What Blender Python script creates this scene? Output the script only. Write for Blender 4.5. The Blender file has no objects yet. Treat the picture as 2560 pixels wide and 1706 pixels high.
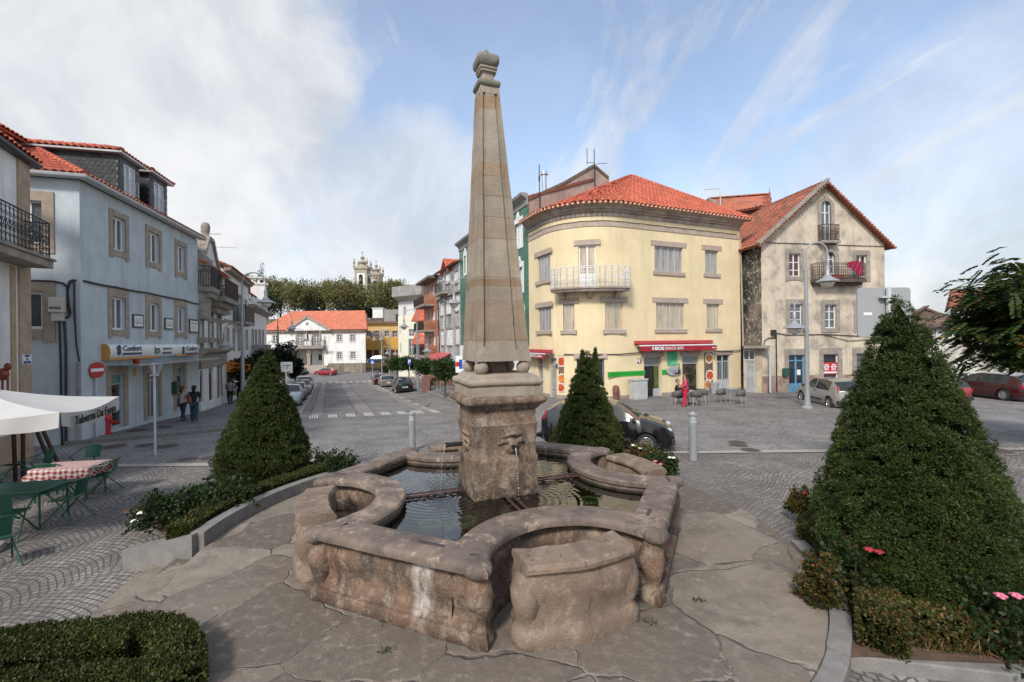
import bpy,bmesh,math,random
import numpy as np
from mathutils import Vector,Matrix,noise
R=math.radians
SC=bpy.context.scene
COL=SC.collection
random.seed(7)
RNG=np.random.default_rng(11)
F=16/36*2560.0
CAM=Vector((0,0,3.5))
ROLL=R(0.6)
PITCH=R(0.0)
_cr=Vector((math.cos(ROLL),0,-math.sin(ROLL)))
_cu=Vector((math.sin(ROLL),0,math.cos(ROLL)))
_cf=Vector((0,1,0))
if PITCH:
 rp=Matrix.Rotation(PITCH,3,_cr)
 _cu=rp@_cu;_cf=rp@_cf
cd=bpy.data.cameras.new('camera');cam=bpy.data.objects.new('camera',cd)
COL.objects.link(cam)
cd.lens=16;cd.sensor_width=36;cd.clip_end=3000;cd.clip_start=0.05
mx=Matrix((_cr,_cu,-_cf)).transposed().to_4x4();mx.translation=CAM
cam.matrix_world=mx
SC.camera=cam
ZS=dict(R1=(0,230,3.267),R2=(0,690,3.267),R3=(450,560,3.136),R4=(1240,380,3.564),R5=(1240,780,3.564),R6=(1740,420,2.45),R7=(650,1040,2.046),R8=(1900,1000,2.221),S1=(0,1050,2.39),S2=(1080,100,3.409),S3=(1080,560,3.5625),S4=(1080,880,3.92),S5=(640,660,5.225),S6=(900,660,3.92),S7=(440,560,3.136),S8=(700,1060,3.92),T4=(690,900,9.8),T2=(0,900,3.0156),T6=(1640,930,9.05),T7=(1500,840,7.838),T5=(400,940,9.804),T3=(2300,560,3.92),D=(0,0,0.91914),F=(0,0,1.0))
def zz(k,x,y):
 a,b,s=ZS[k]
 return a+x/s,b+y/s
def ray(px,py):
 v=_cr*((px-1280)/F)+_cu*(-(py-853)/F)+_cf
 return v
def sstep(a,b,x):
 t=min(1,max(0,(x-a)/(b-a)))
 return t*t*(3-2*t)
_DX=[0,15,21,31,43,60,78,100,112,135,400]
_DZ=[0,0,-.22,-.80,-1.42,-2.1,-2.5,-2.5,-2.0,6.5,9]
def terrain(x,y):
 d=float(np.interp(y,_DX,_DZ))
 q=.927*x+.375*y
 w=1-sstep(6,13,q)*(1-sstep(34,55,y))
 z=d*w
 z+=.22*sstep(-3.5,1.5,x)*(1-sstep(12.5,18,y))
 return z
def G(px,py,dz=0.0):
 r=ray(px,py);z=0.0
 for _ in range(30):
  t=(z-CAM.z)/r.z if r.z<-1e-6 else 200
  t=min(max(t,.5),400)
  p=CAM+r*t
  z=.5*z+.5*(terrain(p.x,p.y)+dz)
 p.z=terrain(p.x,p.y)+dz
 return p
def GZ(k,x,y,dz=0.0):return G(*zz(k,x,y),dz)
def AT(px,py,d):return CAM+ray(px,py)*d
def PL(px,py,z):
 r=ray(px,py);return CAM+r*((z-CAM.z)/r.z)
def link(name,me,parent=None,mats=None):
 o=bpy.data.objects.new(name,me);COL.objects.link(o)
 if mats is not None:
  if not isinstance(mats,(list,tuple)):mats=[mats]
  for m in mats:me.materials.append(m)
 if parent is not None:o.parent=parent
 return o
def tag(o,label=None,cat=None,group=None,kind=None):
 if label:o['label']=label
 if cat:o['category']=cat
 if group:o['group']=group
 if kind:o['kind']=kind
 return o
def thing(name,label,cat,loc=(0,0,0),rz=0,group=None):
 o=bpy.data.objects.new(name,None);COL.objects.link(o)
 o.location=loc;o.rotation_euler=(0,0,rz)
 o.empty_display_size=.2
 return tag(o,label,cat,group)
def copy_tree(o,parent=None,loc=None,rz=None,label=None):
 c=o.copy();COL.objects.link(c)
 if parent is not None:c.parent=parent
 for ch in list(o.children):copy_tree(ch,c)
 if loc is not None:c.location=loc
 if rz is not None:c.rotation_euler=(0,0,rz)
 if label:c['label']=label
 return c
class MB:
 def __init__(s):s.v=[];s.f=[];s.m=[]
 def add(s,vs,fs,m=0):
  b=len(s.v);s.v+=[tuple(v)for v in vs]
  s.f+=[tuple(b+i for i in f)for f in fs];s.m+=[m]*len(fs)
 def quad(s,a,b,c,d,m=0):s.add([a,b,c,d],[(0,1,2,3)],m)
 def poly(s,pts,m=0):s.add(pts,[tuple(range(len(pts)))],m)
 def fbox(s,o,t,n,u,a0,a1,b0,b1,c0,c1,m=0):
  P=lambda a,b,c:o+t*a+n*b+u*c
  vs=[P(a0,b0,c0),P(a1,b0,c0),P(a1,b1,c0),P(a0,b1,c0),P(a0,b0,c1),P(a1,b0,c1),P(a1,b1,c1),P(a0,b1,c1)]
  s.add(vs,[(0,3,2,1),(4,5,6,7),(0,1,5,4),(1,2,6,5),(2,3,7,6),(3,0,4,7)],m)
 def box(s,c,sz,m=0,rz=0):
  t=Vector((math.cos(rz),math.sin(rz),0));n=Vector((-math.sin(rz),math.cos(rz),0))
  s.fbox(Vector(c),t,n,Vector((0,0,1)),-sz[0]/2,sz[0]/2,-sz[1]/2,sz[1]/2,-sz[2]/2,sz[2]/2,m)
 def bar(s,a,b,w,h=None,m=0,up=(0,0,1)):
  a=Vector(a);b=Vector(b);h=h or w
  d=(b-a);L=d.length;d=d/L
  u=Vector(up)
  if abs(d.dot(u))>.95:u=Vector((1,0,0))
  n=u.cross(d).normalized();u2=d.cross(n)
  s.fbox(a,d,n,u2,0,L,-w/2,w/2,-h/2,h/2,m)
 def tube(s,pts,r,n=8,m=0,cap=True,closed=False):
  pts=[Vector(p)for p in pts];k=len(pts)
  rs=r if isinstance(r,(list,tuple))else[r]*k
  prev=None;rings=[]
  for i,p in enumerate(pts):
   a=pts[i-1]if i>0 else(pts[-1]if closed else p);b=pts[(i+1)%k]if(i<k-1 or closed)else p
   d=(b-a).normalized()
   if prev is None:
    u=Vector((0,0,1))if abs(d.z)<.9 else Vector((1,0,0))
    x=u.cross(d).normalized()
   else:
    x=(prev-d*prev.dot(d))
    x=x.normalized()if x.length>1e-6 else Vector((1,0,0))
   prev=x;y=d.cross(x)
   rings.append([p+(x*math.cos(2*math.pi*j/n)+y*math.sin(2*math.pi*j/n))*rs[i]for j in range(n)])
  vs=[v for rg in rings for v in rg];fs=[]
  kk=k if closed else k-1
  for i in range(kk):
   i2=(i+1)%k
   for j in range(n):
    fs.append((i*n+j,i*n+(j+1)%n,i2*n+(j+1)%n,i2*n+j))
  if cap and not closed:fs+=[tuple(reversed(range(n))),tuple((k-1)*n+j for j in range(n))]
  s.add(vs,fs,m)
 def lathe(s,prof,n=16,c=(0,0,0),m=0,axis='z',cap=True,sx=1,sy=1):
  vs=[];fs=[];c=Vector(c);k=len(prof)
  for r,z in prof:
   for j in range(n):
    a=2*math.pi*j/n
    x,y=r*math.cos(a)*sx,r*math.sin(a)*sy
    p=(x,y,z)if axis=='z' else((x,z,y)if axis=='y' else(z,x,y))
    vs.append(c+Vector(p))
  for i in range(k-1):
   for j in range(n):
    q=(i*n+j,i*n+(j+1)%n,(i+1)*n+(j+1)%n,(i+1)*n+j)
    fs.append(q if axis!='y' else q[::-1])
  if cap:fs+=[tuple(reversed(range(n))),tuple((k-1)*n+j for j in range(n))]
  s.add(vs,fs,m)
 def sphere(s,c,r,n=12,m=0,sx=1,sy=1,sz=1):
  h=n//2+1
  s.lathe([(max(1e-4,r*math.sin(math.pi*i/h)),-r*sz*math.cos(math.pi*i/h))for i in range(h+1)],n,c,m,cap=False,sx=sx,sy=sy)
 def prism(s,poly,o,t,n,u,d0,d1,m=0):
  """2D polygon in (t,u) extruded along n from d0 to d1"""
  k=len(poly)
  vs=[o+t*a+u*b+n*d0 for a,b in poly]+[o+t*a+u*b+n*d1 for a,b in poly]
  fs=[tuple(range(k))[::-1],tuple(range(k,2*k))]+[(i,(i+1)%k,k+(i+1)%k,k+i)for i in range(k)]
  s.add(vs,fs,m)
 def build(s,name,mats,parent=None,smooth=False,bev=0,recalc=True):
  me=bpy.data.meshes.new(name)
  me.from_pydata(s.v,[],s.f)
  if any(s.m):me.polygons.foreach_set('material_index',s.m)
  if recalc or bev:
   bm=bmesh.new();bm.from_mesh(me)
   bmesh.ops.recalc_face_normals(bm,faces=bm.faces)
   bm.to_mesh(me);bm.free()
  if smooth:
   me.polygons.foreach_set('use_smooth',[True]*len(me.polygons))
   if smooth=='auto':me.set_sharp_from_angle(angle=R(40))
  me.update()
  o=link(name,me,parent,mats)
  if bev:
   b=o.modifiers.new('bevel','BEVEL');b.width=bev;b.segments=2;b.limit_method='ANGLE';b.angle_limit=R(35)
  return o
X=Vector((1,0,0));Y=Vector((0,1,0));Zv=Vector((0,0,1))
def np_mesh(name,V,Fc,mat,parent=None,smooth=False):
 """V (n,3) array, Fc (m,k) array"""
 me=bpy.data.meshes.new(name);k=Fc.shape[1]
 me.vertices.add(len(V));me.vertices.foreach_set('co',V.astype(np.float32).ravel())
 me.loops.add(Fc.size);me.loops.foreach_set('vertex_index',Fc.astype(np.int32).ravel())
 me.polygons.add(len(Fc));me.polygons.foreach_set('loop_start',np.arange(0,Fc.size,k,dtype=np.int32))
 if smooth:me.polygons.foreach_set('use_smooth',np.ones(len(Fc),dtype=bool))
 me.update(calc_edges=True);me.validate()
 return link(name,me,parent,mat)
def text_mesh(txt,size,mat,parent,origin,t,u,name='lettering',align='CENTER',bold=0.0,ext=.004,maxw=None,shear=0):
 """lettering lying in plane (t,u), centred at origin"""
 cu=bpy.data.curves.new('lettering','FONT');cu.body=txt;cu.size=size;cu.align_x=align;cu.align_y='CENTER'
 cu.extrude=ext;cu.offset=bold;cu.resolution_u=2;cu.shear=shear
 o=bpy.data.objects.new('lettering',cu);COL.objects.link(o)
 bpy.context.view_layer.update()
 me=bpy.data.meshes.new_from_object(o)
 bpy.data.objects.remove(o);bpy.data.curves.remove(cu)
 me.name=name
 xs=[v.co.x for v in me.vertices]
 sx=1
 if maxw and xs:
  w=max(xs)-min(xs)
  sx=maxw/w if w>1e-6 else 1
 t=Vector(t).normalized();u=Vector(u).normalized();n=t.cross(u)
 for v in me.vertices:
  c=v.co.copy();v.co=Vector(origin)+t*c.x*sx+u*c.y+n*c.z
 me.materials.clear()
 return link(name,me,parent,mat)
def _n(nt,t,**k):
 n=nt.nodes.new(t)
 for a,b in k.items():
  if a in n.inputs:n.inputs[a].default_value=b
  else:setattr(n,a,b)
 return n
def c4(c):return(c[0],c[1],c[2],1)
MATS={}
def mat(name,col,rough=.8,var=.12,scale=6.0,bump=0.0,bscale=40.0,blotch=None,bl_scale=.7,bl_amt=.5,bl_lo=.45,bl_hi=.65,metal=0.0,spec=.5,island=0.0,coat=0.0,trans=0.0,sub=None,streak=None,st_scale=1.5,speck=None,sp_scale=60,island_col=None,stretch=None):
 """a plain principled surface: noise variation, optional second blotch colour, vertical streaks, specks, random value per island"""
 if name in MATS:return MATS[name]
 m=bpy.data.materials.new(name);MATS[name]=m;m.use_nodes=True
 nt=m.node_tree;bs=nt.nodes['Principled BSDF'];L=nt.links
 bs.inputs['Roughness'].default_value=rough;bs.inputs['Metallic'].default_value=metal
 bs.inputs['Specular IOR Level'].default_value=spec
 bs.inputs['Coat Weight'].default_value=coat
 if coat:bs.inputs['Coat Roughness'].default_value=.06
 tc=_n(nt,'ShaderNodeNewGeometry')
 pos=tc.outputs['Position']
 if stretch:
  mp=_n(nt,'ShaderNodeMapping');mp.inputs['Scale'].default_value=stretch
  L.new(pos,mp.inputs['Vector']);pos=mp.outputs['Vector']
 cur=None
 def mixc(fac,a,b,blend='MIX'):
  x=_n(nt,'ShaderNodeMix',data_type='RGBA',blend_type=blend)
  for s,i in((fac,0),(a,6),(b,7)):
   if hasattr(s,'is_output'):L.new(s,x.inputs[i])
   else:x.inputs[i].default_value=s if i==0 else c4(s)
  return x.outputs[2]
 def nz(sc,det=5,ro=.6,vec=None):
  x=_n(nt,'ShaderNodeTexNoise',Scale=sc,Detail=det,Roughness=ro);L.new(vec or pos,x.inputs['Vector']);return x.outputs[0]
 def rng(v,a,b,c=0,d=1):
  x=_n(nt,'ShaderNodeMapRange');L.new(v,x.inputs[0])
  for i,q in enumerate((a,b,c,d)):x.inputs[i+1].default_value=q
  return x.outputs[0]
 lo=[max(0,c*(1-var*1.6))for c in col];hi=[min(1,c*(1+var*1.6))for c in col]
 cur=mixc(rng(nz(scale),.3,.7),lo,hi)if var>0 else None
 if cur is None:
  rgb=_n(nt,'ShaderNodeRGB');rgb.outputs[0].default_value=c4(col);cur=rgb.outputs[0]
 if island>0:
  r=tc.outputs['Random Per Island']
  if island_col is not None:
   cur=mixc(rng(r,0,1,0,island),cur,island_col)
  hs=_n(nt,'ShaderNodeHueSaturation');L.new(cur,hs.inputs['Color']);L.new(rng(r,0,1,1-island,1+island),hs.inputs['Value'])
  cur=hs.outputs[0]
 if blotch is not None:
  f=rng(nz(bl_scale,8,.65),bl_lo,bl_hi,0,bl_amt)
  cur=mixc(f,cur,blotch)
 if streak is not None:
  mp=_n(nt,'ShaderNodeMapping');mp.inputs['Scale'].default_value=(st_scale*2.2,st_scale*2.2,st_scale*.22);L.new(pos,mp.inputs['Vector'])
  f=rng(nz(1.0,6,.7,mp.outputs[0]),.5,.75,0,.8);cur=mixc(f,cur,streak)
 if speck is not None:
  f=rng(nz(sp_scale,2,.5),.55,.68,0,.7);cur=mixc(f,cur,speck)
 L.new(cur,bs.inputs['Base Color'])
 if bump>0:
  b=_n(nt,'ShaderNodeBump',Strength=min(1,bump),Distance=.02*max(1,bump));L.new(nz(bscale,6,.65),b.inputs['Height'])
  L.new(b.outputs[0],bs.inputs['Normal'])
 if trans:bs.inputs['Transmission Weight'].default_value=trans
 if sub:bs.inputs['Subsurface Weight'].default_value=sub
 m['cur']=1
 return m
def leafmat(name,c1,c2,c3=None,f3=.1,rough=.55,trans=.25):
 """leaf material: colour per leaf island, some turned, thin translucency"""
 if name in MATS:return MATS[name]
 m=bpy.data.materials.new(name);MATS[name]=m;m.use_nodes=True
 nt=m.node_tree;L=nt.links;bs=nt.nodes['Principled BSDF'];out=nt.nodes['Material Output']
 g=_n(nt,'ShaderNodeNewGeometry')
 cr=_n(nt,'ShaderNodeValToRGB');cr.color_ramp.elements[0].color=c4(c1);cr.color_ramp.elements[1].color=c4(c2)
 L.new(g.outputs['Random Per Island'],cr.inputs[0])
 if c3 is not None:
  cr.color_ramp.elements[1].position=1-f3
  e=cr.color_ramp.elements.new(1-f3*.5);e.color=c4(c3)
 nz=_n(nt,'ShaderNodeTexNoise',Scale=1.3,Detail=3);L.new(g.outputs['Position'],nz.inputs['Vector'])
 mr=_n(nt,'ShaderNodeMapRange');L.new(nz.outputs[0],mr.inputs[0])
 for i,q in enumerate((.3,.7,.7,1.3)):mr.inputs[i+1].default_value=q
 hs=_n(nt,'ShaderNodeHueSaturation');L.new(cr.outputs[0],hs.inputs['Color']);L.new(mr.outputs[0],hs.inputs['Value'])
 L.new(hs.outputs[0],bs.inputs['Base Color']);bs.inputs['Roughness'].default_value=rough;bs.inputs['Specular IOR Level'].default_value=.3
 tr=_n(nt,'ShaderNodeBsdfTranslucent');L.new(hs.outputs[0],tr.inputs[0])
 mx=_n(nt,'ShaderNodeMixShader');mx.inputs[0].default_value=trans
 L.new(bs.outputs[0],mx.inputs[1]);L.new(tr.outputs[0],mx.inputs[2]);L.new(mx.outputs[0],out.inputs[0])
 return m
def settmat(name,col,w=.13,h=.11,mortar=.012,mcol=(.05,.047,.043),rot=0.0,warp=.06,wsc=.6,var=.3,bump=.6,rough=.75,blotch=None,mortar_smooth=.2,arc=False,seed=0,off=.5):
 """rows of stone setts with dark joints, in world metres"""
 if name in MATS:return MATS[name]
 m=bpy.data.materials.new(name);MATS[name]=m;m.use_nodes=True
 nt=m.node_tree;L=nt.links;bs=nt.nodes['Principled BSDF']
 g=_n(nt,'ShaderNodeNewGeometry')
 mp=_n(nt,'ShaderNodeMapping');mp.inputs['Rotation'].default_value=(0,0,rot);mp.inputs['Location'].default_value=(seed*3.1,seed*1.7,0);L.new(g.outputs['Position'],mp.inputs['Vector'])
 vec=mp.outputs[0]
 if warp:
  nz=_n(nt,'ShaderNodeTexNoise',Scale=wsc,Detail=3);L.new(vec,nz.inputs['Vector'])
  s=_n(nt,'ShaderNodeVectorMath',operation='SUBTRACT');L.new(nz.outputs['Color'],s.inputs[0]);s.inputs[1].default_value=(.5,.5,.5)
  sc=_n(nt,'ShaderNodeVectorMath',operation='SCALE');L.new(s.outputs[0],sc.inputs[0]);sc.inputs['Scale'].default_value=warp*4
  ad=_n(nt,'ShaderNodeVectorMath',operation='ADD');L.new(vec,ad.inputs[0]);L.new(sc.outputs[0],ad.inputs[1]);vec=ad.outputs[0]
 if arc:
  sx=_n(nt,'ShaderNodeSeparateXYZ');L.new(vec,sx.inputs[0])
  fr=_n(nt,'ShaderNodeMath',operation='PINGPONG');L.new(sx.outputs[0],fr.inputs[0]);fr.inputs[1].default_value=.75
  sq=_n(nt,'ShaderNodeMath',operation='POWER');L.new(fr.outputs[0],sq.inputs[0]);sq.inputs[1].default_value=2
  a2=_n(nt,'ShaderNodeMath',operation='MULTIPLY_ADD');L.new(sq.outputs[0],a2.inputs[0]);a2.inputs[1].default_value=.45;L.new(sx.outputs[1],a2.inputs[2])
  cx=_n(nt,'ShaderNodeCombineXYZ');L.new(sx.outputs[0],cx.inputs[0]);L.new(a2.outputs[0],cx.inputs[1]);vec=cx.outputs[0]
 b=_n(nt,'ShaderNodeTexBrick');L.new(vec,b.inputs['Vector'])
 b.inputs['Scale'].default_value=1;b.inputs['Brick Width'].default_value=w;b.inputs['Row Height'].default_value=h
 b.inputs['Mortar Size'].default_value=mortar;b.inputs['Mortar Smooth'].default_value=mortar_smooth;b.offset=off
 b.inputs['Color1'].default_value=c4([c*(1-var)for c in col]);b.inputs['Color2'].default_value=c4([c*(1+var)for c in col]);b.inputs['Mortar'].default_value=c4(mcol)
 n2=_n(nt,'ShaderNodeTexNoise',Scale=.9,Detail=6);L.new(g.outputs['Position'],n2.inputs['Vector'])
 mr=_n(nt,'ShaderNodeMapRange');L.new(n2.outputs[0],mr.inputs[0])
 for i,q in enumerate((.3,.7,.75,1.25)):mr.inputs[i+1].default_value=q
 hs=_n(nt,'ShaderNodeHueSaturation');L.new(b.outputs['Color'],hs.inputs['Color']);L.new(mr.outputs[0],hs.inputs['Value'])
 cur=hs.outputs[0]
 if blotch is not None:
  n3=_n(nt,'ShaderNodeTexNoise',Scale=.35,Detail=5);L.new(g.outputs['Position'],n3.inputs['Vector'])
  m3=_n(nt,'ShaderNodeMapRange');L.new(n3.outputs[0],m3.inputs[0])
  for i,q in enumerate((.45,.7,0,.6)):m3.inputs[i+1].default_value=q
  x=_n(nt,'ShaderNodeMix',data_type='RGBA');L.new(m3.outputs[0],x.inputs[0]);L.new(cur,x.inputs[6]);x.inputs[7].default_value=c4(blotch);cur=x.outputs[2]
 L.new(cur,bs.inputs['Base Color']);bs.inputs['Roughness'].default_value=rough;bs.inputs['Specular IOR Level'].default_value=.3
 inv=_n(nt,'ShaderNodeMath',operation='SUBTRACT');inv.inputs[0].default_value=1;L.new(b.outputs['Fac'],inv.inputs[1])
 n4=_n(nt,'ShaderNodeTexNoise',Scale=30,Detail=4);L.new(g.outputs['Position'],n4.inputs['Vector'])
 ma=_n(nt,'ShaderNodeMath',operation='MULTIPLY_ADD');L.new(n4.outputs[0],ma.inputs[0]);ma.inputs[1].default_value=.5;L.new(inv.outputs[0],ma.inputs[2])
 bp=_n(nt,'ShaderNodeBump',Strength=bump,Distance=.02);L.new(ma.outputs[0],bp.inputs['Height']);L.new(bp.outputs[0],bs.inputs['Normal'])
 return m
def glassmat(name,col=(.03,.035,.04),rough=.05,spec=.8):
 return mat(name,col,rough,.25,1.3,spec=spec,bump=.02,bscale=1.5)
SUN_EL,SUN_AZ=R(41),R(202)
def make_world():
 w=bpy.data.worlds.new('World');SC.world=w;w.use_nodes=True
 nt=w.node_tree;L=nt.links;bg=nt.nodes['Background'];bg.inputs[1].default_value=.1
 sky=_n(nt,'ShaderNodeTexSky');sky.sky_type='NISHITA';sky.sun_disc=False
 sky.sun_elevation=SUN_EL;sky.sun_rotation=SUN_AZ;sky.air_density=1.0;sky.dust_density=1.5;sky.ozone_density=1.5
 tc=_n(nt,'ShaderNodeTexCoord');gen=tc.outputs['Generated']
 def M(op,a,b=None,c=None):
  x=_n(nt,'ShaderNodeMath',operation=op)
  for i,s in enumerate((a,b,c)):
   if s is None:continue
   if hasattr(s,'is_output'):L.new(s,x.inputs[i])
   else:x.inputs[i].default_value=s
  return x.outputs[0]
 def rng(v,a,b,c=0,d=1,smooth=True):
  x=_n(nt,'ShaderNodeMapRange');L.new(v,x.inputs[0])
  if smooth:x.interpolation_type='SMOOTHSTEP'
  for i,q in enumerate((a,b,c,d)):x.inputs[i+1].default_value=q
  return x.outputs[0]
 def nz(vec,sc,det=6,ro=.55,dist=0):
  x=_n(nt,'ShaderNodeTexNoise',Scale=sc,Detail=det,Roughness=ro,Distortion=dist);L.new(vec,x.inputs['Vector']);return x.outputs[0]
 sx=_n(nt,'ShaderNodeSeparateXYZ');L.new(gen,sx.inputs[0])
 zc=M('MAXIMUM',sx.outputs[2],0.0)
 zp=M('ADD',zc,.16)
 u=M('DIVIDE',sx.outputs[0],zp);v=M('DIVIDE',sx.outputs[1],zp)
 cb=_n(nt,'ShaderNodeCombineXYZ');L.new(u,cb.inputs[0]);L.new(v,cb.inputs[1])
 mp=_n(nt,'ShaderNodeMapping');mp.inputs['Rotation'].default_value=(0,0,R(24));mp.inputs['Scale'].default_value=(1.15,.30,1);mp.inputs['Location'].default_value=(1.7,.4,0);L.new(cb.outputs[0],mp.inputs['Vector'])
 streak=nz(mp.outputs[0],2.0,8,.62,.8)
 mp2=_n(nt,'ShaderNodeMapping');mp2.inputs['Scale'].default_value=(.8,.55,1);mp2.inputs['Location'].default_value=(3.3,2.1,.5);L.new(cb.outputs[0],mp2.inputs['Vector'])
 puff=nz(mp2.outputs[0],1.3,8,.6,.3)
 def blob(px,py,a0,a1):
  d=ray(px,py).normalized()
  x=_n(nt,'ShaderNodeVectorMath',operation='DOT_PRODUCT');L.new(gen,x.inputs[0]);x.inputs[1].default_value=d
  return rng(x.outputs['Value'],math.cos(R(a0)),math.cos(R(a1)))
 edge=nz(gen,5.5,8,.6,.4)
 edged=M('MULTIPLY_ADD',edge,.62,-.31)
 big=M('MULTIPLY',M('ADD',blob(120,100,36,4),M('MULTIPLY',edged,1.5)),1.1)
 big=rng(big,.25,.90,0,.93)
 rgt=rng(M('ADD',blob(2600,620,34,6),edged),.42,.95,0,.5)
 mid=rng(M('ADD',blob(1000,560,22,2),edged),.45,1.0,0,.75)
 clr=blob(1000,60,28,5)
 clr2=blob(1850,230,22,4)
 s1=rng(M('SUBTRACT',streak,M('MULTIPLY_ADD',clr,.13,M('MULTIPLY',clr2,.05))),.35,.63,0,.75)
 p1=rng(M('SUBTRACT',puff,M('MULTIPLY',clr,.15)),.50,.68,0,.8)
 hor=rng(sx.outputs[2],.42,.03,0,.78)
 f=M('MAXIMUM',M('MAXIMUM',big,M('MAXIMUM',rgt,mid)),M('MAXIMUM',s1,M('MULTIPLY',p1,.8)))
 f=M('MAXIMUM',f,.22);f=M('SUBTRACT',1,M('MULTIPLY',M('SUBTRACT',1,f),M('SUBTRACT',1,hor)))
 sh=rng(nz(gen,3.3,7,.6,.5),.32,.68)
 cr=_n(nt,'ShaderNodeValToRGB');cr.color_ramp.elements[0].color=(4.1,4.25,4.5,1);cr.color_ramp.elements[1].color=(6.1,6.1,6.15,1)
 L.new(sh,cr.inputs[0])
 skc=_n(nt,'ShaderNodeMix',data_type='RGBA',blend_type='MULTIPLY');skc.inputs[0].default_value=1;L.new(sky.outputs[0],skc.inputs[6]);skc.inputs[7].default_value=(1.55,1.6,1.6,1)
 mx=_n(nt,'ShaderNodeMix',data_type='RGBA');L.new(f,mx.inputs[0]);L.new(skc.outputs[2],mx.inputs[6]);L.new(cr.outputs[0],mx.inputs[7])
 L.new(mx.outputs[2],bg.inputs[0])
make_world()
sd=bpy.data.lights.new('sun','SUN');sd.energy=2.2;sd.angle=R(9);sd.color=(1,.95,.87)
so=bpy.data.objects.new('sun',sd);COL.objects.link(so)
_sdir=Vector((math.sin(SUN_AZ)*math.cos(SUN_EL),math.cos(SUN_AZ)*math.cos(SUN_EL),math.sin(SUN_EL)))
so.rotation_euler=_sdir.to_track_quat('Z','Y').to_euler();so.location=(0,0,40)
SC.view_settings.view_transform='Standard';SC.view_settings.look='None';SC.view_settings.gamma=1;SC.view_settings.exposure=.66
SC.cycles.max_bounces=6;SC.cycles.diffuse_bounces=3;SC.cycles.transparent_max_bounces=12
SC.cycles.caustics_reflective=False;SC.cycles.caustics_refractive=False
def drape(name,poly,dz,m,cell=1.2,kind='structure',parent=None,zf=None,skirt=0.0):
 bm=bmesh.new()
 vs=[bm.verts.new((p[0],p[1],0))for p in poly]
 bm.faces.new(vs)
 bmesh.ops.triangulate(bm,faces=bm.faces[:])
 xs=[p[0]for p in poly];ys=[p[1]for p in poly]
 for ax,lo,hi in((0,min(xs),max(xs)),(1,min(ys),max(ys))):
  k=math.floor(lo/cell)+1
  while k*cell<hi:
   co=[0,0,0];co[ax]=k*cell;no=[0,0,0];no[ax]=1
   bmesh.ops.bisect_plane(bm,geom=bm.verts[:]+bm.edges[:]+bm.faces[:],plane_co=co,plane_no=no);k+=1
 for v in bm.verts:v.co.z=(zf or terrain)(v.co.x,v.co.y)+dz
 bmesh.ops.recalc_face_normals(bm,faces=bm.faces)
 for f in bm.faces:
  if f.normal.z<0:f.normal_flip()
 if skirt:
  ed=[e for e in bm.edges if e.is_boundary]
  r=bmesh.ops.extrude_edge_only(bm,edges=ed)
  for v in r['geom']:
   if isinstance(v,bmesh.types.BMVert):v.co.z-=skirt
  bmesh.ops.recalc_face_normals(bm,faces=bm.faces)
 me=bpy.data.meshes.new(name);bm.to_mesh(me);bm.free()
 o=link(name,me,parent,m)
 if kind:o['kind']=kind
 return o
m_cob=settmat('cobble',(.225,.205,.19),.105,.095,.014,(.105,.095,.086),rot=.3,warp=.12,wsc=.7,var=.28,bump=.9,arc=True,blotch=(.16,.14,.125),mortar_smooth=.4)
m_road=settmat('road_setts',(.262,.245,.235),.125,.11,.015,(.085,.078,.075),rot=-.39,warp=.05,var=.28,bump=.8,blotch=(.27,.25,.24))
m_walk=settmat('walk_setts',(.22,.205,.20),.11,.10,.011,(.09,.08,.08),rot=.4,warp=.04,var=.2,bump=.5)
m_kerb=mat('kerb_granite',(.195,.184,.172),.8,.16,5,bump=.25,bscale=50,speck=(.16,.14,.13),sp_scale=70,blotch=(.2,.18,.165),bl_scale=1.1)
m_band=mat('band_granite',(.36,.31,.27),.8,.14,4,bump=.2,bscale=50,blotch=(.24,.21,.19),bl_scale=1)
m_dband=mat('dark_granite',(.13,.125,.13),.8,.14,4,bump=.2,bscale=50)
m_pband=settmat('pink_setts',(.275,.235,.215),.3,.12,.01,(.12,.1,.09),rot=-.39,warp=.01,var=.15,bump=.3)
m_white=mat('white_stone',(.66,.645,.61),.75,.1,6,bump=.15,bscale=50,blotch=(.45,.43,.4),bl_scale=2.5)
m_hill=mat('hill_earth',(.07,.075,.035),.95,.3,.3,bump=.5,bscale=3)
def ground():
 xs=np.unique(np.concatenate([np.linspace(-400,-40,19),np.linspace(-40,40,81),np.linspace(40,400,19)]))
 ys=np.unique(np.concatenate([np.linspace(-30,100,131),np.linspace(100,140,21),np.linspace(140,600,24)]))
 V=np.array([(x,y,terrain(x,y)-.012)for y in ys for x in xs]);nx=len(xs)
 Fc=np.array([(j*nx+i,j*nx+i+1,(j+1)*nx+i+1,(j+1)*nx+i)for j in range(len(ys)-1)for i in range(nx-1)])
 me_o=np_mesh('ground',V,Fc,[m_cob,m_hill])
 mi=[1 if ys[j]>108 else 0 for j in range(len(ys)-1)for i in range(nx-1)]
 me_o.data.polygons.foreach_set('material_index',mi)
 tag(me_o,kind='structure')
ground()
QX=Vector((.927,.375));PX=Vector((-.375,.927))
def qp(v):return Vector((v.x*.927+v.y*.375,-v.x*.375+v.y*.927))
def XY(q,p):return Vector((.927*q-.375*p,.375*q+.927*p))
eL=[qp(GZ('R3',965,1520)),qp(GZ('R3',1090,1250))]
eR=[qp(GZ('R3',1935,1440)),qp(GZ('R3',1470,1225))]
cA=GZ('R3',1050,1513);cB=GZ('R3',1870,1478)
QL=(eL[0].x+eL[1].x)/2;QR=(eR[0].x+eR[1].x)/2
PC=(qp(cA).y+qp(cB).y)/2
print('street q',eL,eR,QL,QR,'cross',qp(cA),qp(cB))
bandL=G(300,1140);bandR=G(1900,1156)
YB=13.4
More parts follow.
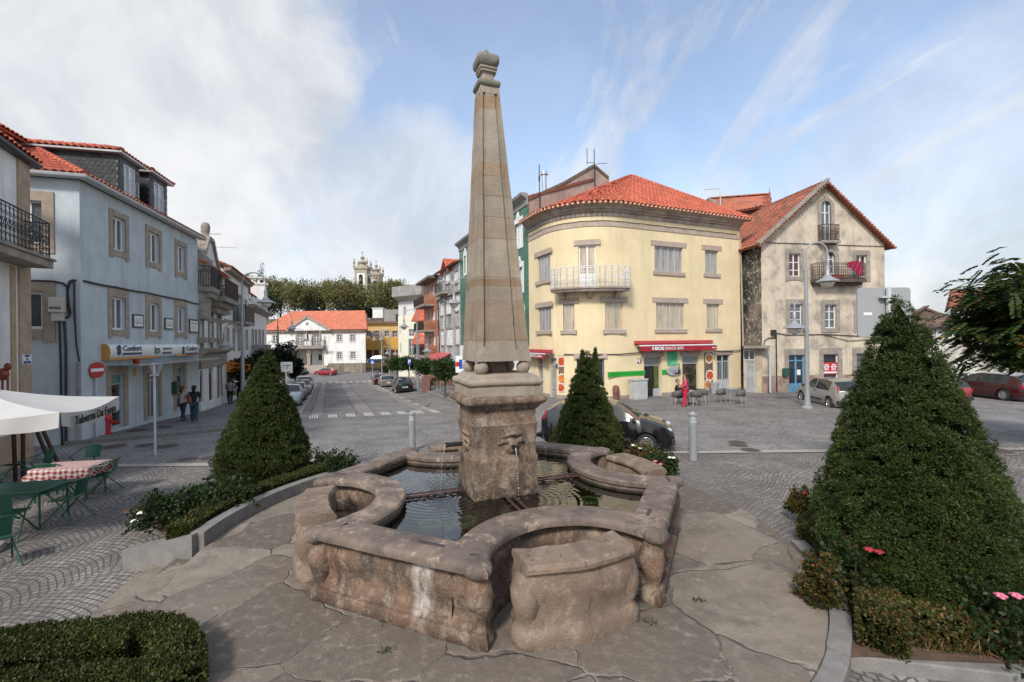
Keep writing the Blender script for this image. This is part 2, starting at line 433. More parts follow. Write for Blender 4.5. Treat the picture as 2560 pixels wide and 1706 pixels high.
road_poly=[(-60,YB),(60,YB),(60,30),(22,30)]
FAR=86
r1=XY(QR+3.2,24);r2=XY(QR+3.2,FAR);l2=XY(QL-8.5,FAR);l1=XY(QL-8.5,22)
drape('road',[(-60,YB),(60,YB),(60,32),(8,32),tuple(r1),tuple(r2),(r2.x,98),(l2.x-20,98),tuple(l2),tuple(l1),(-60,19)],.0,m_road,1.3)
def strip(name,qa,qb,pa,pb,m,dz):
 drape(name,[tuple(XY(qa,pa)),tuple(XY(qb,pa)),tuple(XY(qb,pb)),tuple(XY(qa,pb))],dz,m,1.3)
pc1=PC+1.0
pe=qp(GZ('R3',1280,1242)).y
mid=[qp(GZ('R3',1395,1465)).x,qp(GZ('R3',1500,1465)).x]
QM=sum(mid)/2
strip('centre_band',QM-.42,QM+.42,pc1,pe,m_pband,.004)
for s in(-1,1):strip('dark_band',QM+s*.42-(.16 if s<0 else 0),QM+s*.42+(.16 if s>0 else 0),pc1,pe,m_dband,.004)
strip('edge_band',QL+.35,QL+.9,pc1,pe,m_pband,.004)
strip('dark_band',QL+.9,QL+1.05,pc1,pe,m_dband,.004)
strip('dark_band',QL+.2,QL+.35,pc1,pe,m_dband,.004)
strip('edge_band',QL-.42,QL-.22,PC-2,pe,m_band,.004)
strip('edge_band',QR-.2,QR+.15,PC-1,pe+4,m_band,.004)
strip('edge_band',QR-.75,QR-.25,pc1,pe,m_pband,.004)
sp=(qp(cB).x-qp(cA).x)/6
def crossing(name,q0,n,sp,p,ln,wd,nb,dz):
 for i in range(n):
  mb=MB();q=q0+i*sp;w=wd/nb
  for j in range(nb):
   a=q-wd/2+j*w;c=[XY(a+.03,p-ln/2),XY(a+w-.03,p-ln/2),XY(a+w-.03,p+ln/2),XY(a+.03,p+ln/2)]
   mb.poly([(v.x,v.y,terrain(v.x,v.y)+dz)for v in c])
  o=mb.build(name,m_white,None,recalc=False);tag(o,kind='structure')
crossing('crossing_stripe',qp(cA).x,8,sp,PC,1.75,sp*.52,4,.014)
fa=qp(GZ('R3',1125,1250));fb=qp(GZ('R3',1450,1236))
crossing('crossing_stripe',fa.x,8,(fb.x-fa.x)/6.2,(fa.y+fb.y)/2,1.9,(fb.x-fa.x)/6.2*.5,3,.016)
drape('plaza_band',[(-40,YB-.32),(40,YB-.32),(40,YB),(-40,YB)],.006,m_band,1.2)
def pavement(name,kerb,inner,m,h=.13,kw=.28):
 pts=[Vector((p[0],p[1]))for p in kerb]
 drape(name,[tuple(p)for p in pts]+[tuple(p)for p in inner],h-.006,m,1.3)
 mb=MB()
 cen=sum(pts,Vector((0,0)))/len(pts);ci=sum((Vector(p)for p in inner),Vector((0,0)))/len(inner)
 nrm=[]
 for i,p in enumerate(pts):
  a=pts[max(0,i-1)];b=pts[min(len(pts)-1,i+1)];d=(b-a).normalized();n=Vector((-d.y,d.x))
  if n.dot(ci-p)<0:n=-n
  nrm.append(n)
 T=lambda p,dz:Vector((p.x,p.y,terrain(p.x,p.y)+dz))
 for i in range(len(pts)-1):
  k=max(1,int((pts[i+1]-pts[i]).length/1.0))
  for j in range(k):
   a=pts[i].lerp(pts[i+1],j/k);b=pts[i].lerp(pts[i+1],(j+1)/k)
   na=nrm[i].lerp(nrm[i+1],j/k);nb=nrm[i].lerp(nrm[i+1],(j+1)/k)
   g=(b-a).normalized()*.004
   mb.add([T(a+g,-.05),T(b-g,-.05),T(b-g,h-.015),T(a+g,h-.015),T(b-g+nb*.02,h),T(a+g+na*.02,h),T(b-g+nb*kw,h),T(a+g+na*kw,h)],[(0,1,2,3),(3,2,4,5),(5,4,6,7)])
 o=mb.build('kerb',m_kerb,None);tag(o,kind='structure')
def smooth2(pts,n=6):
 """Catmull-Rom through 2D points"""
 P=[Vector((p[0],p[1]))for p in pts];out=[]
 for i in range(len(P)-1):
  p0=P[max(0,i-1)];p1=P[i];p2=P[i+1];p3=P[min(len(P)-1,i+2)]
  for j in range(n):
   t=j/n
   out.append(.5*((2*p1)+(p2-p0)*t+(2*p0-5*p1+4*p2-p3)*t*t+(3*p1-p0-3*p2+p3)*t**3))
 out.append(P[-1]);return out
def g2(px,py):v=G(px,py);return(v.x,v.y)
kr=[tuple(XY(QR+2.35,FAR-6)),tuple(XY(QR+2.35,40)),g2(1053,981),g2(1137,1008),g2(1250,1027),g2(1400,1037),g2(1571,1040),g2(1900,1036),g2(2120,1030)]
kr_s=smooth2(kr[1:],5);print('right kerb',[tuple(round(c,1)for c in p)for p in kr_s[::5]])
kr_pts=[Vector(kr[0])]+kr_s+[Vector((kr_s[-1].x+3,kr_s[-1].y+6)),]
pavement('pavement',kr_pts,[(22,48),tuple(XY(QR+22,60)),tuple(XY(QR+10,FAR-6))],m_walk)
kl=[g2(160,1115),g2(211,1111),g2(306,1102),g2(430,1091),g2(560,1078)]
kl_s=smooth2(kl,4)
klq=XY(QL-2.35,28)
kl_pts=kl_s+[Vector(p)for p in smooth2([tuple(kl_s[-1]),tuple((kl_s[-1]*.45+klq*.55)+Vector((.5,-.3))),tuple(klq),tuple(XY(QL-2.35,34))],4)[1:]]+[XY(QL-2.35,FAR-8)]
print('left kerb',[tuple(round(c,1)for c in p)for p in kl_pts])
pavement('pavement',kl_pts,[tuple(XY(QL-14,FAR-8)),tuple(XY(QL-14,36)),(-24,22)],m_walk)
kt=[g2(1500,0)if False else(GZ('R3',940,1178).x,GZ('R3',940,1178).y)]+[(GZ('R3',a,b).x,GZ('R3',a,b).y)for a,b in((1050,1192),(1230,1180),(1370,1160),(1450,1140),(1470,1128))]
kt_s=smooth2(kt,4)
pavement('pavement',[Vector((kt_s[0].x-14,kt_s[0].y-1))]+kt_s,[(kt_s[-1].x+1,108),(kt_s[0].x-14,108)],m_walk)
m_iron=mat('cast_iron',(.075,.06,.055),.6,.25,30,bump=.4,bscale=60)
for i,(k,a,b,r,lab)in enumerate((('R2',915,1400,.42,'dark drain cover in the road below the red no entry sign'),('R2',1350,1398,.42,'round iron manhole cover at the foot of the triangular sign pole'),('R2',1190,1388,.34,'smaller iron manhole cover left of the triangular sign pole'),('R2',1130,1290,.4,'manhole cover on the pavement beside the red hydrant'),('R2',1335,1262,.35,'manhole cover on the pavement behind the triangular sign'),('R5',2150,1167,.28,'small rusty manhole cover right of the bollard, farthest of three'),('R5',2158,1192,.28,'small rusty manhole cover right of the bollard, middle of three'),('R5',2265,1235,.26,'small rusty manhole cover right of the bollard, nearest of three'),('R8',1290,282,.45,'manhole cover on the road right of the big conical tree'),('S1',1120,240,.3,'rusty manhole cover on the band before the left conical tree'),('S1',1255,232,.3,'rusty manhole cover half hidden by the left conical tree'))):
 p=GZ(k,a,b);pav=.13 if i in(3,4)else 0
 mb=MB();mb.lathe([(r*1.12,.0),(r*1.12,.012),(r*1.0,.014)],20,(0,0,0),1,cap=False);mb.lathe([(r,.010),(r*.96,.016),(.001,.016)],20,cap=False)
 for j in range(-3,4):
  w=math.sqrt(max(.01,.8-(j/4)**2))*r*.9
  mb.box((0,j*r*.24,.018),(w*2*.9,r*.07,.006))
 o=mb.build('manhole_cover',[m_iron,m_kerb]);o.location=p+Vector((0,0,pav+.002));tag(o,lab,'manhole cover','iron manhole covers')
class Path:
 """plan polyline running left to right as seen from outside"""
 def __init__(s,pts):
  s.p=[Vector((p[0],p[1]))for p in pts]
  s.L=[0]
  for a,b in zip(s.p,s.p[1:]):s.L.append(s.L[-1]+(b-a).length)
  s.len=s.L[-1]
 def seg(s,d):
  for i in range(len(s.p)-1):
   if d<=s.L[i+1]or i==len(s.p)-2:return i
 def at(s,d):
  i=s.seg(d);t=(s.p[i+1]-s.p[i]).normalized();return s.p[i]+t*(d-s.L[i])
 def tan(s,d):
  i=s.seg(d);return(s.p[i+1]-s.p[i]).normalized()
 def hit(s,px,py):
  r=ray(px,py);best=None
  for i in range(len(s.p)-1):
   a=s.p[i];t=s.p[i+1]-a;ln=t.length;t=t/ln
   det=r.x*(-t.y)+t.x*r.y
   if abs(det)<1e-9:continue
   k=(a.x*(-t.y)+t.x*a.y)/det
   w=(r.x*a.y-r.y*a.x)*-1/det
   w=((r.x*k-a.x)*t.x+(r.y*k-a.y)*t.y)
   lo=-12 if i==0 else-1e-6;hi=ln+(12 if i==len(s.p)-2 else 1e-6)
   if k>0 and lo<=w<=hi:
    out=max(0,-w,w-ln)
    if best is None or(out,k)<best[0]:best=((out,k),s.L[i]+w,CAM.z+r.z*k)
  if best is None:
   raise ValueError('no hit %s %s'%(px,py))
  return best[1],best[2]
 def z(s,k,x,y):return s.hit(*zz(k,x,y))
 def frame(s,d,z=0):
  q=s.at(d);t=s.tan(d);return Vector((q.x,q.y,z)),Vector((t.x,t.y,0)),Vector((t.y,-t.x,0))
def wall_mesh(mb,path,z0,z1,ops,reveal=.2,top=None,m=0,s_rng=None,zb=()):
 """facade with real openings; ops: (s0,s1,a,b)"""
 sa,sb=s_rng or(0,path.len)
 S=sorted(set([round(x,4)for x in[sa,sb]+[l for l in path.L if sa<l<sb]+[x for o in ops for x in o[:2]]]))
 Zz=sorted(set([round(x,4)for x in[z0,z1]+[x for o in ops for x in o[2:4]]+list(zb)]))
 S=[x for x in S if sa-1e-3<=x<=sb+1e-3];Zz=[x for x in Zz if z0-1e-3<=x<=z1+1e-3]
 P=lambda s,z:(*path.at(s),z)
 inside=lambda s,z:any(o[0]<s<o[1]and o[2]<z<o[3]for o in ops)
 for i in range(len(S)-1):
  for j in range(len(Zz)-1):
   if not inside((S[i]+S[i+1])/2,(Zz[j]+Zz[j+1])/2):
    mb.add([P(S[i],Zz[j]),P(S[i+1],Zz[j]),P(S[i+1],Zz[j+1]),P(S[i],Zz[j+1])],[(0,1,2,3)],m)
 for s0,s1,a,b in[o[:4]for o in ops]:
  nn=path.frame((s0+s1)/2)[2]*-reveal
  A,B=Vector(P(s0,a)),Vector(P(s1,a));C,D=Vector(P(s1,b)),Vector(P(s0,b))
  for u,v in((A,B),(B,C),(C,D),(D,A)):mb.add([u,v,v+nn,u+nn],[(0,1,2,3)],m)
def opz(path,k,xl,yt,xr,yb):
 xm=(xl+xr)/2
 s0=path.z(k,xl,(yt+yb)/2)[0];s1=path.z(k,xr,(yt+yb)/2)[0]
 b=path.z(k,xm,yt)[1];a=path.z(k,xm,yb)[1]
 return[min(s0,s1),max(s0,s1),a,b]
def lbox(mb,path,s0,s1,n0,n1,z0,z1,m=0):
 sm=(s0+s1)/2;o,t,n=path.frame(sm);mb.fbox(o,t,n,Zv,s0-sm,s1-sm,n0,n1,z0,z1,m)
M_FRAME=mat('white_frame',(.72,.73,.73),.45,.03)
M_ALU=mat('alu_frame',(.48,.50,.52),.4,.04,metal=.3)
M_GLASS=glassmat('window_glass')
M_GLASSB=glassmat('window_glass_sky',(.10,.115,.13))
M_CURT=mat('curtain_behind_glass',(.47,.39,.28),.12,.22,2.0,spec=.7,blotch=(.27,.22,.16),bl_scale=1.2,stretch=(3,3,.35))
M_CURTG=mat('grey_curtain_behind_glass',(.30,.28,.26),.12,.25,2.0,spec=.7,stretch=(3,3,.35))
M_NET=mat('net_curtain_behind_glass',(.42,.44,.45),.12,.2,2.5,spec=.7,blotch=(.1,.1,.11),bl_scale=.9,stretch=(3,3,.4))
M_SHUT=mat('white_shutter',(.66,.66,.64),.5,.06,3)
M_GRAN=mat('granite_trim',(.36,.29,.225),.8,.14,4,bump=.3,bscale=40,speck=(.22,.17,.13),sp_scale=45,blotch=(.25,.205,.165),bl_scale=1.3)
M_GRANG=mat('grey_granite_trim',(.30,.265,.225),.85,.16,4,bump=.3,bscale=40,speck=(.18,.15,.13),sp_scale=45,blotch=(.16,.14,.12),bl_scale=1.6)
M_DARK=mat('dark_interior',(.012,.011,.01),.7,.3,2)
M_BLACKI=mat('black_iron',(.014,.014,.015),.45,.1)
M_CABLE=mat('black_cable',(.02,.02,.022),.55,.1)
M_GUT=mat('zinc_gutter',(.52,.53,.54),.4,.08,2,metal=.2)
M_RUST=mat('rusty_iron',(.075,.045,.035),.7,.3,8,bump=.2)
M_WHITEI=mat('white_ironwork',(.68,.67,.63),.5,.08,5)
def window(bld,path,o,nv=2,nh=0,glass=None,frame=None,fw=.055,inset=.13,surround=None,sw=.2,sp=.035,sill=True,head=0.0,smat=None,hz=None,name='window',bottom=0.0,ears=0.0,slab=None,lintel=None):
 """frame with mullions in an opening; pane, surround and sill are its sub-parts"""
 s0,s1,a,b=o[:4];frame=frame or M_FRAME;glass=glass or M_GLASS;smat=smat or M_GRAN
 mb=MB();e=.004
 lbox(mb,path,s0+e,s0+fw,-inset-.03,-inset+.03,a+e,b-e);lbox(mb,path,s1-fw,s1-e,-inset-.03,-inset+.03,a+e,b-e)
 lbox(mb,path,s0+fw,s1-fw,-inset-.03,-inset+.03,b-fw,b-e);lbox(mb,path,s0+fw,s1-fw,-inset-.03,-inset+.03,a+e,a+fw+bottom)
 w=s1-s0-2*fw
 for i in range(1,nv):
  c=s0+fw+w*i/nv;lbox(mb,path,c-fw*.6,c+fw*.6,-inset-.026,-inset+.034,a+fw+bottom,b-fw)
 zs=[a+(b-a)*(i/(nh+1))for i in range(1,nh+1)]if hz is None else[a+(b-a)*h for h in hz]
 for z in zs:
  segs=[(s0+fw,s1-fw)]if nv==1 else[(s0+fw+w*i/nv+(fw*.6 if i else 0),s0+fw+w*(i+1)/nv-(fw*.6 if i<nv-1 else 0))for i in range(nv)]
  for p,q in segs:lbox(mb,path,p,q,-inset-.022,-inset+.028,z-fw*.4,z+fw*.4)
 f=mb.build(name,frame,bld)
 g=MB();lbox(g,path,s0+e,s1-e,-inset-.05,-inset-.012,a+e,b-e);g.build('pane',glass,f)
 if surround:
  sb=MB();q=sw
  lbox(sb,path,s0-q,s0,-.01,sp,a-(q if sill else 0)-ears,b);lbox(sb,path,s1,s1+q,-.01,sp,a-(q if sill else 0)-ears,b)
  lbox(sb,path,s0-q,s1+q,-.01,sp+.004,b,b+q+head)
  if sill:lbox(sb,path,s0,s1,-.01,sp+.01,a-q,a)
  sb.build('stone_surround',smat,f)
 if lintel:
  lb=MB();lbox(lb,path,s0-lintel[0],s1+lintel[0],-.01,.03,b,b+lintel[1]);lb.build('lintel',smat,f)
 if slab:
  lb=MB();lbox(lb,path,s0-slab[0],s1+slab[0],-.01,.08,a-slab[1],a);lb.build('sill',smat,f)
 return f
def arch_surround(mb,path,s0,s1,a,b,sw,sp=.05,rise=None,n=12,deep=.14,keystone=True,legs=True):
 """stone frame with a round head: covers the square corners of the opening"""
 c=(s0+s1)/2;r=(s1-s0)/2;rise=rise or r;zc=b-rise
 o,t,nn=path.frame(c)
 inn=[(r*math.cos(math.pi*i/n),zc+rise*math.sin(math.pi*i/n))for i in range(n+1)]
 out=[((r+sw)*math.cos(math.pi*i/n),zc+(rise+sw)*math.sin(math.pi*i/n))for i in range(n+1)]
 for i in range(n):
  mb.prism([inn[i],out[i],out[i+1],inn[i+1]],o,t,nn,Zv,-deep,sp)
 if legs:
  mb.prism([(r,a),(r+sw,a),(r+sw,zc),(r,zc)],o,t,nn,Zv,-.02,sp)
  mb.prism([(-r-sw,a),(-r,a),(-r,zc),(-r-sw,zc)],o,t,nn,Zv,-.02,sp)
 if keystone:mb.prism([(-sw*.45,b-.02),(sw*.45,b-.02),(sw*.6,b+sw*1.35),(-sw*.6,b+sw*1.35)],o,t,nn,Zv,-.02,sp+.05)
M_TILE=mat('roof_tile',(.47,.115,.06),.75,.10,8,bump=.15,bscale=40,island=.22,blotch=(.30,.075,.045),bl_scale=1.3,bl_amt=.5)
M_TILEO=mat('roof_tile_old',(.33,.105,.06),.85,.16,6,bump=.2,bscale=40,island=.3,blotch=(.14,.075,.055),bl_scale=.9,bl_amt=.7)
M_TILEN=mat('roof_tile_orange',(.58,.20,.115),.75,.08,6,island=.12)
M_TILEV=mat('roof_tile_brown',(.16,.105,.08),.9,.25,6,bump=.2,bscale=40,island=.45,blotch=(.07,.06,.05),bl_scale=1.2,bl_amt=.8)
def tile_plane(V,Fs,poly,tw=.26,tl=.40,amp=.055,step=.03,jit=.0,thick=True,lift=.03):
 """barrel tiles over a convex planar polygon; first edge is the eave"""
 P=[Vector(p)for p in poly]
 u=(P[1]-P[0]).normalized()
 n=None
 for i in range(2,len(P)):
  n=u.cross(P[i]-P[0])
  if n.length>1e-4:break
 n=n.normalized()
 if n.z<0:n=-n
 v=n.cross(u)
 if v.z<0:v=-v
 O=P[0]
 uv=[((p-O).dot(u),(p-O).dot(v))for p in P]
 u0=min(a for a,b in uv);u1=max(a for a,b in uv);v1=max(b for a,b in uv)
 bm=bmesh.new()
 nu=max(1,round((u1-u0)/tw));nv=max(1,math.ceil(v1/tl))
 tw=(u1-u0)/nu
 prof=[(0,-.35),(.12,.2),(.28,.75),(.42,1.0),(.58,1.0),(.72,.75),(.88,.2),(1,-.35)]
 for i in range(nu):
  for j in range(nv):
   dz=random.uniform(-jit,jit);du=random.uniform(-jit,jit);a0=u0+i*tw;lo=[];hi=[]
   for f,h in prof:
    x=a0+f*tw+du
    lo.append(bm.verts.new((x,j*tl-.02,lift+amp*h+step+dz)))
    hi.append(bm.verts.new((x,(j+1)*tl,lift+amp*h*.9+dz)))
   for k in range(len(prof)-1):bm.faces.new((lo[k],lo[k+1],hi[k+1],hi[k]))
   und=[bm.verts.new((x.co.x,x.co.y+.004,x.co.z-.035))for x in lo]
   for k in range(len(prof)-1):bm.faces.new((und[k],und[k+1],lo[k+1],lo[k]))
 cx=sum(a for a,b in uv)/len(uv);cy=sum(b for a,b in uv)/len(uv)
 for i in range(len(uv)):
  a=uv[i];b=uv[(i+1)%len(uv)]
  if i==0:continue
  dx,dy=b[0]-a[0],b[1]-a[1]
  if math.hypot(dx,dy)<1e-4:continue
  no=Vector((dy,-dx,0));
  if no.dot(Vector((cx-a[0],cy-a[1],0)))>0:no=-no
  bmesh.ops.bisect_plane(bm,geom=bm.verts[:]+bm.edges[:]+bm.faces[:],plane_co=(a[0],a[1],0),plane_no=no,clear_outer=True)
 b0=len(V);bm.verts.index_update()
 for w in bm.verts:V.append(O+u*w.co.x+v*w.co.y+n*w.co.z)
 for f in bm.faces:Fs.append(tuple(b0+w.index for w in f.verts))
 bm.free()
 b0=len(V);k=len(P)
 for p in P:V.append(p)
 for p in P:V.append(p-n*.07)
 Fs.append(tuple(b0+i for i in range(k)));Fs.append(tuple(b0+k+i for i in reversed(range(k))))
 for i in range(k):Fs.append((b0+i,b0+(i+1)%k,b0+k+(i+1)%k,b0+k+i))
def ridge_tiles(V,Fs,a,b,r=.13,ln=.4):
 a=Vector(a);b=Vector(b);d=(b-a);L=d.length;d.normalize();k=max(1,round(L/ln));n=d.cross(Zv).normalized();up=n.cross(d)
 if up.z<0:up=-up
 for i in range(k):
  p=a+d*(L*i/k);q=a+d*(L*(i+1)/k+.03);b0=len(V)
  for c,rr in((p,r*1.12),(q,r*.92)):
   for j in range(7):
    an=math.pi*(j/6);V.append(c+n*math.cos(an)*rr+up*(math.sin(an)*rr*.9+.02))
  for j in range(6):Fs.append((b0+j,b0+j+1,b0+8+j,b0+7+j))
  Fs.append(tuple(b0+j for j in range(7)))
def roof(bld,planes,ridges=(),m=None,name='roof',**kw):
 V=[];Fs=[]
 for p in planes:tile_plane(V,Fs,p,**kw)
 for r in ridges:ridge_tiles(V,Fs,*r)
 mb=MB();mb.add(V,Fs);o=mb.build(name,m or M_TILE,bld,recalc=False);return o
def box_walls(mb,foot,z0,z1,m=0,skip=()):
 k=len(foot)
 for i in range(k):
  if i in skip:continue
  a=foot[i];b=foot[(i+1)%k]
  mb.add([(a[0],a[1],z0),(b[0],b[1],z0),(b[0],b[1],z1),(a[0],a[1],z1)],[(0,1,2,3)],m)
def railing(bld,pts,z0,h,m,name='balcony_railing',sp=.11,r=.012,ornate=False,rail=.022,depth=0):
 mb=MB();P=[Vector((p[0],p[1],0))for p in pts]
 for zz_ in((z0+.05,rail*.7),(z0+h,rail))+(((z0+h*.72,rail*.5),(z0+h*.28,rail*.5))if ornate else()):
  mb.tube([p+Zv*zz_[0]for p in P],zz_[1],6)
 for a,b in zip(P,P[1:]):
  L=(b-a).length;k=max(1,round(L/sp));d=(b-a)/k;t=d.normalized()
  for i in range(k+1):
   p=a+d*i;mb.tube([p+Zv*z0,p+Zv*(z0+h)],r if i not in(0,k)else r*1.8,5,cap=False)
   if ornate and i<k:
    c=p+d*.5
    for zc,rr in((z0+h*.17,h*.09),(z0+h*.5,h*.13),(z0+h*.84,h*.09)):
     rx=min(rr,L/k*.46)
     mb.tube([c+t*(rx*math.cos(2*math.pi*j/10))+Zv*(zc+rr*math.sin(2*math.pi*j/10))for j in range(10)],r*.8,4,closed=True)
     if rr>h*.1:mb.tube([c+t*(rx*.9*s_)+Zv*(zc+rr*.9*w_)for s_,w_ in((-1,-1),(0,0),(1,1))],r*.7,4);mb.tube([c+t*(rx*.9*s_)+Zv*(zc+rr*.9*w_)for s_,w_ in((-1,1),(0,0),(1,-1))],r*.7,4)
 return mb.build(name,m,bld)
def antenna(name,lab,base,h,arms=((.0,1.2,.5),),r=.02,group=None):
 mb=MB();mb.tube([(0,0,0),(0,0,h)],r,6)
 for ang,ln,z in arms:
  t=Vector((math.cos(ang),math.sin(ang),0));c=Vector((0,0,h*z))
  mb.tube([c,c+t*ln],r*.7,5)
  for i in range(5):
   p=c+t*ln*(.25+.18*i);s=Vector((-t.y,t.x,0))*.28;mb.tube([p-s,p+s],r*.4,4)
 o=mb.build(name,M_GUT);o.location=base;tag(o,lab,'antenna',group);return o
m_blue=mat('blue_plaster',(.49,.545,.575),.85,.06,1.5,bump=.12,bscale=60,blotch=(.38,.43,.455),bl_scale=.8,bl_amt=.5,streak=(.33,.37,.40),st_scale=1.0)
m_slate=mat('slate',(.05,.053,.058),.5,.2,5,bump=.15,island=.55)
m_wplast=mat('white_plaster',(.77,.76,.735),.85,.05,2,bump=.1,bscale=60,blotch=(.57,.555,.525),bl_scale=.7,bl_amt=.5,streak=(.50,.48,.45),st_scale=.9)
m_yellow=mat('yellow_plaster',(.735,.605,.385),.85,.04,1.2,bump=.08,bscale=60,blotch=(.58,.48,.29),bl_scale=.5,bl_amt=.45,streak=(.6,.5,.28),st_scale=.6)
m_pinkst=mat('pink_granite',(.42,.335,.275),.8,.12,4,bump=.2,bscale=40,speck=(.28,.22,.18),sp_scale=40,blotch=(.3,.25,.21),bl_scale=1.2)
m_dado=mat('dado_granite',(.30,.25,.215),.8,.14,3,bump=.25,bscale=40,speck=(.2,.16,.14),sp_scale=40)
m_cornice=mat('weathered_cornice',(.40,.33,.275),.85,.15,3,bump=.3,bscale=30,blotch=(.17,.14,.115),bl_scale=1.0,bl_amt=.7,streak=(.15,.125,.105),st_scale=2)
m_cream=mat('weathered_cream_plaster',(.58,.495,.385),.9,.14,2.2,bump=.35,bscale=12,blotch=(.30,.26,.21),bl_scale=1.1,bl_amt=.95,bl_lo=.47,bl_hi=.62,streak=(.24,.21,.17),st_scale=.9)
m_side=mat('black_stained_plaster',(.20,.17,.14),.9,.25,2.0,bump=.4,bscale=12,blotch=(.025,.023,.02),bl_scale=.55,bl_amt=.95,bl_lo=.38,bl_hi=.56,streak=(.04,.036,.03),st_scale=.7,speck=(.5,.47,.42),sp_scale=5)
m_party=mat('stained_party_wall',(.36,.275,.235),.9,.12,1.5,bump=.25,bscale=20,blotch=(.20,.155,.135),bl_scale=.5,bl_amt=.8,streak=(.11,.09,.08),st_scale=.8)
m_ruin=mat('peeling_whitewash',(.60,.58,.54),.9,.08,2,bump=.3,bscale=14,blotch=(.33,.29,.25),bl_scale=1.0,bl_amt=.85,bl_lo=.5,bl_hi=.62,streak=(.37,.33,.28),st_scale=.9)
m_gtile=settmat('green_facade_tiles',(.030,.155,.085),.3,.15,.012,(.02,.09,.05),var=.2,warp=0,bump=.3,rough=.25)
def walltile(name,col,w,h,mort,mcol,**k):
 """tiles on an upright wall: rows follow z"""
 m=settmat(name,col,w,h,mort,mcol,warp=0,**k);nt=m.node_tree
 g=[n for n in nt.nodes if n.type=='NEW_GEOMETRY'][0];mp=[n for n in nt.nodes if n.type=='MAPPING'][0]
 s=nt.nodes.new('ShaderNodeSeparateXYZ');c=nt.nodes.new('ShaderNodeCombineXYZ');a=nt.nodes.new('ShaderNodeMath');a.operation='ADD'
 nt.links.new(g.outputs['Position'],s.inputs[0]);nt.links.new(s.outputs[0],a.inputs[0]);nt.links.new(s.outputs[1],a.inputs[1])
 nt.links.new(a.outputs[0],c.inputs[0]);nt.links.new(s.outputs[2],c.inputs[1]);nt.links.new(c.outputs[0],mp.inputs['Vector'])
 return m
m_gtile=walltile('green_tiles',(.032,.15,.085),.26,.13,.012,(.015,.06,.035),var=.25,bump=.3,rough=.25)
m_wtile=walltile('white_facade_tiles',(.76,.76,.74),.3,.3,.01,(.5,.5,.48),var=.06,bump=.15,rough=.35)
m_otile=walltile('orange_facade_tiles',(.40,.155,.085),.3,.15,.01,(.33,.13,.07),var=.15,bump=.2,rough=.4)
m_ochre=mat('ochre_plaster',(.55,.30,.06),.8,.05,1)
m_ochre2=mat('pale_ochre_plaster',(.60,.41,.17),.8,.05,1)
m_peach=mat('peach_plaster',(.62,.45,.29),.85,.05,1)
m_ivory=mat('ivory_plaster',(.67,.645,.53),.85,.04,1)
m_conc=mat('grey_concrete',(.30,.29,.275),.9,.1,2,bump=.15,blotch=(.17,.165,.155),bl_scale=.9,streak=(.14,.13,.125),st_scale=1)
m_stonew=settmat('rubble_wall',(.22,.18,.14),.5,.25,.02,(.1,.085,.07),warp=.05,var=.3,bump=.7)
def sweep(mb,path,prof,s0=None,s1=None,m=0,caps=True):
 """profile [(out,z)] swept along a wall path"""
 s0=0 if s0 is None else s0;s1=path.len if s1 is None else s1
 S=[s0]+[l for l in path.L if s0+1e-4<l<s1-1e-4]+[s1];rings=[]
 for s in S:
  ta=path.tan(max(s0,s-1e-3));tb=path.tan(min(s1,s+1e-3));na=Vector((ta.y,-ta.x));nb=Vector((tb.y,-tb.x))
  n=(na+nb).normalized();n=n/max(.4,n.dot(na));q=path.at(s)
  rings.append([(q.x+n.x*o,q.y+n.y*o,z)for o,z in prof])
 k=len(prof);vs=[v for r in rings for v in r]
 fs=[(i*k+j,(i+1)*k+j,(i+1)*k+j+1,i*k+j+1)for i in range(len(S)-1)for j in range(k-1)]
 if caps:fs+=[tuple(range(k)),tuple((len(S)-1)*k+j for j in reversed(range(k)))]
 mb.add(vs,fs,m)
def cable(bld,pts,r=.02,n=5,name='cable'):
 mb=MB();mb.tube(pts,r,n);return mb.build(name,M_CABLE,bld)
def onwall(path,k,x,y,out=.05):
 s,z=path.z(k,x,y);o,t,n=path.frame(s,z);return o+n*out
def sagline(path,k,pts,out=.05,sag=.0,sub=4):
 P=[onwall(path,k,x,y,out)for x,y in pts];r=[]
 for a,b in zip(P,P[1:]):
  for i in range(sub):f=i/sub;r.append(a.lerp(b,f)-Zv*sag*4*f*(1-f))
 return r+[P[-1]]
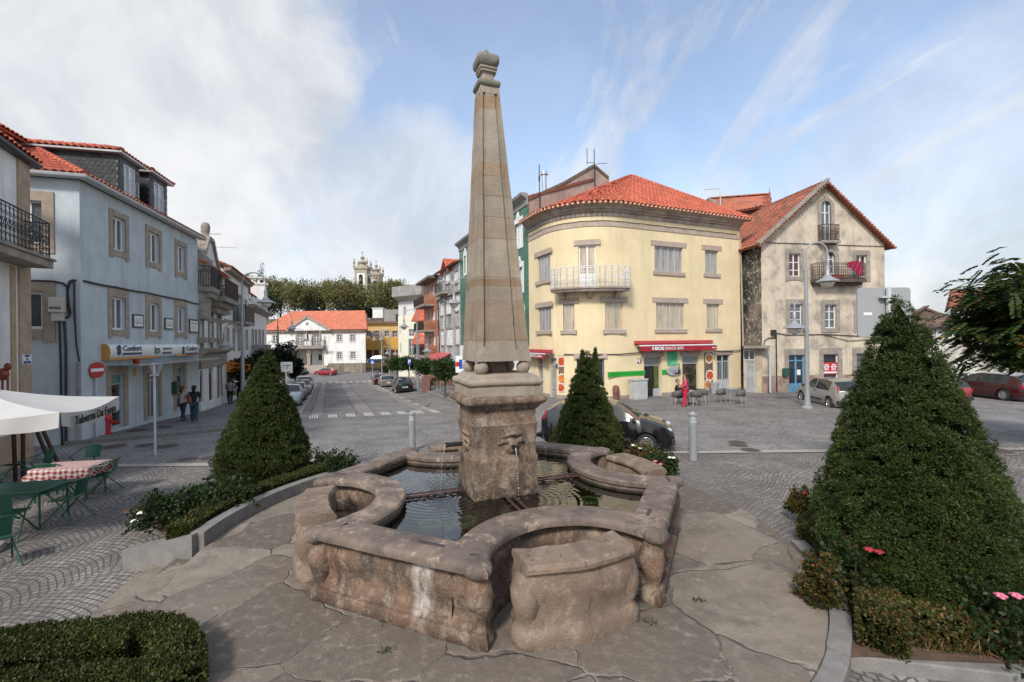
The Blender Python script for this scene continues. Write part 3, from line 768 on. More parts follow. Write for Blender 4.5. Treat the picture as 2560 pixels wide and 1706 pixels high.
def blue_house():
 K=G(205,1110);d1=Vector((-280/F,1)).normalized();d0=Vector((-.954,-.298))
 r=Path([(K.x,K.y),tuple(Vector((K.x,K.y))+d1*12)]);sR=r.hit(497,950)[0]
 Rp=Vector((K.x,K.y))+d1*sR;Lp=Vector((K.x,K.y))+d0*8
 P=Path([tuple(Lp),(K.x,K.y),tuple(Rp)]);PR=Path([(K.x,K.y),tuple(Rp)]);PLf=Path([tuple(Lp),(K.x,K.y)])
 ze=PR.z('R1',1000,900)[1];print('blue',K,sR,'eave',ze)
 B=thing('shop_house','light blue three storey house with slate dormers and shop sign, left of the street','house',(0,0,0))
 up=[opz(PR,'R1',*a)for a in((918,1030,1022,1300),(1210,1152,1297,1395),(1443,1258,1508,1472))]
 lo=[opz(PR,'R2',*a)for a in((910,175,1022,442),(1210,222,1296,455),(1443,255,1510,462))]
 dr=[opz(PR,'R2',*a)for a in((903,795,1012,1245),(1198,775,1295,1165),(1438,742,1502,1090))]
 lw=[opz(PLf,'R1',120,885,345,1235),opz(PLf,'R2',120,125,350,435)]
 lw=[[o[0],o[1],o[2],o[3]]for o in lw]
 ops=[o for o in up+lo+dr];sh=PLf.len
 mb=MB();wall_mesh(mb,PR,-.7,ze,ops);wall_mesh(mb,PLf,-.4,ze,lw)
 din=Vector((-d1.y,d1.x))*8
 bk=[tuple(Lp),tuple(Rp),tuple(Rp+din)]
 box_walls(mb,[tuple(Rp),tuple(Rp+din),tuple(Lp+d0*-0+Vector((-1.5,5))),tuple(Lp)],-.4,ze,skip=(3,))
 mb.build('wall',m_blue,B)
 tilt={0:1,2:1}
 for i,o in enumerate(up):
  w=window(B,PR,o,2,glass=M_GLASSB,surround=1,sw=.24,ears=.1,fw=.085)
  if i in(0,2):
   s0,s1,a,b=o;g=MB();sm=(s0+s1)/2;oo,t,n=PR.frame(sm)
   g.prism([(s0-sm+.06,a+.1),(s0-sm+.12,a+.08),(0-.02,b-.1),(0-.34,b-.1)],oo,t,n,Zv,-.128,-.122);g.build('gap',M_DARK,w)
 for o in lo:window(B,PR,o,2,fw=.085,glass=M_GLASSB,surround=1,sw=.24,ears=.1,head=.08)
 window(B,PLf,lw[0],2,glass=M_GLASSB,surround=1,sw=.34);window(B,PLf,lw[1],1,glass=M_GLASS,surround=1,sw=.36,fw=.1,ears=.12)
 m_teal=mat('teal_shop_glass',(.10,.24,.22),.15,.15,2,spec=.7)
 m_shop=mat('shop_glass',(.03,.034,.035),.05,.4,3,spec=.9,blotch=(.12,.10,.09),bl_scale=2.2)
 m_gdoor=mat('grey_glass_door',(.16,.18,.175),.08,.15,2,spec=.8)
 for i,o in enumerate(dr):
  f=window(B,PR,o,1 if i!=1 else 2,glass=(m_shop,m_gdoor,m_shop)[i],frame=M_ALU,surround=1,sw=.27,sill=False,name='shop_door',hz=[.8],bottom=.05)
  if i!=1:
   t=MB();lbox(t,PR,o[0]+.06,o[1]-.06,-.11,-.10,o[2]+(o[3]-o[2])*.81,o[3]-.06);t.build('fanlight',m_teal,f)
 e=.35
 hd=4.6;rise=.56
 n1=Vector((d1.y,-d1.x));n0=Vector((-d0.y,d0.x));n0=Vector((.298,-.954))
 kK=Vector((K.x,K.y))
 def cor(a,b,da,db):
  M2=Matrix(((n1.x,n1.y),(n0.x,n0.y)));c=Vector((kK.dot(n1)+da,kK.dot(n0)+db));return M2.inverted()@c
 ek=cor(0,0,e,e);ap=cor(0,0,-hd,-hd)
 eR=Rp+n1*e+d1*.15;eL=Lp+n0*e;zE=ze+.12
 apz=zE+(hd+e)*rise
 rR=ap+d1*((Rp-ap).dot(d1));rL=ap+d0*((Lp-ap).dot(d0))
 A3=(ap.x,ap.y,apz)
 roof(B,[[(ek.x,ek.y,zE),(eR.x,eR.y,zE),(rR.x,rR.y,apz),A3],[(eL.x,eL.y,zE),(ek.x,ek.y,zE),A3,(rL.x,rL.y,apz)],[(eR.x,eR.y,zE)[:2]+(zE,),(Rp.x+din.x*1.15,Rp.y+din.y*1.15,zE),(rR.x,rR.y,apz)]],[((ek.x,ek.y,zE),A3),(A3,(rR.x,rR.y,apz)),(A3,(rL.x,rL.y,apz))],tw=.24,tl=.42)
 gp=Path([tuple(eL),tuple(ek),tuple(eR)])
 g=MB();sweep(g,gp,[(-.3,zE-.1),(-.02,zE-.13),(.06,zE-.10),(.09,zE-.02),(.07,zE+.0),(.05,zE-.06),(-.02,zE-.09)]);g.build('gutter',M_GUT,B)
 def dormer(sA,sB,zt,back,m_win=True):
  dz0=zE-.05;o=PR.at(sA);inn=-n1
  base=.25
  q=[PR.at(sA)-n1*base,PR.at(sB)-n1*base];bq=[q[0]-n1*back,q[1]-n1*back]
  FP=Path([tuple(q[0]),tuple(q[1])]);w=FP.len
  op=[w*.26,w*.80,dz0+.45,zt-.25]
  mb=MB();wall_mesh(mb,FP,dz0,zt,[op],.1)
  for a,b in((q[0],bq[0]),(bq[1],q[1]),(bq[0],bq[1])):mb.add([(a.x,a.y,dz0),(b.x,b.y,dz0),(b.x,b.y,zt),(a.x,a.y,zt)],[(0,1,2,3)])
  for(a,b,nn,skip)in((bq[0],q[0],-d1,None),(q[0],q[1],n1,op),(bq[0],q[0],-d1,None)):
   t=(b-a);L=t.length;t=t/L;rw=.2;nr=int((zt-dz0)/.16);nn3=Vector((nn.x,nn.y,0))
   for j in range(nr):
    zz_=zt-.04-j*.16
    for i in range(-1,int(L/rw)+1):
     c=(i+(.5 if j%2 else 0))*rw+rw/2
     if c-rw/2<0 or c+rw/2>L:continue
     if skip and skip[0]-rw*.6<c<skip[1]+rw*.6 and skip[2]-.05<zz_-.1<skip[3]+.15:continue
     pts=[(-rw/2+.004,0)]+[(-(rw/2-.004)*math.cos(math.pi*h/6),-.12-.085*math.sin(math.pi*h/6))for h in range(7)]+[(rw/2-.004,0)]
     O=Vector((a.x+t.x*c,a.y+t.y*c,zz_));T3=Vector((t.x,t.y,0))
     mb.add([O+T3*x_+Zv*y_+nn3*(.006-y_*.07)for x_,y_ in pts],[tuple(range(len(pts)))])
  D=mb.build('dormer',m_slate,B,recalc=False)
  f=window(D,FP,op,2,glass=M_NET,fw=.06,inset=.04)
  railing(D,[tuple(FP.at(op[0]-.1)+n1*.07),tuple(FP.at(op[1]+.1)+n1*.07)],op[2]+.1,.62,M_GUT,sp=.22,name='window_guard',r=.01,rail=.014)
  ov=.22;ea=[q[0]+n1*ov-d1*ov,q[1]+n1*ov+d1*ov];zt2=zt+.06
  pitch=.22;bl=back+ov+.3
  r0=ea[0]-n1*bl;r1_=ea[1]-n1*bl
  mid=(w+2*ov)/2;hipd=mid
  h1=ea[0]+d1*mid-n1*min(mid,bl);hz_=zt2+min(mid,bl)*.42
  hb=ea[0]+d1*mid-n1*bl
  roof(D,[[(ea[0].x,ea[0].y,zt2),(ea[1].x,ea[1].y,zt2),(h1.x,h1.y,hz_)],[(r0.x,r0.y,zt2),(ea[0].x,ea[0].y,zt2),(h1.x,h1.y,hz_),(hb.x,hb.y,hz_)],[(ea[1].x,ea[1].y,zt2),(r1_.x,r1_.y,zt2),(hb.x,hb.y,hz_),(h1.x,h1.y,hz_)]],[((ea[0].x,ea[0].y,zt2),(h1.x,h1.y,hz_)),((ea[1].x,ea[1].y,zt2),(h1.x,h1.y,hz_)),((h1.x,h1.y,hz_),(hb.x,hb.y,hz_))],tw=.24,tl=.4)
  fb=MB();fp=Path([tuple(r0),tuple(ea[0]),tuple(ea[1])]);sweep(fb,fp,[(-.2,zt2-.07),(.02,zt2-.07),(.03,zt2-.0),(-.2,zt2+.0)]);fb.build('fascia',M_GUT,D)
 s1a,z1t=PR.z('R1',1020,560);s1b=PR.z('R1',1190,800)[0]
 s2a=PR.z('R1',1270,900)[0];s2b,z2t=PR.z('R1',1410,800)
 z1t=PR.z('R1',1105,590)[1]+.12;z2t=PR.z('R1',1340,735)[1]+.12
 print('dormers',s1a,s1b,z1t,s2a,s2b,z2t)
 dormer(s1a,s1b,z1t,3.6);dormer(s2a,s2b,z2t,3.0)
 lb=MB();a=PLf.at(PLf.len-3.3)-Vector((n0.x,n0.y))*.9;b2=PLf.at(0)-n0*.9
 lz=zE+.2;lt=zE+2.0
 q2=a-n0*3.2
 lb.add([(b2.x,b2.y,lz),(a.x,a.y,lz),(a.x,a.y,lt),(b2.x,b2.y,lt)],[(0,1,2,3)]);lb.add([(a.x,a.y,lz),(q2.x,q2.y,lz),(q2.x,q2.y,lt),(a.x,a.y,lt)],[(0,1,2,3)])
 D=lb.build('dormer',m_slate,B)
 ea=a+n0*.3-d0*.3;eb=b2+n0*.3;rz_=lt+.05;rr=ea-n0*2.2;rb=eb-n0*2.2
 eq=q2-d0*.3
 roof(D,[[(eb.x,eb.y,rz_),(ea.x,ea.y,rz_),(rr.x+d0.x*2.2,rr.y+d0.y*2.2,rz_+1.1),(rb.x,rb.y,rz_+1.1)],[(ea.x,ea.y,rz_),(eq.x,eq.y,rz_),(rr.x+d0.x*2.2,rr.y+d0.y*2.2,rz_+1.1)]],[((ea.x,ea.y,rz_),(rr.x+d0.x*2.2,rr.y+d0.y*2.2,rz_+1.1))],tw=.24,tl=.42)
 gg=MB();sweep(gg,Path([tuple(eb),tuple(ea)]),[(-.3,rz_-.12),(.06,rz_-.12),(.08,rz_-.0),(-.3,rz_-.0)]);gg.build('gutter',M_GUT,D)
 cable(B,sagline(PLf,'R2',((240,40),(340,42),(440,46),(520,62),(553,95)),.04)+sagline(PLf,'R2',((556,130),(568,250),(580,300),(560,340),(510,358)),.05),.035)
 cable(B,sagline(PLf,'R2',((575,330),(560,240),(557,120),(575,50),(600,38)),.05)+sagline(PR,'R2',((690,45),(930,92),(1200,140),(1500,200),(1618,232)),.05,.02),.04)
 cable(B,sagline(PLf,'R2',((490,350),(497,500),(505,780),(505,900),(515,1380)),.05),.035)
 cable(B,sagline(PLf,'R2',((532,365),(545,600),(545,900),(545,1385)),.05),.04)
 cable(B,sagline(PLf,'R2',((612,40),(615,300),(630,560),(655,700)),.05),.03)
 pp=MB();pp.tube(sagline(PLf,'R2',((650,705),(640,1380)),.06),.06,8);pp.build('pipe',m_conc,B)
 c=onwall(PLf,'R2',495,240,0);s,zb=PLf.z('R2',495,240);w=abs(PLf.z('R2',550,240)[0]-PLf.z('R2',437,240)[0]);h=PLf.z('R2',495,178)[1]-PLf.z('R2',495,300)[1]
 m_box=mat('cream_box',(.55,.53,.47),.6,.05,3)
 mb=MB();lbox(mb,PLf,s-w/2,s+w/2,.001,.3,zb-h/2,zb+h/2);lbox(mb,PLf,s-w*.4,s+w*.4,.001,.22,zb-h/2-.3,zb-h/2-.004)
 o=mb.build('meter_box',m_box,None,bev=.012);tag(o,'cream metal meter box with cables on the blue house corner','meter box')
 oo,t,n=PLf.frame(s,zb);text_mesh('BUGA',.12,M_CABLE,o,oo+n*.303-Zv*.12,t,Zv,bold=.004)
 a=opz(PR,'R2',832,558,1578,668);sm=(a[0]+a[1])/2;w=a[1]-a[0];zc=(a[2]+a[3])/2;hh=(PR.z('R2',1200,556)[1]-PR.z('R2',1200,668)[1])/2
 oo,t,n=PR.frame(sm,zc);SG=thing('shop_sign','long white rounded shop sign with blue lettering on the blue house','shop sign',(0,0,0))
 m_sign=mat('white_sign_plastic',(.70,.70,.68),.3,.03,2);m_org=mat('orange_sign_edge',(.55,.25,.06),.35,.05,2);m_navy=mat('navy_letter',(.012,.02,.09),.4,.02,2);m_dgrn=mat('dark_green_letter',(.01,.10,.085),.4,.02);m_greyl=mat('grey_letter',(.09,.09,.10),.4,.02)
 pr=[(0.0,-hh)]+[(.12+.16*math.cos(x),hh*math.sin(x))for x in np.linspace(-math.pi/2,math.pi/2,9)]+[(0.0,hh)]
 mb=MB();mb.add([oo+t*q+n*x+Zv*y for q in(-w/2,w/2)for x,y in pr],[(i,i+1,len(pr)+i+1,len(pr)+i)for i in range(len(pr)-1)]+[tuple(range(len(pr)))[::-1],tuple(range(len(pr),2*len(pr)))]);mb.build('light_box',m_sign,SG,smooth='auto')
 mb=MB()
 for q0,q1 in((-w/2-.03,-w/2-.002),(w/2+.002,w/2+.03)):
  mb.add([oo+t*q+n*x*1.03+Zv*y*1.03 for q in(q0,q1)for x,y in pr],[(i,i+1,len(pr)+i+1,len(pr)+i)for i in range(len(pr)-1)]+[tuple(range(len(pr)))[::-1],tuple(range(len(pr),2*len(pr)))])
 for q0,q1 in((-w/2,-w*.04),(w*.18,w/2)):mb.fbox(oo,t,n,Zv,q0,q1,.05,.235,-hh*1.02,-hh*.70)
 mb.build('end_cap',m_org,SG)
 fx=oo+n*.285
 def tx(x,y):s_,z_=PR.z('R2',x,y);return fx+t*(s_-sm)+Zv*(z_-zc)
 k=hh*2
 for x0,x8 in((1020,905),(1520,1448)):
  sc_=1.0;ww=abs(PR.z('R2',1108,600)[0]-PR.z('R2',935,600)[0])
  text_mesh('Confort',k*.52,m_navy,SG,tx(x0,598)+Zv*.02,t,Zv,bold=.006,maxw=ww*.92)
  text_mesh('8',k*.8,m_navy,SG,tx(x8,612),t,Zv,bold=.03)
  mb=MB();c=tx(x0,636);mb.fbox(c,t,n,Zv,-ww*.46,ww*.46,-.002,.004,-k*.07,k*.07);mb.build('underline',m_navy,SG)
 text_mesh('im',k*.85,m_dgrn,SG,tx(1228,607),t,Zv,bold=.012)
 text_mesh('IRMÃOS',k*.26,m_greyl,SG,tx(1315,597),t,Zv,maxw=.85);text_mesh('MENDONÇA',k*.22,m_greyl,SG,tx(1312,630),t,Zv,maxw=.85,bold=.004)
 a0,za=PR.z('R2',880,735);a1,zb2=PR.z('R2',1600,700)
 zc2=min(za,zb2);zc2=PR.z('R2',1200,705)[1]
 mb=MB();sm2=(a0+a1)/2;o2,t,n=PR.frame(sm2,zc2);mb.fbox(o2,t,n,Zv,a0-sm2-.1,a1-sm2+.1,.001,1.1,-.03,.0);mb.fbox(o2,t,n,Zv,a0-sm2-.12,a1-sm2+.12,1.101,1.13,-.06,.03)
 o=mb.build('canopy',mat('canopy_glass',(.30,.33,.34),.15,.05,1,spec=.7),B)
 for i,(x0,y0,x1,y1,txt,lab)in enumerate(((1078,315,1165,425,('ADVOGADA',),'dark framed plaque left of three between the blue house windows'),(1340,345,1408,440,('ADVOGADO',),'small dark framed plaque between second and third window of the blue house'),(1540,355,1615,468,('ADVOGADOS',),'framed plaque at the right end of the blue house'))):
  q=opz(PR,'R2',x0,y0,x1,y1);sm3=(q[0]+q[1])/2;zc3=(q[2]+q[3])/2;o3,t,n=PR.frame(sm3,zc3);w3=(q[1]-q[0])/2;h3=(q[3]-q[2])/2
  PQ=thing('plaque',lab,'plaque',(0,0,0),group='framed plaques on the blue house')
  mb=MB();mb.fbox(o3,t,n,Zv,-w3,w3,.0,.05,-h3,h3);mb.build('frame',mat('plaque_frame',(.07,.065,.06),.5,.05),PQ)
  mb=MB();mb.fbox(o3,t,n,Zv,-w3*.8,w3*.8,.04,.054,-h3*.76,h3*.76);mb.build('board',M_FRAME,PQ)
  text_mesh(txt[0],h3*.26,m_greyl,PQ,o3+n*.056+Zv*(-h3*.3 if i<2 else h3*.4),t,Zv,maxw=w3*1.3)
  mb=MB()
  for j in range(3):mb.fbox(o3+Zv*(h3*(.35-.2*j)if i<2 else h3*(0-.22*j)),t,n,Zv,-w3*.6,w3*.6,.052,.057,-.012,.012)
  mb.build('small_print',mat('pale_print',(.35,.35,.38),.6,.02),PQ)
 m_red=mat('signal_red',(.45,.022,.025),.4,.05,4)
 s4,z4=PR.z('R2',1100,690);o4,t,n=PR.frame(s4,z4);mb=MB();mb.tube([o4,o4+n*.1,o4+n*.16],[.16,.16,.1],14);o=mb.build('alarm',m_red,None,smooth='auto');tag(o,'round red alarm bell below the shop sign','alarm bell')
 s4,z4=PR.z('R2',1098,786);o4,t,n=PR.frame(s4,z4);mb=MB();mb.fbox(o4,t,n,Zv,-.11,.11,0,.02,-.17,.17);o=mb.build('small_sign',mat('yellow_sign',(.6,.36,.03),.5,.1,30,blotch=(.05,.04,.03),bl_scale=9,bl_amt=1),None);tag(o,'small yellow and black sign between the shop doors of the blue house','sign')
 s4,z4=PR.z('R2',1415,915);o4,t,n=PR.frame(s4,z4);mb=MB();mb.fbox(o4,t,n,Zv,-.19,.19,0.0,.24,-.32,.32);o=mb.build('letter_box',mat('dark_green_paint',(.03,.06,.05),.5,.1),None,bev=.02);tag(o,'dark green letter box on the wall beside the two walking women','letter box')
 return PR,Rp
BLUE,BLUE_R=blue_house()
def white_left():
 c=Vector((-15.0,13.9));d=Vector((-.49,1)).normalized()
 cpx=(72-1280)/F
 c=Vector((cpx*14.2,14.2));P=Path([tuple(c-d*7),tuple(c)])
 B=thing('white_house','white house with granite corner and iron balcony at the left edge','house')
 zt=P.z('R1',180,520)[1];print('white_left eave',zt)
 L=P.len;nrm=Vector((d.y,-d.x));bk=c-nrm*7
 mb=MB();wall_mesh(mb,P,.9,zt,[]);box_walls(mb,[tuple(c),tuple(bk),tuple(bk-d*7)],.9,zt,skip=(2,));mb.build('wall',m_wplast,B)
 mb=MB();lbox(mb,P,L-.62,L+.04,-.05,.05,.95,zt);lbox(mb,P,0,L-.95,.0,.06,-.3,.95);lbox(mb,P,L-.95,L+.05,-.04,.08,-.3,.945);lbox(mb,P,L-1.05,L-.80,-.05,.035,.95,zt-3.5)
 e0,tt,nn=P.frame(L);mb.fbox(e0,nn*-1,tt,Zv,-.0,.7,.0,.045,-.3,zt)
 mb.build('corner_pilaster',mat('sandy_granite',(.42,.32,.215),.85,.14,3,bump=.3,bscale=40,blotch=(.29,.22,.16),bl_scale=1.0,speck=(.27,.2,.15),sp_scale=45),B)
 zb=P.z('R1',330,1385)[1];
 bz=3.5+(zz('R1',0,0)[1],0)[1]
 s_end=L-.35;o0,t,n=P.frame(s_end);out=.62
 zb=CAM.z+ray(*zz('R1',402,1370)).z*((o0+n*out).y)
 P1=o0+n*out;P2=P.frame(L-6)[0]+n*out
 mb=MB();mb.fbox(o0,t,n,Zv,-6,.06,0.0,out+.08,zb-.28,zb-.06);mb.fbox(o0,t,n,Zv,-6,.1,.0,out+.14,zb-.06,zb+.02);mb.build('balcony',M_GRANG,B,bev=.015)
 railing(B,[tuple((o0)[:2]),tuple(P1[:2]),tuple(P2[:2])],zb+.02,1.1,M_BLACKI,sp=.2,r=.011,ornate=True)
 zt-=.2;e0=c+nrm*.24+d*.25;e1=c-d*7+nrm*.24;b0=c-nrm*3.5+d*.25;b1=c-d*7-nrm*3.5
 roof(B,[[(e1.x,e1.y,zt+.15),(e0.x,e0.y,zt+.15),(b0.x,b0.y,zt+2.0),(b1.x,b1.y,zt+2.0)]],tw=.24,tl=.42)
 mb=MB();sweep(mb,Path([tuple(e1),tuple(e0)]),[(-.3,zt+.0),(-.05,zt+.0),(.04,zt+.03),(.05,zt+.1),(-.3,zt+.1)]);mb.build('gutter',M_BLACKI,B)
 a=zz('R2',150,640);b=zz('R2',233,722);o,t,n=P.frame(L-.29,0);n2=n
 dpt=o.y;z0=CAM.z+ray(*b).z*dpt;z1=CAM.z+ray(*a).z*dpt;o.z=(z0+z1)/2;h=(z1-z0)/2
 SG=thing('street_name_plate','white street name plate with blue lettering on the granite corner','street sign',(0,0,0))
 mb=MB();mb.fbox(o,t,n,Zv,-.27,.27,.051,.07,-h,h);mb.build('plate',M_FRAME,SG)
 bl=mat('plate_blue',(.03,.07,.3),.5,.02)
 mb=MB()
 for q in((-.25,.25,h-.04,h-.025),(-.25,.25,-h+.025,-h+.04)):mb.fbox(o,t,n,Zv,q[0],q[1],.07,.073,q[2],q[3])
 mb.build('border',bl,SG)
 for i,s in enumerate(('LARGO','DA','MISERICORDIA')):text_mesh(s,.11,bl,SG,o+n*.072+Zv*(.1-.1*i),t,Zv,maxw=(.26,.1,.42)[i],bold=.003)
 m_cop=mat('red_copper',(.23,.06,.035),.35,.15,4,metal=.5)
 for i,(x,y,r,lab)in enumerate((('R2',25,0,0),('R2',65,0,0))[:0]):pass
 for(x,y,r,ln,lab)in((20,805,.17,.35,'large red copper pan above the parasol, at the left edge'),(62,742,.1,.55,'smaller red copper ladle above the parasol, right of the pan')):
  px,py=zz('R2',x,y);q=AT(px,py,12.2);mb=MB();mb.sphere((0,0,0),r,14,sy=.55);mb.bar((0,0,-r*.9),(0,0,-r*.9-ln),.035);o=mb.build('copper_ladle',m_cop,None,smooth='auto');o.location=q;tag(o,lab,'ladle','copper ladles above the parasol')
 return P
WHITE_L=white_left()
def yellow():
 s=3.5/3.3;P0=Vector((2.97,23.37))*s;dl=Vector((-.375,.927));dr=Vector((.92,.39)).normalized()
 rad=3.4;tl=P0+dl*rad;tr=P0+dr*rad
 C=tl+Vector((.927,.375))*rad
 a0=math.atan2(tl.y-C.y,tl.x-C.x);a1=math.atan2(tr.y-C.y,tr.x-C.x)
 if a1<a0:a1+=2*math.pi
 arc=[C+Vector((math.cos(a0+(a1-a0)*i/14),math.sin(a0+(a1-a0)*i/14)))*rad for i in range(15)]
 rp=Path([tuple(arc[-1]),tuple(arc[-1]+dr*14)]);sR=rp.hit(1851,800)[0];Rr=arc[-1]+dr*sR
 lp=Path([tuple(tl+dl*8),tuple(tl)]);sL=8-lp.hit(1322,700)[0];Ll=tl+dl*sL
 P=Path([tuple(Ll)]+[tuple(a)for a in arc]+[tuple(Rr)])
 zt=P.z('R4',1700,660)[1];z2=P.z('R4',1543-0,640)[1]
 zc=[P.z('R4',2150,690)[1],P.z('R4',1080,580)[1],P.z('R4',330,800)[1]];print('yellow',Ll,Rr,P.len,'cornice z',zc)
 zt=(zc[0]+zc[1])/2
 B=thing('corner_house','yellow three storey corner house with rounded corner and red hipped roof','house')
 W={}
 W['door']=opz(P,'R4',735,830,892,1212)
 ul=opz(P,'R4',368,918,484,1145);um=opz(P,'R4',1413,845,1665,1070);ur=opz(P,'R4',1862,878,1980,1086)
 l=[opz(P,'R4',374,1383,492,1555+38),opz(P,'R4',597,1352,700,1590),opz(P,'R4',972,1338,1130,1585),opz(P,'R4',1428,1345,1680,1580),opz(P,'R4',1877,1355,1993,1575)]
 g0=0.0
 doors=[opz(P,'R5',1320,400,1475,800),opz(P,'R5',1662,390,1805,785),opz(P,'R5',1968,380,2090,740),opz(P,'R5',720,415,965,640),opz(P,'R5',372,412,418,745),opz(P,'R5',480,412,540,780)]
 ops=[W['door'],ul,um,ur]+l+doors
 mb=MB();wall_mesh(mb,P,-.5,zt,ops,.22)
 bkR=Rr+Vector((-dr.y,dr.x))*9;bkL=Ll+Vector((.927,.375))*9
 box_walls(mb,[tuple(Rr),tuple(bkR),tuple(bkL),tuple(Ll)],-.5,zt,skip=(3,));mb.build('wall',m_yellow,B)
 li=dict(lintel=(.28,.3),slab=(.14,.22),smat=m_pinkst,frame=M_ALU,fw=.05)
 window(B,P,ul,4,glass=M_CURTG,**li);window(B,P,um,4,glass=M_CURTG,**li);window(B,P,ur,2,glass=M_CURTG,**li)
 for i,o in enumerate(l):window(B,P,o,(4,2,2,4,2)[i],glass=M_CURTG if i==0 else M_CURT,**li)
 f=window(B,P,W['door'],2,glass=M_CURT,frame=M_FRAME,fw=.07,hz=[.33,.48],lintel=(.25,.3),smat=m_pinkst,name='balcony_door')
 o=W['door'];mb=MB();lbox(mb,P,o[0]+.07,o[1]-.07,-.118,-.10,o[2]+.02,o[2]+(o[3]-o[2])*.32);mb.build('door_panel',M_FRAME,f)
 m_grd=mat('grey_green_door',(.22,.235,.22),.4,.05,2)
 f=window(B,P,doors[0],1,glass=M_DARK,frame=M_ALU,hz=[.80],lintel=(.2,.32),smat=m_pinkst,name='shop_door',inset=.2,bottom=.02)
 o=doors[0];mb=MB();lbox(mb,P,o[0]+.05,o[1]-.05,-.19,-.17,o[2]+(o[3]-o[2])*.81,o[3]-.05);mb.build('fanlight',m_grd,f)
 mb=MB();lbox(mb,P,o[1]-.5,o[1]-.06,-.18,-.15,o[2]+.05,o[2]+.75);mb.build('door_panel',M_ALU,f)
 mb=MB();lbox(mb,P,o[1]-.42,o[1]-.08,-.185,-.17,o[2]+.76,o[2]+(o[3]-o[2])*.79);mb.build('pane',mat('green_lit_interior',(.09,.115,.03),.3,.3,2),f)
 f=window(B,P,doors[1],1,glass=mat('bar_interior',(.025,.022,.016),.12,.5,3,blotch=(.13,.12,.06),bl_scale=2.6,bl_amt=.7,spec=.6),frame=M_ALU,hz=[.82],lintel=(.2,.28),smat=m_pinkst,name='shop_window')
 o=doors[1];mb=MB();lbox(mb,P,o[0]+.05,o[1]-.05,-.12,-.10,o[2]+(o[3]-o[2])*.83,o[3]-.05);mb.build('fanlight',m_grd,f)
 f=window(B,P,doors[2],2,glass=M_GLASS,frame=M_ALU,hz=[.38,.83],lintel=(.2,.28),smat=m_pinkst,name='house_door',fw=.08)
 o=doors[2];mb=MB();lbox(mb,P,o[0]+.08,o[1]-.08,-.118,-.1,o[2]+.03,o[2]+(o[3]-o[2])*.37);mb.build('door_panel',mat('grey_paint',(.45,.46,.47),.5,.05),f)
 mb=MB()
 for i in range(1,8):q=o[0]+(o[1]-o[0])*i/8;lbox(mb,P,q-.015,q+.015,-.1,-.075,o[2]+(o[3]-o[2])*.38,o[2]+(o[3]-o[2])*.82)
 mb.build('door_grille',M_ALU,f)
 f=window(B,P,doors[3],1,glass=M_GLASS,frame=M_ALU,lintel=(.15,.28),smat=m_pinkst,name='shop_window')
 for o in doors[4:]:window(B,P,o,1,glass=M_CURTG,frame=M_ALU,hz=[.25,.82],name='shop_door',fw=.06)
 mb=MB();dz=P.z('R5',1550,715)[1];S=sorted([(o[0],o[1])for o in(doors[0],doors[2],doors[4],doors[5])]);cur=0
 for a,b in S+[(P.len,P.len)]:
  if a-cur>.05:sweep(mb,P,[(.0,-.4),(.06,-.4),(.06,dz-.03),(.04,dz),(0,dz)],cur,a)
  cur=b
 mb.build('dado',m_dado,B)
 zb=[P.z('R4',1080,660)[1],P.z('R4',2100,742)[1]];zs=sum(zb)/2
 mb=MB();sweep(mb,P,[(0,zs-.14),(.04,zs-.14),(.04,zs+.12),(0,zs+.12)]);mb.build('string_course',m_pinkst,B)
 e=.62
 mb=MB();sweep(mb,P,[(0,zt-.02),(.06,zt-.02),(.06,zt+.17),(.17,zt+.22),(.17,zt+.28),(.29,zt+.34),(.33,zt+.43),(.45,zt+.48),(.50,zt+.55),(.50,zt+.6),(0,zt+.6)]);mb.build('cornice',m_cornice,B)
 sC=P.L[7]
 cable(B,[P.frame(q,zs+.17)[0]+P.frame(q)[2]*.06-Zv*.02*abs(math.sin(q*2.5))for q in np.arange(0.1,P.len-.1,.25)],.025)
 pts=sagline(P,'R5',((610,378),(760,384),(920,382),(1100,378),(1250,365),(1310,352)),.08,.0);cable(B,pts,.03)
 cable(B,sagline(P,'R5',((1880,335),(1990,352),(2090,350),(2185,338)),.08),.025)
 pp=MB();pp.tube(sagline(P,'R4',((2170,780),(2190,1560)),.07)+sagline(P,'R5',((2195,330),),.07),.05,8);pp.build('drainpipe',m_pinkst,B)
 ze=zt+.62
 EP=[]
 for i,q in enumerate(P.p):
  sq=P.L[i];ta=P.tan(max(0,sq-.01));tb=P.tan(min(P.len,sq+.01));n=(Vector((ta.y,-ta.x))+Vector((tb.y,-tb.x))).normalized();EP.append(q+n*e)
 EP[-1]=EP[-1]+dr*.5;EP[0]=EP[0]+dl*.1
 A=AT(1578,440,33.0);A=Vector((A.x,A.y,A.z))
 E3=[(q.x,q.y,ze)for q in EP]
 bR=bkR+dr*.5;planes=[[E3[-2],E3[-1],A],[E3[-1],(bR.x,bR.y,ze),A],[E3[0],E3[1],A]]
 for i in range(1,len(E3)-2,1):planes.append([E3[i],E3[i+1],A])
 roof(B,planes,[(E3[-1],A),(E3[5],A)],tw=.30,tl=.46,amp=.06)
 mb=MB()
 EPp=Path([tuple(q)for q in EP])
 for q in np.arange(.15,EPp.len,.3):
  o,t,n=EPp.frame(q,ze-.03);mb.tube([o-n*.3,o+n*.06],.075,8)
 mb.build('eave_tiles',mat('pale_tile_ends',(.55,.34,.23),.8,.15,6),B)
 b0=P.z('R4',525,1240)[0];b1=P.z('R4',1152,1200)[0];zf=W['door'][2];
 SS=np.linspace(b0+.25,b1-.25,14)
 out=.85
 op_=[]
 for q in SS:o,t,n=P.frame(q);op_.append((o+n*out,o-n*.02))
 mb=MB();v=[];
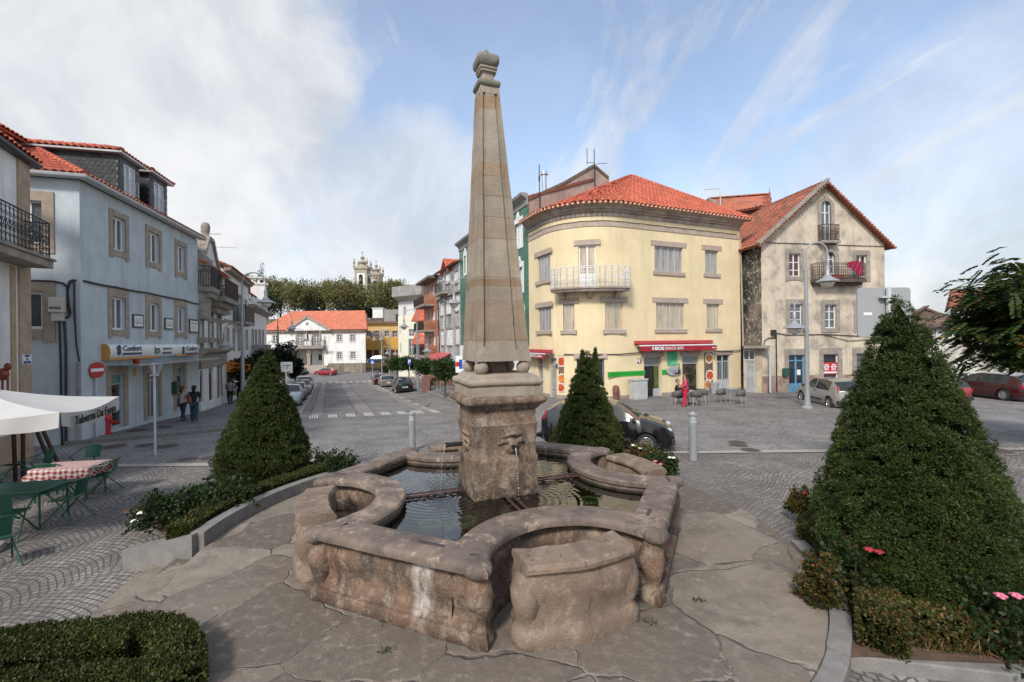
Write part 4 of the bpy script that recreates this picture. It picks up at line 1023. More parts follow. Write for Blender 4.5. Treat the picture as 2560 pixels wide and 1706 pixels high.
 for o1,o2 in op_:
  for zq,f_ in((zf-.26,.86),(zf-.12,.95),(zf-.10,1.0),(zf-.02,1.0)):p=o2.lerp(o1,f_);v.append((p.x,p.y,zq))
  v.append((o2.x,o2.y,zf-.02));v.append((o2.x,o2.y,zf-.26))
 k=6;fs=[(i*k+j,(i+1)*k+j,(i+1)*k+(j+1)%k,i*k+(j+1)%k)for i in range(len(op_)-1)for j in range(k)]+[tuple(range(k)),tuple((len(op_)-1)*k+j for j in range(k))]
 mb.add(v,fs);bal=mb.build('balcony',m_cornice,B)
 rp_=[tuple(op_[0][1][:2])]+[tuple((o2.lerp(o1,.95))[:2])for o1,o2 in op_]+[tuple(op_[-1][1][:2])]
 railing(bal,rp_,zf,1.12,M_WHITEI,sp=.13,r=.011,ornate=True,name='railing')
 for f_ in(.12,.5,.88):
  q=b0+.25+(b1-b0-.5)*f_;mb=MB();o,t,n=P.frame(q)
  mb.prism([(0,zf-.27),(.55,zf-.27),(.5,zf-.38),(.38,zf-.42),(.3,zf-.55),(.1,zf-.62),(0,zf-.62)],o,n,t,Zv,-.1,.1);mb.build('bracket',m_pinkst,bal)
 m_ared=mat('red_awning',(.33,.012,.028),.7,.08,4);m_ared2=mat('pale_red_awning',(.44,.06,.07),.7,.06,3)
 def awning(lab,k,xl,ytop,xr,ybot,outp,txts,scale=1.0):
  q=opz(P,k,xl,ytop,xr,ybot);h=q[3]-q[2];sm=(q[0]+q[1])/2;o,t,n=P.frame(sm);w=(q[1]-q[0])/2
  A_=thing('awning',lab,'awning',group='red awnings of the snack bar')
  mb=MB();mb.fbox(o,t,n,Zv,-w,w,.01,.2,q[3]-.18,q[3]-.001);mb.build('cassette',m_ared2,A_)
  mb=MB();mb.add([o+t*a+n*b+Zv*c for a in(-w+.05,w-.05)for b,c in((.05,q[3]-.19),(outp,q[3]-h*.42),(outp,q[3]-h*.45),(.05,q[3]-.22))],[(0,1,5,4),(1,2,6,5),(2,3,7,6),(3,0,4,7),(0,3,2,1),(4,5,6,7)]);mb.build('cloth',m_ared,A_)
  mb=MB();mb.fbox(o,t,n,Zv,-w,w,outp+.003,outp+.06,q[3]-h*.52,q[3]-h*.40);mb.build('front_bar',M_FRAME,A_)
  nn_=28;vs=[];
  for i in range(nn_+1):
   a=-w+.05+(2*w-.1)*i/nn_;wv=.02*math.sin(i*.8);vs+=[o+t*a+n*(outp+.03)+Zv*(q[3]-h*.52),o+t*a+n*(outp+.03+wv)+Zv*(q[2]+.01*math.sin(i*1.7))]
  mb=MB();mb.add(vs,[(2*i,2*i+2,2*i+3,2*i+1)for i in range(nn_)]);vo=mb.build('valance',m_ared,A_)
  vo.modifiers.new('thick','SOLIDIFY').thickness=.008
  for x,y,s_,bold,hh in txts:
   sx_,zx_=P.z(k,x,y);
   zt_=q[2]+h*.24;text_mesh(s_,hh,M_FRAME,A_,o+t*((sx_-sm)*(1-outp/27))+n*(outp+.058)+Zv*zt_,t,Zv,bold=bold)
  mb=MB()
  for sg in(-1,1):mb.bar(o+t*sg*(w-.12)+n*.1+Zv*(q[3]-h*.5),o+t*sg*(w-.12)+n*outp+Zv*(q[3]-h*.47),.04)
  mb.build('arm',M_FRAME,A_)
  return A_
 awning('long red 4 BICAS SNACK-BAR awning above the open bar door','R5',1228,255,1912,345,.5,((1383,328,'4 BICAS',.012,.26),(1530,324,'SNACK-BAR',0,.26),(1885,310,'Buondi',.002,.11)))
 awning('short red 4 BICAS SNACK-BAR awning at the left end of the yellow house','R5',305,335,545,410,.5,((358,392,'4 BICAS',.012,.26),(428,392,'SNACK-BAR',0,.26),(497,390,'Buondi',.0,.09)))
 def plates(lab,k,x0,y0,x1,y1,seed):
  q=opz(P,k,x0,y0,x1,y1);sm=(q[0]+q[1])/2;o,t,n=P.frame(sm,(q[2]+q[3])/2);w=(q[1]-q[0])/2;h=(q[3]-q[2])/2
  A_=thing('food_poster',lab,'poster',group='food posters of the snack bar');rn=random.Random(seed)
  mb=MB();mb.fbox(o,t,n,Zv,-w,w,.0,.02,-h,h);mb.build('sheet',mat('poster_brown',(.17,.11,.08),.5,.3,4),A_)
  pm=mat('poster_plate',(.72,.70,.68),.4,.03);fm=[mat('poster_food_orange',(.55,.17,.03),.5,.5,9,blotch=(.6,.4,.05),bl_scale=7),mat('poster_food_red',(.45,.04,.02),.5,.5,9,blotch=(.6,.3,.05),bl_scale=8)]
  for j,(cx,cy,r)in enumerate(((.1,.68,.30),(.25,-.28,.31),(-.25,-.76,.27))):
   cut=lambda rad:[(max(-w,min(w,cx*w+rad*math.cos(a_))),max(-h,min(h,cy*h+rad*math.sin(a_))))for a_ in np.linspace(0,2*math.pi,24,endpoint=False)]
   for rad,m_,dd in((r*h,pm,.024+j*.004),(r*h*.78,fm[(j+seed)%2],.026+j*.004)):
    mb=MB();mb.poly([o+t*a_+n*dd+Zv*b_ for a_,b_ in cut(rad)]);mb.build('plate_picture' if m_ is pm else 'food_picture',m_,A_,recalc=False)
 plates('tall food poster with plates right of the snack bar window','R5',1855,362,1930,682,0);plates('tall food poster with plates beside the left door of the yellow house','R5',560,390,606,715,1)
 m_grn=mat('banner_green',(.02,.33,.03),.5,.06,3);m_grn2=mat('banner_green_sea',(.02,.38,.16),.5,.1,2,blotch=(.45,.6,.45),bl_scale=1.6,bl_amt=.5)
 def flat(name,lab,cat,k,x0,y0,x1,y1,m_,th=.025,kids=None,round_=False):
  q=opz(P,k,x0,y0,x1,y1);sm=(q[0]+q[1])/2;o,t,n=P.frame(sm,(q[2]+q[3])/2);w=(q[1]-q[0])/2;h=(q[3]-q[2])/2
  mb=MB()
  if round_:mb.prism([(w*math.cos(a),h*math.sin(a))for a in np.linspace(0,2*math.pi,28,endpoint=False)],o,t,n,Zv,.06,.06+th)
  else:mb.fbox(o,t,n,Zv,-w,w,0.002,th,-h,h)
  ob=mb.build(name,m_);tag(ob,lab,cat);return ob,o,t,n,w,h
 ob,o,t,n,w,h=flat('banner','long green banner on the yellow wall left of the snack bar door','banner','R5',982,530,1326,574,m_grn)
 text_mesh('Hoje Há Caracóis e Francesinhas',h*1.0,mat('dark_print',(.01,.12,.02),.6,.02),ob,o+n*.027,t,Zv,maxw=w*1.7)
 ob,o,t,n,w,h=flat('banner','square sea green banner under the red awning','banner','R5',1525,352,1615,480,m_grn2)
 ob,o,t,n,w,h=flat('banner','short green board end behind the grey oval sign','banner','R5',1478,514,1525,560,m_grn)
 ob,o,t,n,w,h=flat('oval_sign','grey oval sign with a dark bottle picture beside the bar door','sign','R5',1510,487,1642,565,mat('oval_grey',(.36,.36,.38),.5,.04),.05,round_=True)
 text_mesh('Adega',h*.8,mat('oval_print',(.2,.2,.23),.6,.02),ob,o+n*.113-t*w*.1+Zv*h*.1,t,Zv,shear=.3);text_mesh('Snack Bar',h*.35,mat('oval_print',(.2,.2,.23),.6,.02),ob,o+n*.113-Zv*h*.45,t,Zv)
 mb=MB();o5=o+t*w*.62+n*.13;mb.prism([(-.07,-h*.7),(.07,-h*.7),(.07,0),(.022,h*.45),(.022,h*1.8),(-.022,h*1.8),(-.022,h*.45),(-.07,0)],o5,t,n,Zv,-.012,.012);mb.prism([(-.35,-h*.7),(-.08,-h*.7),(-.08,-h*.35),(-.35,-h*.5)],o5,t,n,Zv,-.012,.01);mb.build('bottle_picture',mat('bottle_dark',(.02,.01,.012),.4,.05),ob)
 ob,o,t,n,w,h=flat('small_sign','small black and white sign on the yellow wall left of the bar door','sign','R5',1260,410,1293,460,mat('sign_bw',(.65,.65,.63),.5,.1,3,blotch=(.02,.02,.02),bl_scale=7,bl_amt=1,bl_lo=.48,bl_hi=.5))
 ob,o,t,n,w,h=flat('small_sign','small black and white sign beside the left food poster','sign','R5',536,448,554,505,MATS['sign_bw'])
 return P,B,zt,Rr,Ll,dl,bkR
YEL,YELB,YEL_Z,YEL_R,YEL_L,YDL,YBK=yellow()
def gable_house():
 c=Vector(((1905-1280)/F*28.2,28.2));d=Vector((1,.13)).normalized();w_=Path([tuple(c),tuple(c+d*14)])
 L=w_.hit(2213,800)[0];e=c+d*L;bk=Vector((-d.y,d.x));dep=11.0
 P=Path([tuple(c),tuple(e)])
 ze=P.z('R6',1150,470)[1];pk_s,pk_z=P.z('R6',795,105);print('gable',c,L,ze,pk_s,pk_z)
 pk_s=L/2
 B=thing('gable_house','weathered cream gable house with arched attic window, right of the yellow corner house','house')
 row=[opz(P,'R6',*a)for a in((568,525,638,665),(790,515,850,690),(980,535,1045,668),(575,835,650,985),(788,838,858,982),(988,838,1050,985),(568,1145,668,1405),(780,1140,872,1330),(982,1135,1070,1330))]
 at=opz(P,'R6',765,205,825,452)
 mb=MB();wall_mesh(mb,P,-.4,ze,row,.18)
 o,t,n=P.frame(0)
 H=lambda s,z:(o+t*s).xy.to_3d()+Zv*z
 zl=lambda s:ze+(pk_z-ze)*(1-abs(s-pk_s)/pk_s)
 a0,a1,b0,b1=at
 for s0,s1 in((0,a0),(a1,L)):
  ss=np.linspace(s0,s1,8)
  for i in range(7):mb.add([H(ss[i],ze),H(ss[i+1],ze),H(ss[i+1],zl(ss[i+1])),H(ss[i],zl(ss[i]))],[(0,1,2,3)])
 mb.add([H(a0,ze),H(a1,ze),H(a1,max(ze,b0)),H(a0,max(ze,b0))],[(0,1,2,3)])
 mb.add([H(a0,b1),H(a1,b1),H(a1,zl(a1)),H(pk_s,pk_z)if a0<pk_s<a1 else H(a1,zl(a1)),H(a0,zl(a0))],[(0,1,2,3,4)])
 mb.build('wall',m_cream,B)
 q0=c+bk*dep;q1=e+bk*dep
 sd_=MB();sd_.add([(c.x,c.y,-.4),(q0.x,q0.y,-.4),(q0.x,q0.y,ze),(c.x,c.y,ze)],[(0,1,2,3)]);sd_.add([(e.x,e.y,-.4),(q1.x,q1.y,-.4),(q1.x,q1.y,ze),(e.x,e.y,ze)],[(0,1,2,3)])
 sd_.add([(q0.x,q0.y,-.4),(q1.x,q1.y,-.4),(q1.x,q1.y,ze),*([((q0+d*pk_s).x,(q0+d*pk_s).y,pk_z)]),(q0.x,q0.y,ze)],[(0,1,2,3,4)]);sd_.build('side_wall',m_side,B)
 for i,o_ in enumerate(row):
  if i in(1,):
   f=window(B,P,o_,2,3,glass=M_GLASSB,sill=False,name='balcony_door');mb=MB();arch_surround(mb,P,o_[0],o_[1],o_[2],o_[3],.26,.05,rise=.45,deep=.1);mb.build('stone_surround',M_GRANG,f)
  elif i<3:window(B,P,o_,2,glass=mat('red_brown_interior',(.09,.035,.03),.1,.3,3,spec=.7),hz=[.28,.62],surround=1,sw=.24,smat=M_GRANG,ears=.08,head=.06,fw=.05)
  elif i<6:window(B,P,o_,2,glass=M_GLASSB,hz=[.36,.70],surround=1,sw=.26,smat=M_GRANG,fw=.05,head=.04)
  elif i==6:
   f=window(B,P,o_,2,glass=M_GLASS,frame=mat('blue_door_paint',(.11,.27,.42),.5,.12,5),hz=[.31,.86],surround=1,sw=.27,smat=M_GRANG,sill=False,name='door',head=.1,fw=.09)
   mb=MB();lbox(mb,P,o_[0]+.09,o_[1]-.09,-.12,-.1,o_[2]+.03,o_[2]+(o_[3]-o_[2])*.3);mb.build('door_panel',MATS['blue_door_paint'],f)
  else:window(B,P,o_,1,glass=M_GLASS if i==7 else M_GLASSB,surround=1,sw=.27,smat=M_GRANG,head=.1,name='shop_window',fw=.05,ears=.3)
 f=window(B,P,at,2,glass=M_GLASSB,hz=[.4,.72],sill=False,name='attic_window',inset=.1);mb=MB();arch_surround(mb,P,at[0],at[1],at[2],at[3],.22,.06,deep=.08);mb.build('stone_surround',M_GRANG,f)
 mb=MB();lbox(mb,P,at[0]-.3,at[1]+.3,-.02,.45,at[2]-.16,at[2]-.0);s_=mb.build('balcony',M_GRANG,B)
 pts=[tuple(w_.at(at[0]-.22)),tuple(w_.at(at[0]-.22)+n.xy*.38),tuple(w_.at(at[1]+.22)+n.xy*.38),tuple(w_.at(at[1]+.22))]
 railing(s_,pts,at[2],1.0,M_RUST,sp=.14,r=.012,ornate=True,name='railing')
 bz=row[1][2];b0=P.z('R6',700,765)[0];b1=P.z('R6',985,765)[0]
 mb=MB();lbox(mb,P,b0,b1,.0,.72,bz-.18,bz);lbox(mb,P,b0+.1,b1-.1,.0,.5,bz-.34,bz-.181);s_=mb.build('balcony',mat('dark_wet_stone',(.09,.065,.05),.9,.3,3,bump=.3,bscale=30),B)
 pts=[tuple(w_.at(b0+.06)),tuple(w_.at(b0+.06)+n.xy*.66),tuple(w_.at(b1-.06)+n.xy*.66),tuple(w_.at(b1-.06))]
 railing(s_,pts,bz,1.0,M_RUST,sp=.15,r=.014,ornate=True,name='railing')
 m_cl=mat('crimson_cloth',(.27,.015,.055),.9,.3,20,bump=.2)
 o2,t,n=P.frame(b0+(b1-b0)*.72);vs=[]
 for i in range(12):
  for j in range(8):
   a=i/11;vs.append(o2+t*(-.45+1.0*a)+n*(.72+.05*math.sin(i*2.1+j))+Zv*(bz+1.02+.1*math.sin(a*3)-(.25+.7*a)*j/7))
 mb=MB();mb.add(vs,[(i*8+j,i*8+j+1,i*8+j+9,i*8+j+8)for i in range(11)for j in range(7)]);ob=mb.build('cloth',m_cl,None);tag(ob,'crimson cloth hanging over the iron balcony of the gable house','cloth');ob.modifiers.new('thick','SOLIDIFY').thickness=.01
 mb=MB();o3,t,n=P.frame(b0+(b1-b0)*.42);mb.fbox(o3,t,n,Zv,-.4,.45,.45,.62,bz+.02,bz+.28);ob=mb.build('flower_box',mat('red_terracotta',(.30,.06,.035),.7,.15),None,bev=.02);tag(ob,'red flower box on the iron balcony of the gable house','flower box')
 dz=P.z('R6',480,1275)[1];md=mat('flaking_pink_dado',(.27,.17,.14),.9,.25,2.5,bump=.4,bscale=12,blotch=(.36,.32,.27),bl_scale=2,bl_amt=.8)
 for a,b in((-.03,row[6][0]-.28),(row[6][1]+.28,row[7][0]-.28),(row[7][1]+.28,row[8][0]-.28),(row[8][1]+.28,L+.03)):mb=MB();lbox(mb,P,a,b,-.01,.035,-.4,dz);mb.build('dado',md,B)
 cable(B,sagline(P,'R6',((405,458),(560,462),(800,470),(1000,478),(1155,482)),.04),.02)
 cable(B,sagline(P,'R6',((490,1012),(560,1024),(780,1020),(1095,1035)),.05),.025);cable(B,sagline(P,'R6',((780,1022),(930,1060),(1095,1048)),.06),.02)
 cable(B,sagline(P,'R6',((412,1120),(415,1060),(440,1042),(490,1040)),.06),.025);cable(B,sagline(P,'R6',((488,1020),(492,1400)),.05),.035)
 s4,z4=P.z('R6',470,1008);o4,t,n=P.frame(s4,z4);mb=MB();mb.fbox(o4,t,n,Zv,-.16,.12,0,.2,-.18,.16);ob=mb.build('junction_box',M_CABLE,None,bev=.02);tag(ob,'black junction box on the left corner of the gable house','junction box')
 s4,z4=P.z('R6',540,1250);o4,t,n=P.frame(s4,z4);mb=MB();mb.fbox(o4,t,n,Zv,-.18,.18,0.05,.25,-.24,.24);ob=mb.build('letter_box',mat('green_paint',(.02,.085,.06),.4,.1),None,bev=.02);tag(ob,'green letter box beside the blue door of the gable house','letter box')
 q=opz(P,'R6',782,1192,870,1265);sm=(q[0]+q[1])/2;o4,t,n=P.frame(sm,(q[2]+q[3])/2);w=(q[1]-q[0])/2;h=(q[3]-q[2])/2
 SG=thing('estate_board','red and white ERA board in the shop window of the gable house','sign');m_er=mat('era_red',(.45,.02,.03),.5,.05)
 mb=MB();mb.fbox(o4,t,n,Zv,-w,w,-.09,-.06,-h,h);mb.build('board',m_er,SG)
 for sg in(-.5,.5):
  cc=o4+t*w*sg+n*-.055
  mb=MB();mb.prism([(w*.38*math.cos(a),h*.15+h*.62*math.sin(a))for a in np.linspace(0,math.pi,12)],cc,t,n,Zv,-.004,.0);mb.build('house_symbol',M_FRAME,SG)
  mb=MB();mb.fbox(cc,t,n,Zv,-.02,.02,.002,.005,h*.15,h*.75);mb.fbox(cc,t,n,Zv,-w*.36,w*.36,.0022,.0052,h*.38,h*.46);mb.build('window_symbol',m_er,SG)
  text_mesh('ERA',h*.55,M_FRAME,SG,cc-Zv*h*.16+n*.002,t,Zv,bold=.006,maxw=w*.62)
 mb=MB();mb.fbox(o4,t,n,Zv,-w*.92,w*.92,-.058,-.054,-h*.82,-h*.55);mb.build('white_strip',M_FRAME,SG)
 s4,z4=P.z('R6',637,1253);o4,t,n=P.frame(s4,z4);mb=MB();mb.fbox(o4,t,n,Zv,-.12,.12,-.12,-.1,-.17,.17);ob=mb.build('notice',M_FRAME,None);tag(ob,'white paper notice in the blue door','notice')
 fo=.35;ov=.45;sl=(pk_z-ze)/pk_s;rz=.12
 fr=-bk*fo;bb=bk*(dep+.2)
 lE=c-d*ov;rE=e+d*ov;rd=c+d*pk_s
 V3=lambda p,z:(p.x,p.y,z);zl_=ze-ov*sl+rz;zp=pk_z+rz
 roof(B,[[V3(lE+bb,zl_),V3(lE+fr,zl_),V3(rd+fr,zp),V3(rd+bb,zp)],[V3(rE+fr,zl_),V3(rE+bb,zl_),V3(rd+bb,zp),V3(rd+fr,zp)]],[(V3(rd+fr,zp),V3(rd+bb,zp))],m=M_TILEO,tw=.26,tl=.4,jit=.006)
 mb=MB();mb.bar(V3(lE+fr*1.0,zl_+.08),V3(rd+fr*1.0,zp+.12),.3,.16);mb.build('coping',M_GRANG,B)
 mb=MB()
 for sg in(-1,1):
  for i in range(26):
   f_=(i+.5)/26;p=(lE if sg<0 else rE).lerp(rd,f_)+fr*.75;z=zl_+(zp-zl_)*f_;a=V3(p,z-.09);b=V3(p+fr*.55,z-.09);mb.tube([a,b],.075,7)
 mb.build('verge_tiles',M_TILEO,B)
 A0=AT(*zz('R6',190,270),36);A1=AT(*zz('R6',455,270),34.0);A2=AT(*zz('R6',85,190),37.5);A3=AT(*zz('R6',455,212),36.5);A4=AT(*zz('R6',45,225),40)
 A3.z=A2.z;A1.z=A0.z
 W_=thing('roof_wing','old tiled rear wing showing above the yellow house roof','house')
 roof(W_,[[A0-Vector((0,0,.1)),A1-Vector((0,0,.1)),A3,A2]],[(A2,A3)],m=M_TILEO,tw=.26,tl=.4,jit=.006)
 mb=MB();dn=Vector((0,0,-6));i2=Vector((.5,.3,0))
 mb.add([A0+i2,A1+i2,A1+dn+i2,A0+dn+i2],[(0,1,2,3)]);mb.add([A0+i2,A2,A4,A4+dn,A0+dn+i2],[(0,1,2,3,4)]);mb.build('wall',m_party,W_)
 mb=MB();mb.bar(A0,A2,.28,.18);mb.bar(A2,A4,.28,.18);mb.build('coping',M_GRANG,W_)
 p=AT(*zz('R6',451,215),36);mb=MB();mb.lathe([(.22,-.3),(.18,0),(.1,.1),(.16,.3),(.07,.5),(.09,.65),(.03,.9),(.005,1.3)],10);ob=mb.build('roof_finial',M_TILEO,B,smooth=True);ob.location=p
 b_=AT(*zz('R6',150,275),35.0);t_=AT(*zz('R6',147,128),35.0)
 mb=MB();hh=t_.z-b_.z;mb.tube([(0,0,-.2),(0,0,hh)],.035,6);mb.tube([(0,0,hh),(-1.2,0,hh-.05),(-1.75,0,hh-1.0)],.03,5);ob=mb.build('antenna',M_GUT);ob.location=b_;tag(ob,'bent metal mast on the rear wing roof','antenna')
 S=Path([tuple(Vector(((1858-1280)/F*28.6,28.6))),tuple(c+Vector((.0,-.02)))])
 zt=S.z('R6',350,1100)[1];ln=S.len
 SH=thing('shed','narrow shed with grey metal door between the yellow house and the gable house','shed')
 od=opz(S,'R6',302,1185,362,1385);ow=opz(S,'R6',290,1115,362,1178)
 mb=MB();wall_mesh(mb,S,-.3,zt,[od,ow],.12);mb.build('wall',mat('dirty_cream',(.42,.35,.24),.9,.15,2,bump=.3,bscale=14,blotch=(.2,.17,.13),bl_scale=1.3),SH)
 window(SH,S,od,1,glass=mat('grey_metal_door',(.29,.29,.295),.5,.12,2.5,bump=.08),frame=M_ALU,name='door',inset=.06);window(SH,S,ow,2,glass=M_GLASS,frame=M_ALU,inset=.06)
 o,t,n=S.frame(ln/2,zt);mb=MB();mb.fbox(o,t,n,Zv,-ln/2+.0,ln/2+.35,-2.2,.5,.02,.10);mb.fbox(o,t,n,Zv,-ln/2+.0,ln/2+.35,.501,.58,-.05,.12);mb.build('roof',mat('corrugated_sheet',(.24,.21,.18),.8,.2,4,blotch=(.1,.08,.07),bl_scale=2),SH)
 pp=MB();a=onwall(P,'R6',418,1105,.5);pp.tube([a,a-Zv*(a.z-.2)],.06,8);ob=pp.build('drainpipe',M_GUT,SH)
 st=MB();sx_=(od[0]+od[1])/2;o,t,n=S.frame(sx_);st.fbox(o,t,n,Zv,-.85,.85,.0,.7,-.1,od[2]-.01);st.build('step',m_kerb,SH)
 return P
GAB=gable_house()
def right_ruin():
 P=Path([((2230-1280)/F*33,33),((2700-1280)/F*33.6,33.6)])
 ze=P.z('R6',1500,985)[1];B=thing('ruined_house','low peeling white house with sagging old tile roof behind the right conical tree','house')
 ops=[opz(P,'R6',1612,1255,1682,1322),opz(P,'R6',1632,1035,1682,1100),opz(P,'R6',1848,1225,1886,1330)]
 mb=MB();wall_mesh(mb,P,-.4,ze,ops,.2);L=P.len;mb.build('wall',m_ruin,B)
 window(B,P,ops[0],1,glass=M_GLASS,fw=.09);window(B,P,ops[1],2,1,glass=M_GLASS,frame=mat('oxblood_paint',(.14,.02,.02),.6,.1));window(B,P,ops[2],1,glass=mat('old_green_door',(.05,.11,.035),.7,.25,6),frame=mat('green_door_frame',(.05,.2,.05),.6,.1),name='door')
 dz=ops[0][2]+.3;mb=MB();sweep(mb,P,[(0,-.4),(.04,-.4),(.04,.55),(0,.55)],0,ops[2][0]-.1);mb.build('dado',m_conc,B)
 bk=MB();box_walls(bk,[tuple(P.at(L)),tuple(P.at(L)+Vector((0,8))),tuple(P.at(0)+Vector((0,8))),tuple(P.at(0))],-.4,ze,skip=(3,));bk.build('back_wall',m_ruin,B)
 e0=P.at(0)+Vector((-.3,-.4));sB=P.z('R6',1640,980)[0];e1=P.at(sB+.4)+Vector((0,-.4));r=AT(*zz('R6',1400,855),36);rz=r.z
 r1=P.at(sB+.2)+Vector((0,2.2));r0=P.at(0)+Vector((0,4));
 roof(B,[[(e0.x,e0.y,ze),(e1.x,e1.y,ze+.05),(r1.x,r1.y,ze+1.25),(r.x,r.y,rz)],[(e0.x,e0.y,ze),(r.x,r.y,rz),(r0.x,r0.y+2,ze)]],[],m=M_TILEV,tw=.24,tl=.34,amp=.07,jit=.035)
 a=AT(*zz('R6',1410,860),35.6);b=AT(*zz('R6',1600,935),34.2);mb=MB();mb.bar(a,b,.3,.14);mb.build('broken_ridge',M_TILEV,B)
 pp=MB();pp.tube(sagline(P,'R6',((1467,990),(1467,1105)),.08),.06,8);pp.build('drainpipe',M_GUT,B)
 Q=Path([tuple(AT(*zz('R6',1560,900),42).xy),(60,45)]);zt=Q.z('R6',1600,868)[1]
 H=thing('white_house','white house with red tiled eave partly hidden by the tree at the right edge','house')
 ow=opz(Q,'R6',1760,870,1800,900);mb=MB();wall_mesh(mb,Q,0,zt,[ow]);p0=Q.at(0);p1=Q.at(Q.len);mb.add([(p0.x,p0.y,0),(p0.x+6.9,p0.y+7,0),(p0.x+6.9,p0.y+7,zt),(p0.x,p0.y,zt)],[(0,1,2,3)]);mb.build('wall',m_wplast,H);window(H,Q,ow,2)
 roof(H,[[(p0.x-.8,p0.y-.7,zt+.1),(p1.x,p1.y-.7,zt+.1),(p1.x-3,p1.y+4,zt+2.3),(p0.x+4,p0.y+4,zt+2.3)],[(p0.x-.8+7,p0.y+7,zt+.1),(p0.x-.8,p0.y-.7,zt+.1),(p0.x+4,p0.y+4,zt+2.3)]],[],m=M_TILEO,jit=.01)
right_ruin()
SD=Vector((-.375,.927));SQ=Vector((.927,.375))
ROW=Path([tuple(YEL_L+SD*60),tuple(YEL_L)])
def rs(px):return ROW.hit(px,800)[0]
def right_row():
 sg0=rs(1150);P=Path([tuple(ROW.at(sg0)),tuple(YEL_L)]);zt=P.z('R4',260,485)[1]
 B=thing('green_tiled_house','green tiled house with a stained grey gable wall behind the yellow house','house')
 up=opz(P,'R4',170,635,230,840);mid=opz(P,'R4',187,1030,238,1235)
 lo=opz(P,'S3',800,780,817,900)
 far=opz(P,'S3',288,285,305,440)
 dwn=opz(P,'R5',262,350,312,600)
 ops=[up,mid,lo,far]
 mb=MB();wall_mesh(mb,P,-1.2,zt,ops,.15);mb.build('wall',m_gtile,B)
 for i,o in enumerate(ops):
  f=window(B,P,o,2,glass=M_SHUT if i in(0,3)else M_NET,surround=1,sw=.22,smat=M_FRAME,head=.12,hz=[.5]if i==1 else None)
  mb=MB();sm=(o[0]+o[1])/2;oo,t,n=P.frame(sm);mb.prism([(-.35,o[3]+.34),(.35,o[3]+.34),(.18,o[3]+.5),(.1,o[3]+.75),(-.1,o[3]+.75),(-.18,o[3]+.5)],oo,t,n,Zv,-.01,.06);mb.build('crest',M_FRAME,f)
 mb=MB();sweep(mb,P,[(0,-1.2),(.05,-1.2),(.05,P.z('R5',290,310)[1]),(0,P.z('R5',290,310)[1])]);mb.build('dado',m_wplast,B)
 mb=MB();sweep(mb,P,[(0,zt-.05),(.08,zt),(.1,zt+.35),(.45,zt+.6),(.5,zt+.75),(0,zt+.75)]);mb.build('cornice',m_conc,B)
 W=Path([tuple(YEL_L+SD*.1),tuple(YEL_L+SD*.1+SQ*9)])
 pts=[W.z('R4',285,430),W.z('R4',600,285),W.z('R4',870,128),W.z('R4',1000,238)]
 pts=[(s,z)for s,z in pts];o,t,n=W.frame(0);e=pts[-1][0]+.0
 mb=MB();mb.prism([(0.02,-1),(e,-1)]+[(e,pts[-1][1]),(pts[2][0],pts[2][1]),(pts[1][0],pts[1][1]),(0.02,pts[0][1])],o,t,n,Zv,-.35,0);mb.build('party_wall',m_party,B)
 mb=MB()
 for(s0,z0),(s1,z1)in zip(pts,pts[1:]):mb.bar(o+t*s0+Zv*(z0+.05)-n*.17,o+t*s1+Zv*(z1+.05)-n*.17,.5,.16)
 mb.build('coping',mat('mossy_coping',(.13,.11,.085),.95,.3,5,bump=.3),B)
 bq=YEL_L+SQ*e;fl=ROW.at(sg0);zz0=pts[0][1]
 roof(B,[[(fl.x,fl.y,zt+.7),(YEL_L.x,YEL_L.y,zt+.5),(YEL_L.x+SQ.x*pts[2][0],YEL_L.y+SQ.y*pts[2][0],pts[2][1]-.9),(fl.x+SQ.x*pts[2][0],fl.y+SQ.y*pts[2][0],pts[2][1]-.9)]],m=M_TILEO)
 mb=MB();box_walls(mb,[tuple(YEL_L+SQ*e),tuple(fl+SQ*e)],-1,pts[-1][1],skip=(1,));mb.build('back_wall',m_party,B)
 q=onwall(W,'R4',460,335,-.5);top=onwall(W,'R4',458,150,-.5)
 mb=MB();h=top.z-q.z;mb.tube([(0,0,-.8),(0,0,h)],.17,14);mb.lathe([(.19,h-.3),(.26,h-.26),(.26,h-.12),(.19,h-.08),(.19,h),(.01,h+.02)],14);ob=mb.build('flue_pipe',mat('stainless_steel',(.62,.63,.65),.22,.05,2,metal=1.0),None,smooth='auto');ob.location=q;tag(ob,'shiny steel flue pipe above the stained party wall','flue pipe')
 a=onwall(W,'R4',380,530,.15);b=onwall(W,'R4',371,120,.15);mb=MB();hh=b.z-a.z;mb.tube([(0,0,0),(0,0,hh)],.035,6);[mb.tube([(0,0,z),(0,-.2,z)],.025,5)for z in(.1,hh*.22)];mb.tube([(0,0,hh*.65),(0,0,hh*.75)],.06,6);ob=mb.build('antenna',M_CABLE);ob.location=a;tag(ob,'thin dark antenna mast on the left part of the stained party wall','antenna','antennas on the party wall')
 a=onwall(W,'R4',868,320,.15);b=onwall(W,'R4',862,-20,.15);mb=MB();hh=b.z-a.z;mb.tube([(0,0,0),(0,0,hh)],.03,6);mb.tube([(-.5,0,hh*.6),(-.5,0,hh)],.025,5);mb.tube([(-.5,0,hh*.64),(0,0,hh*.64)],.02,5);mb.tube([(0,0,hh*.56),(.3,0,hh*.62),(.9,0,hh*.61)],.02,5);[mb.tube([(0,0,z),(0,-.2,z)],.025,5)for z in(.1,hh*.2,hh*.45)];ob=mb.build('antenna',M_CABLE);ob.location=a;tag(ob,'double antenna mast at the peak of the stained party wall','antenna','antennas on the party wall')
 s0,s1=rs(1095),rs(1151);P=Path([tuple(ROW.at(s0)),tuple(ROW.at(s1))]);k='S6';zt=P.z(k,900,10)[1]-.2
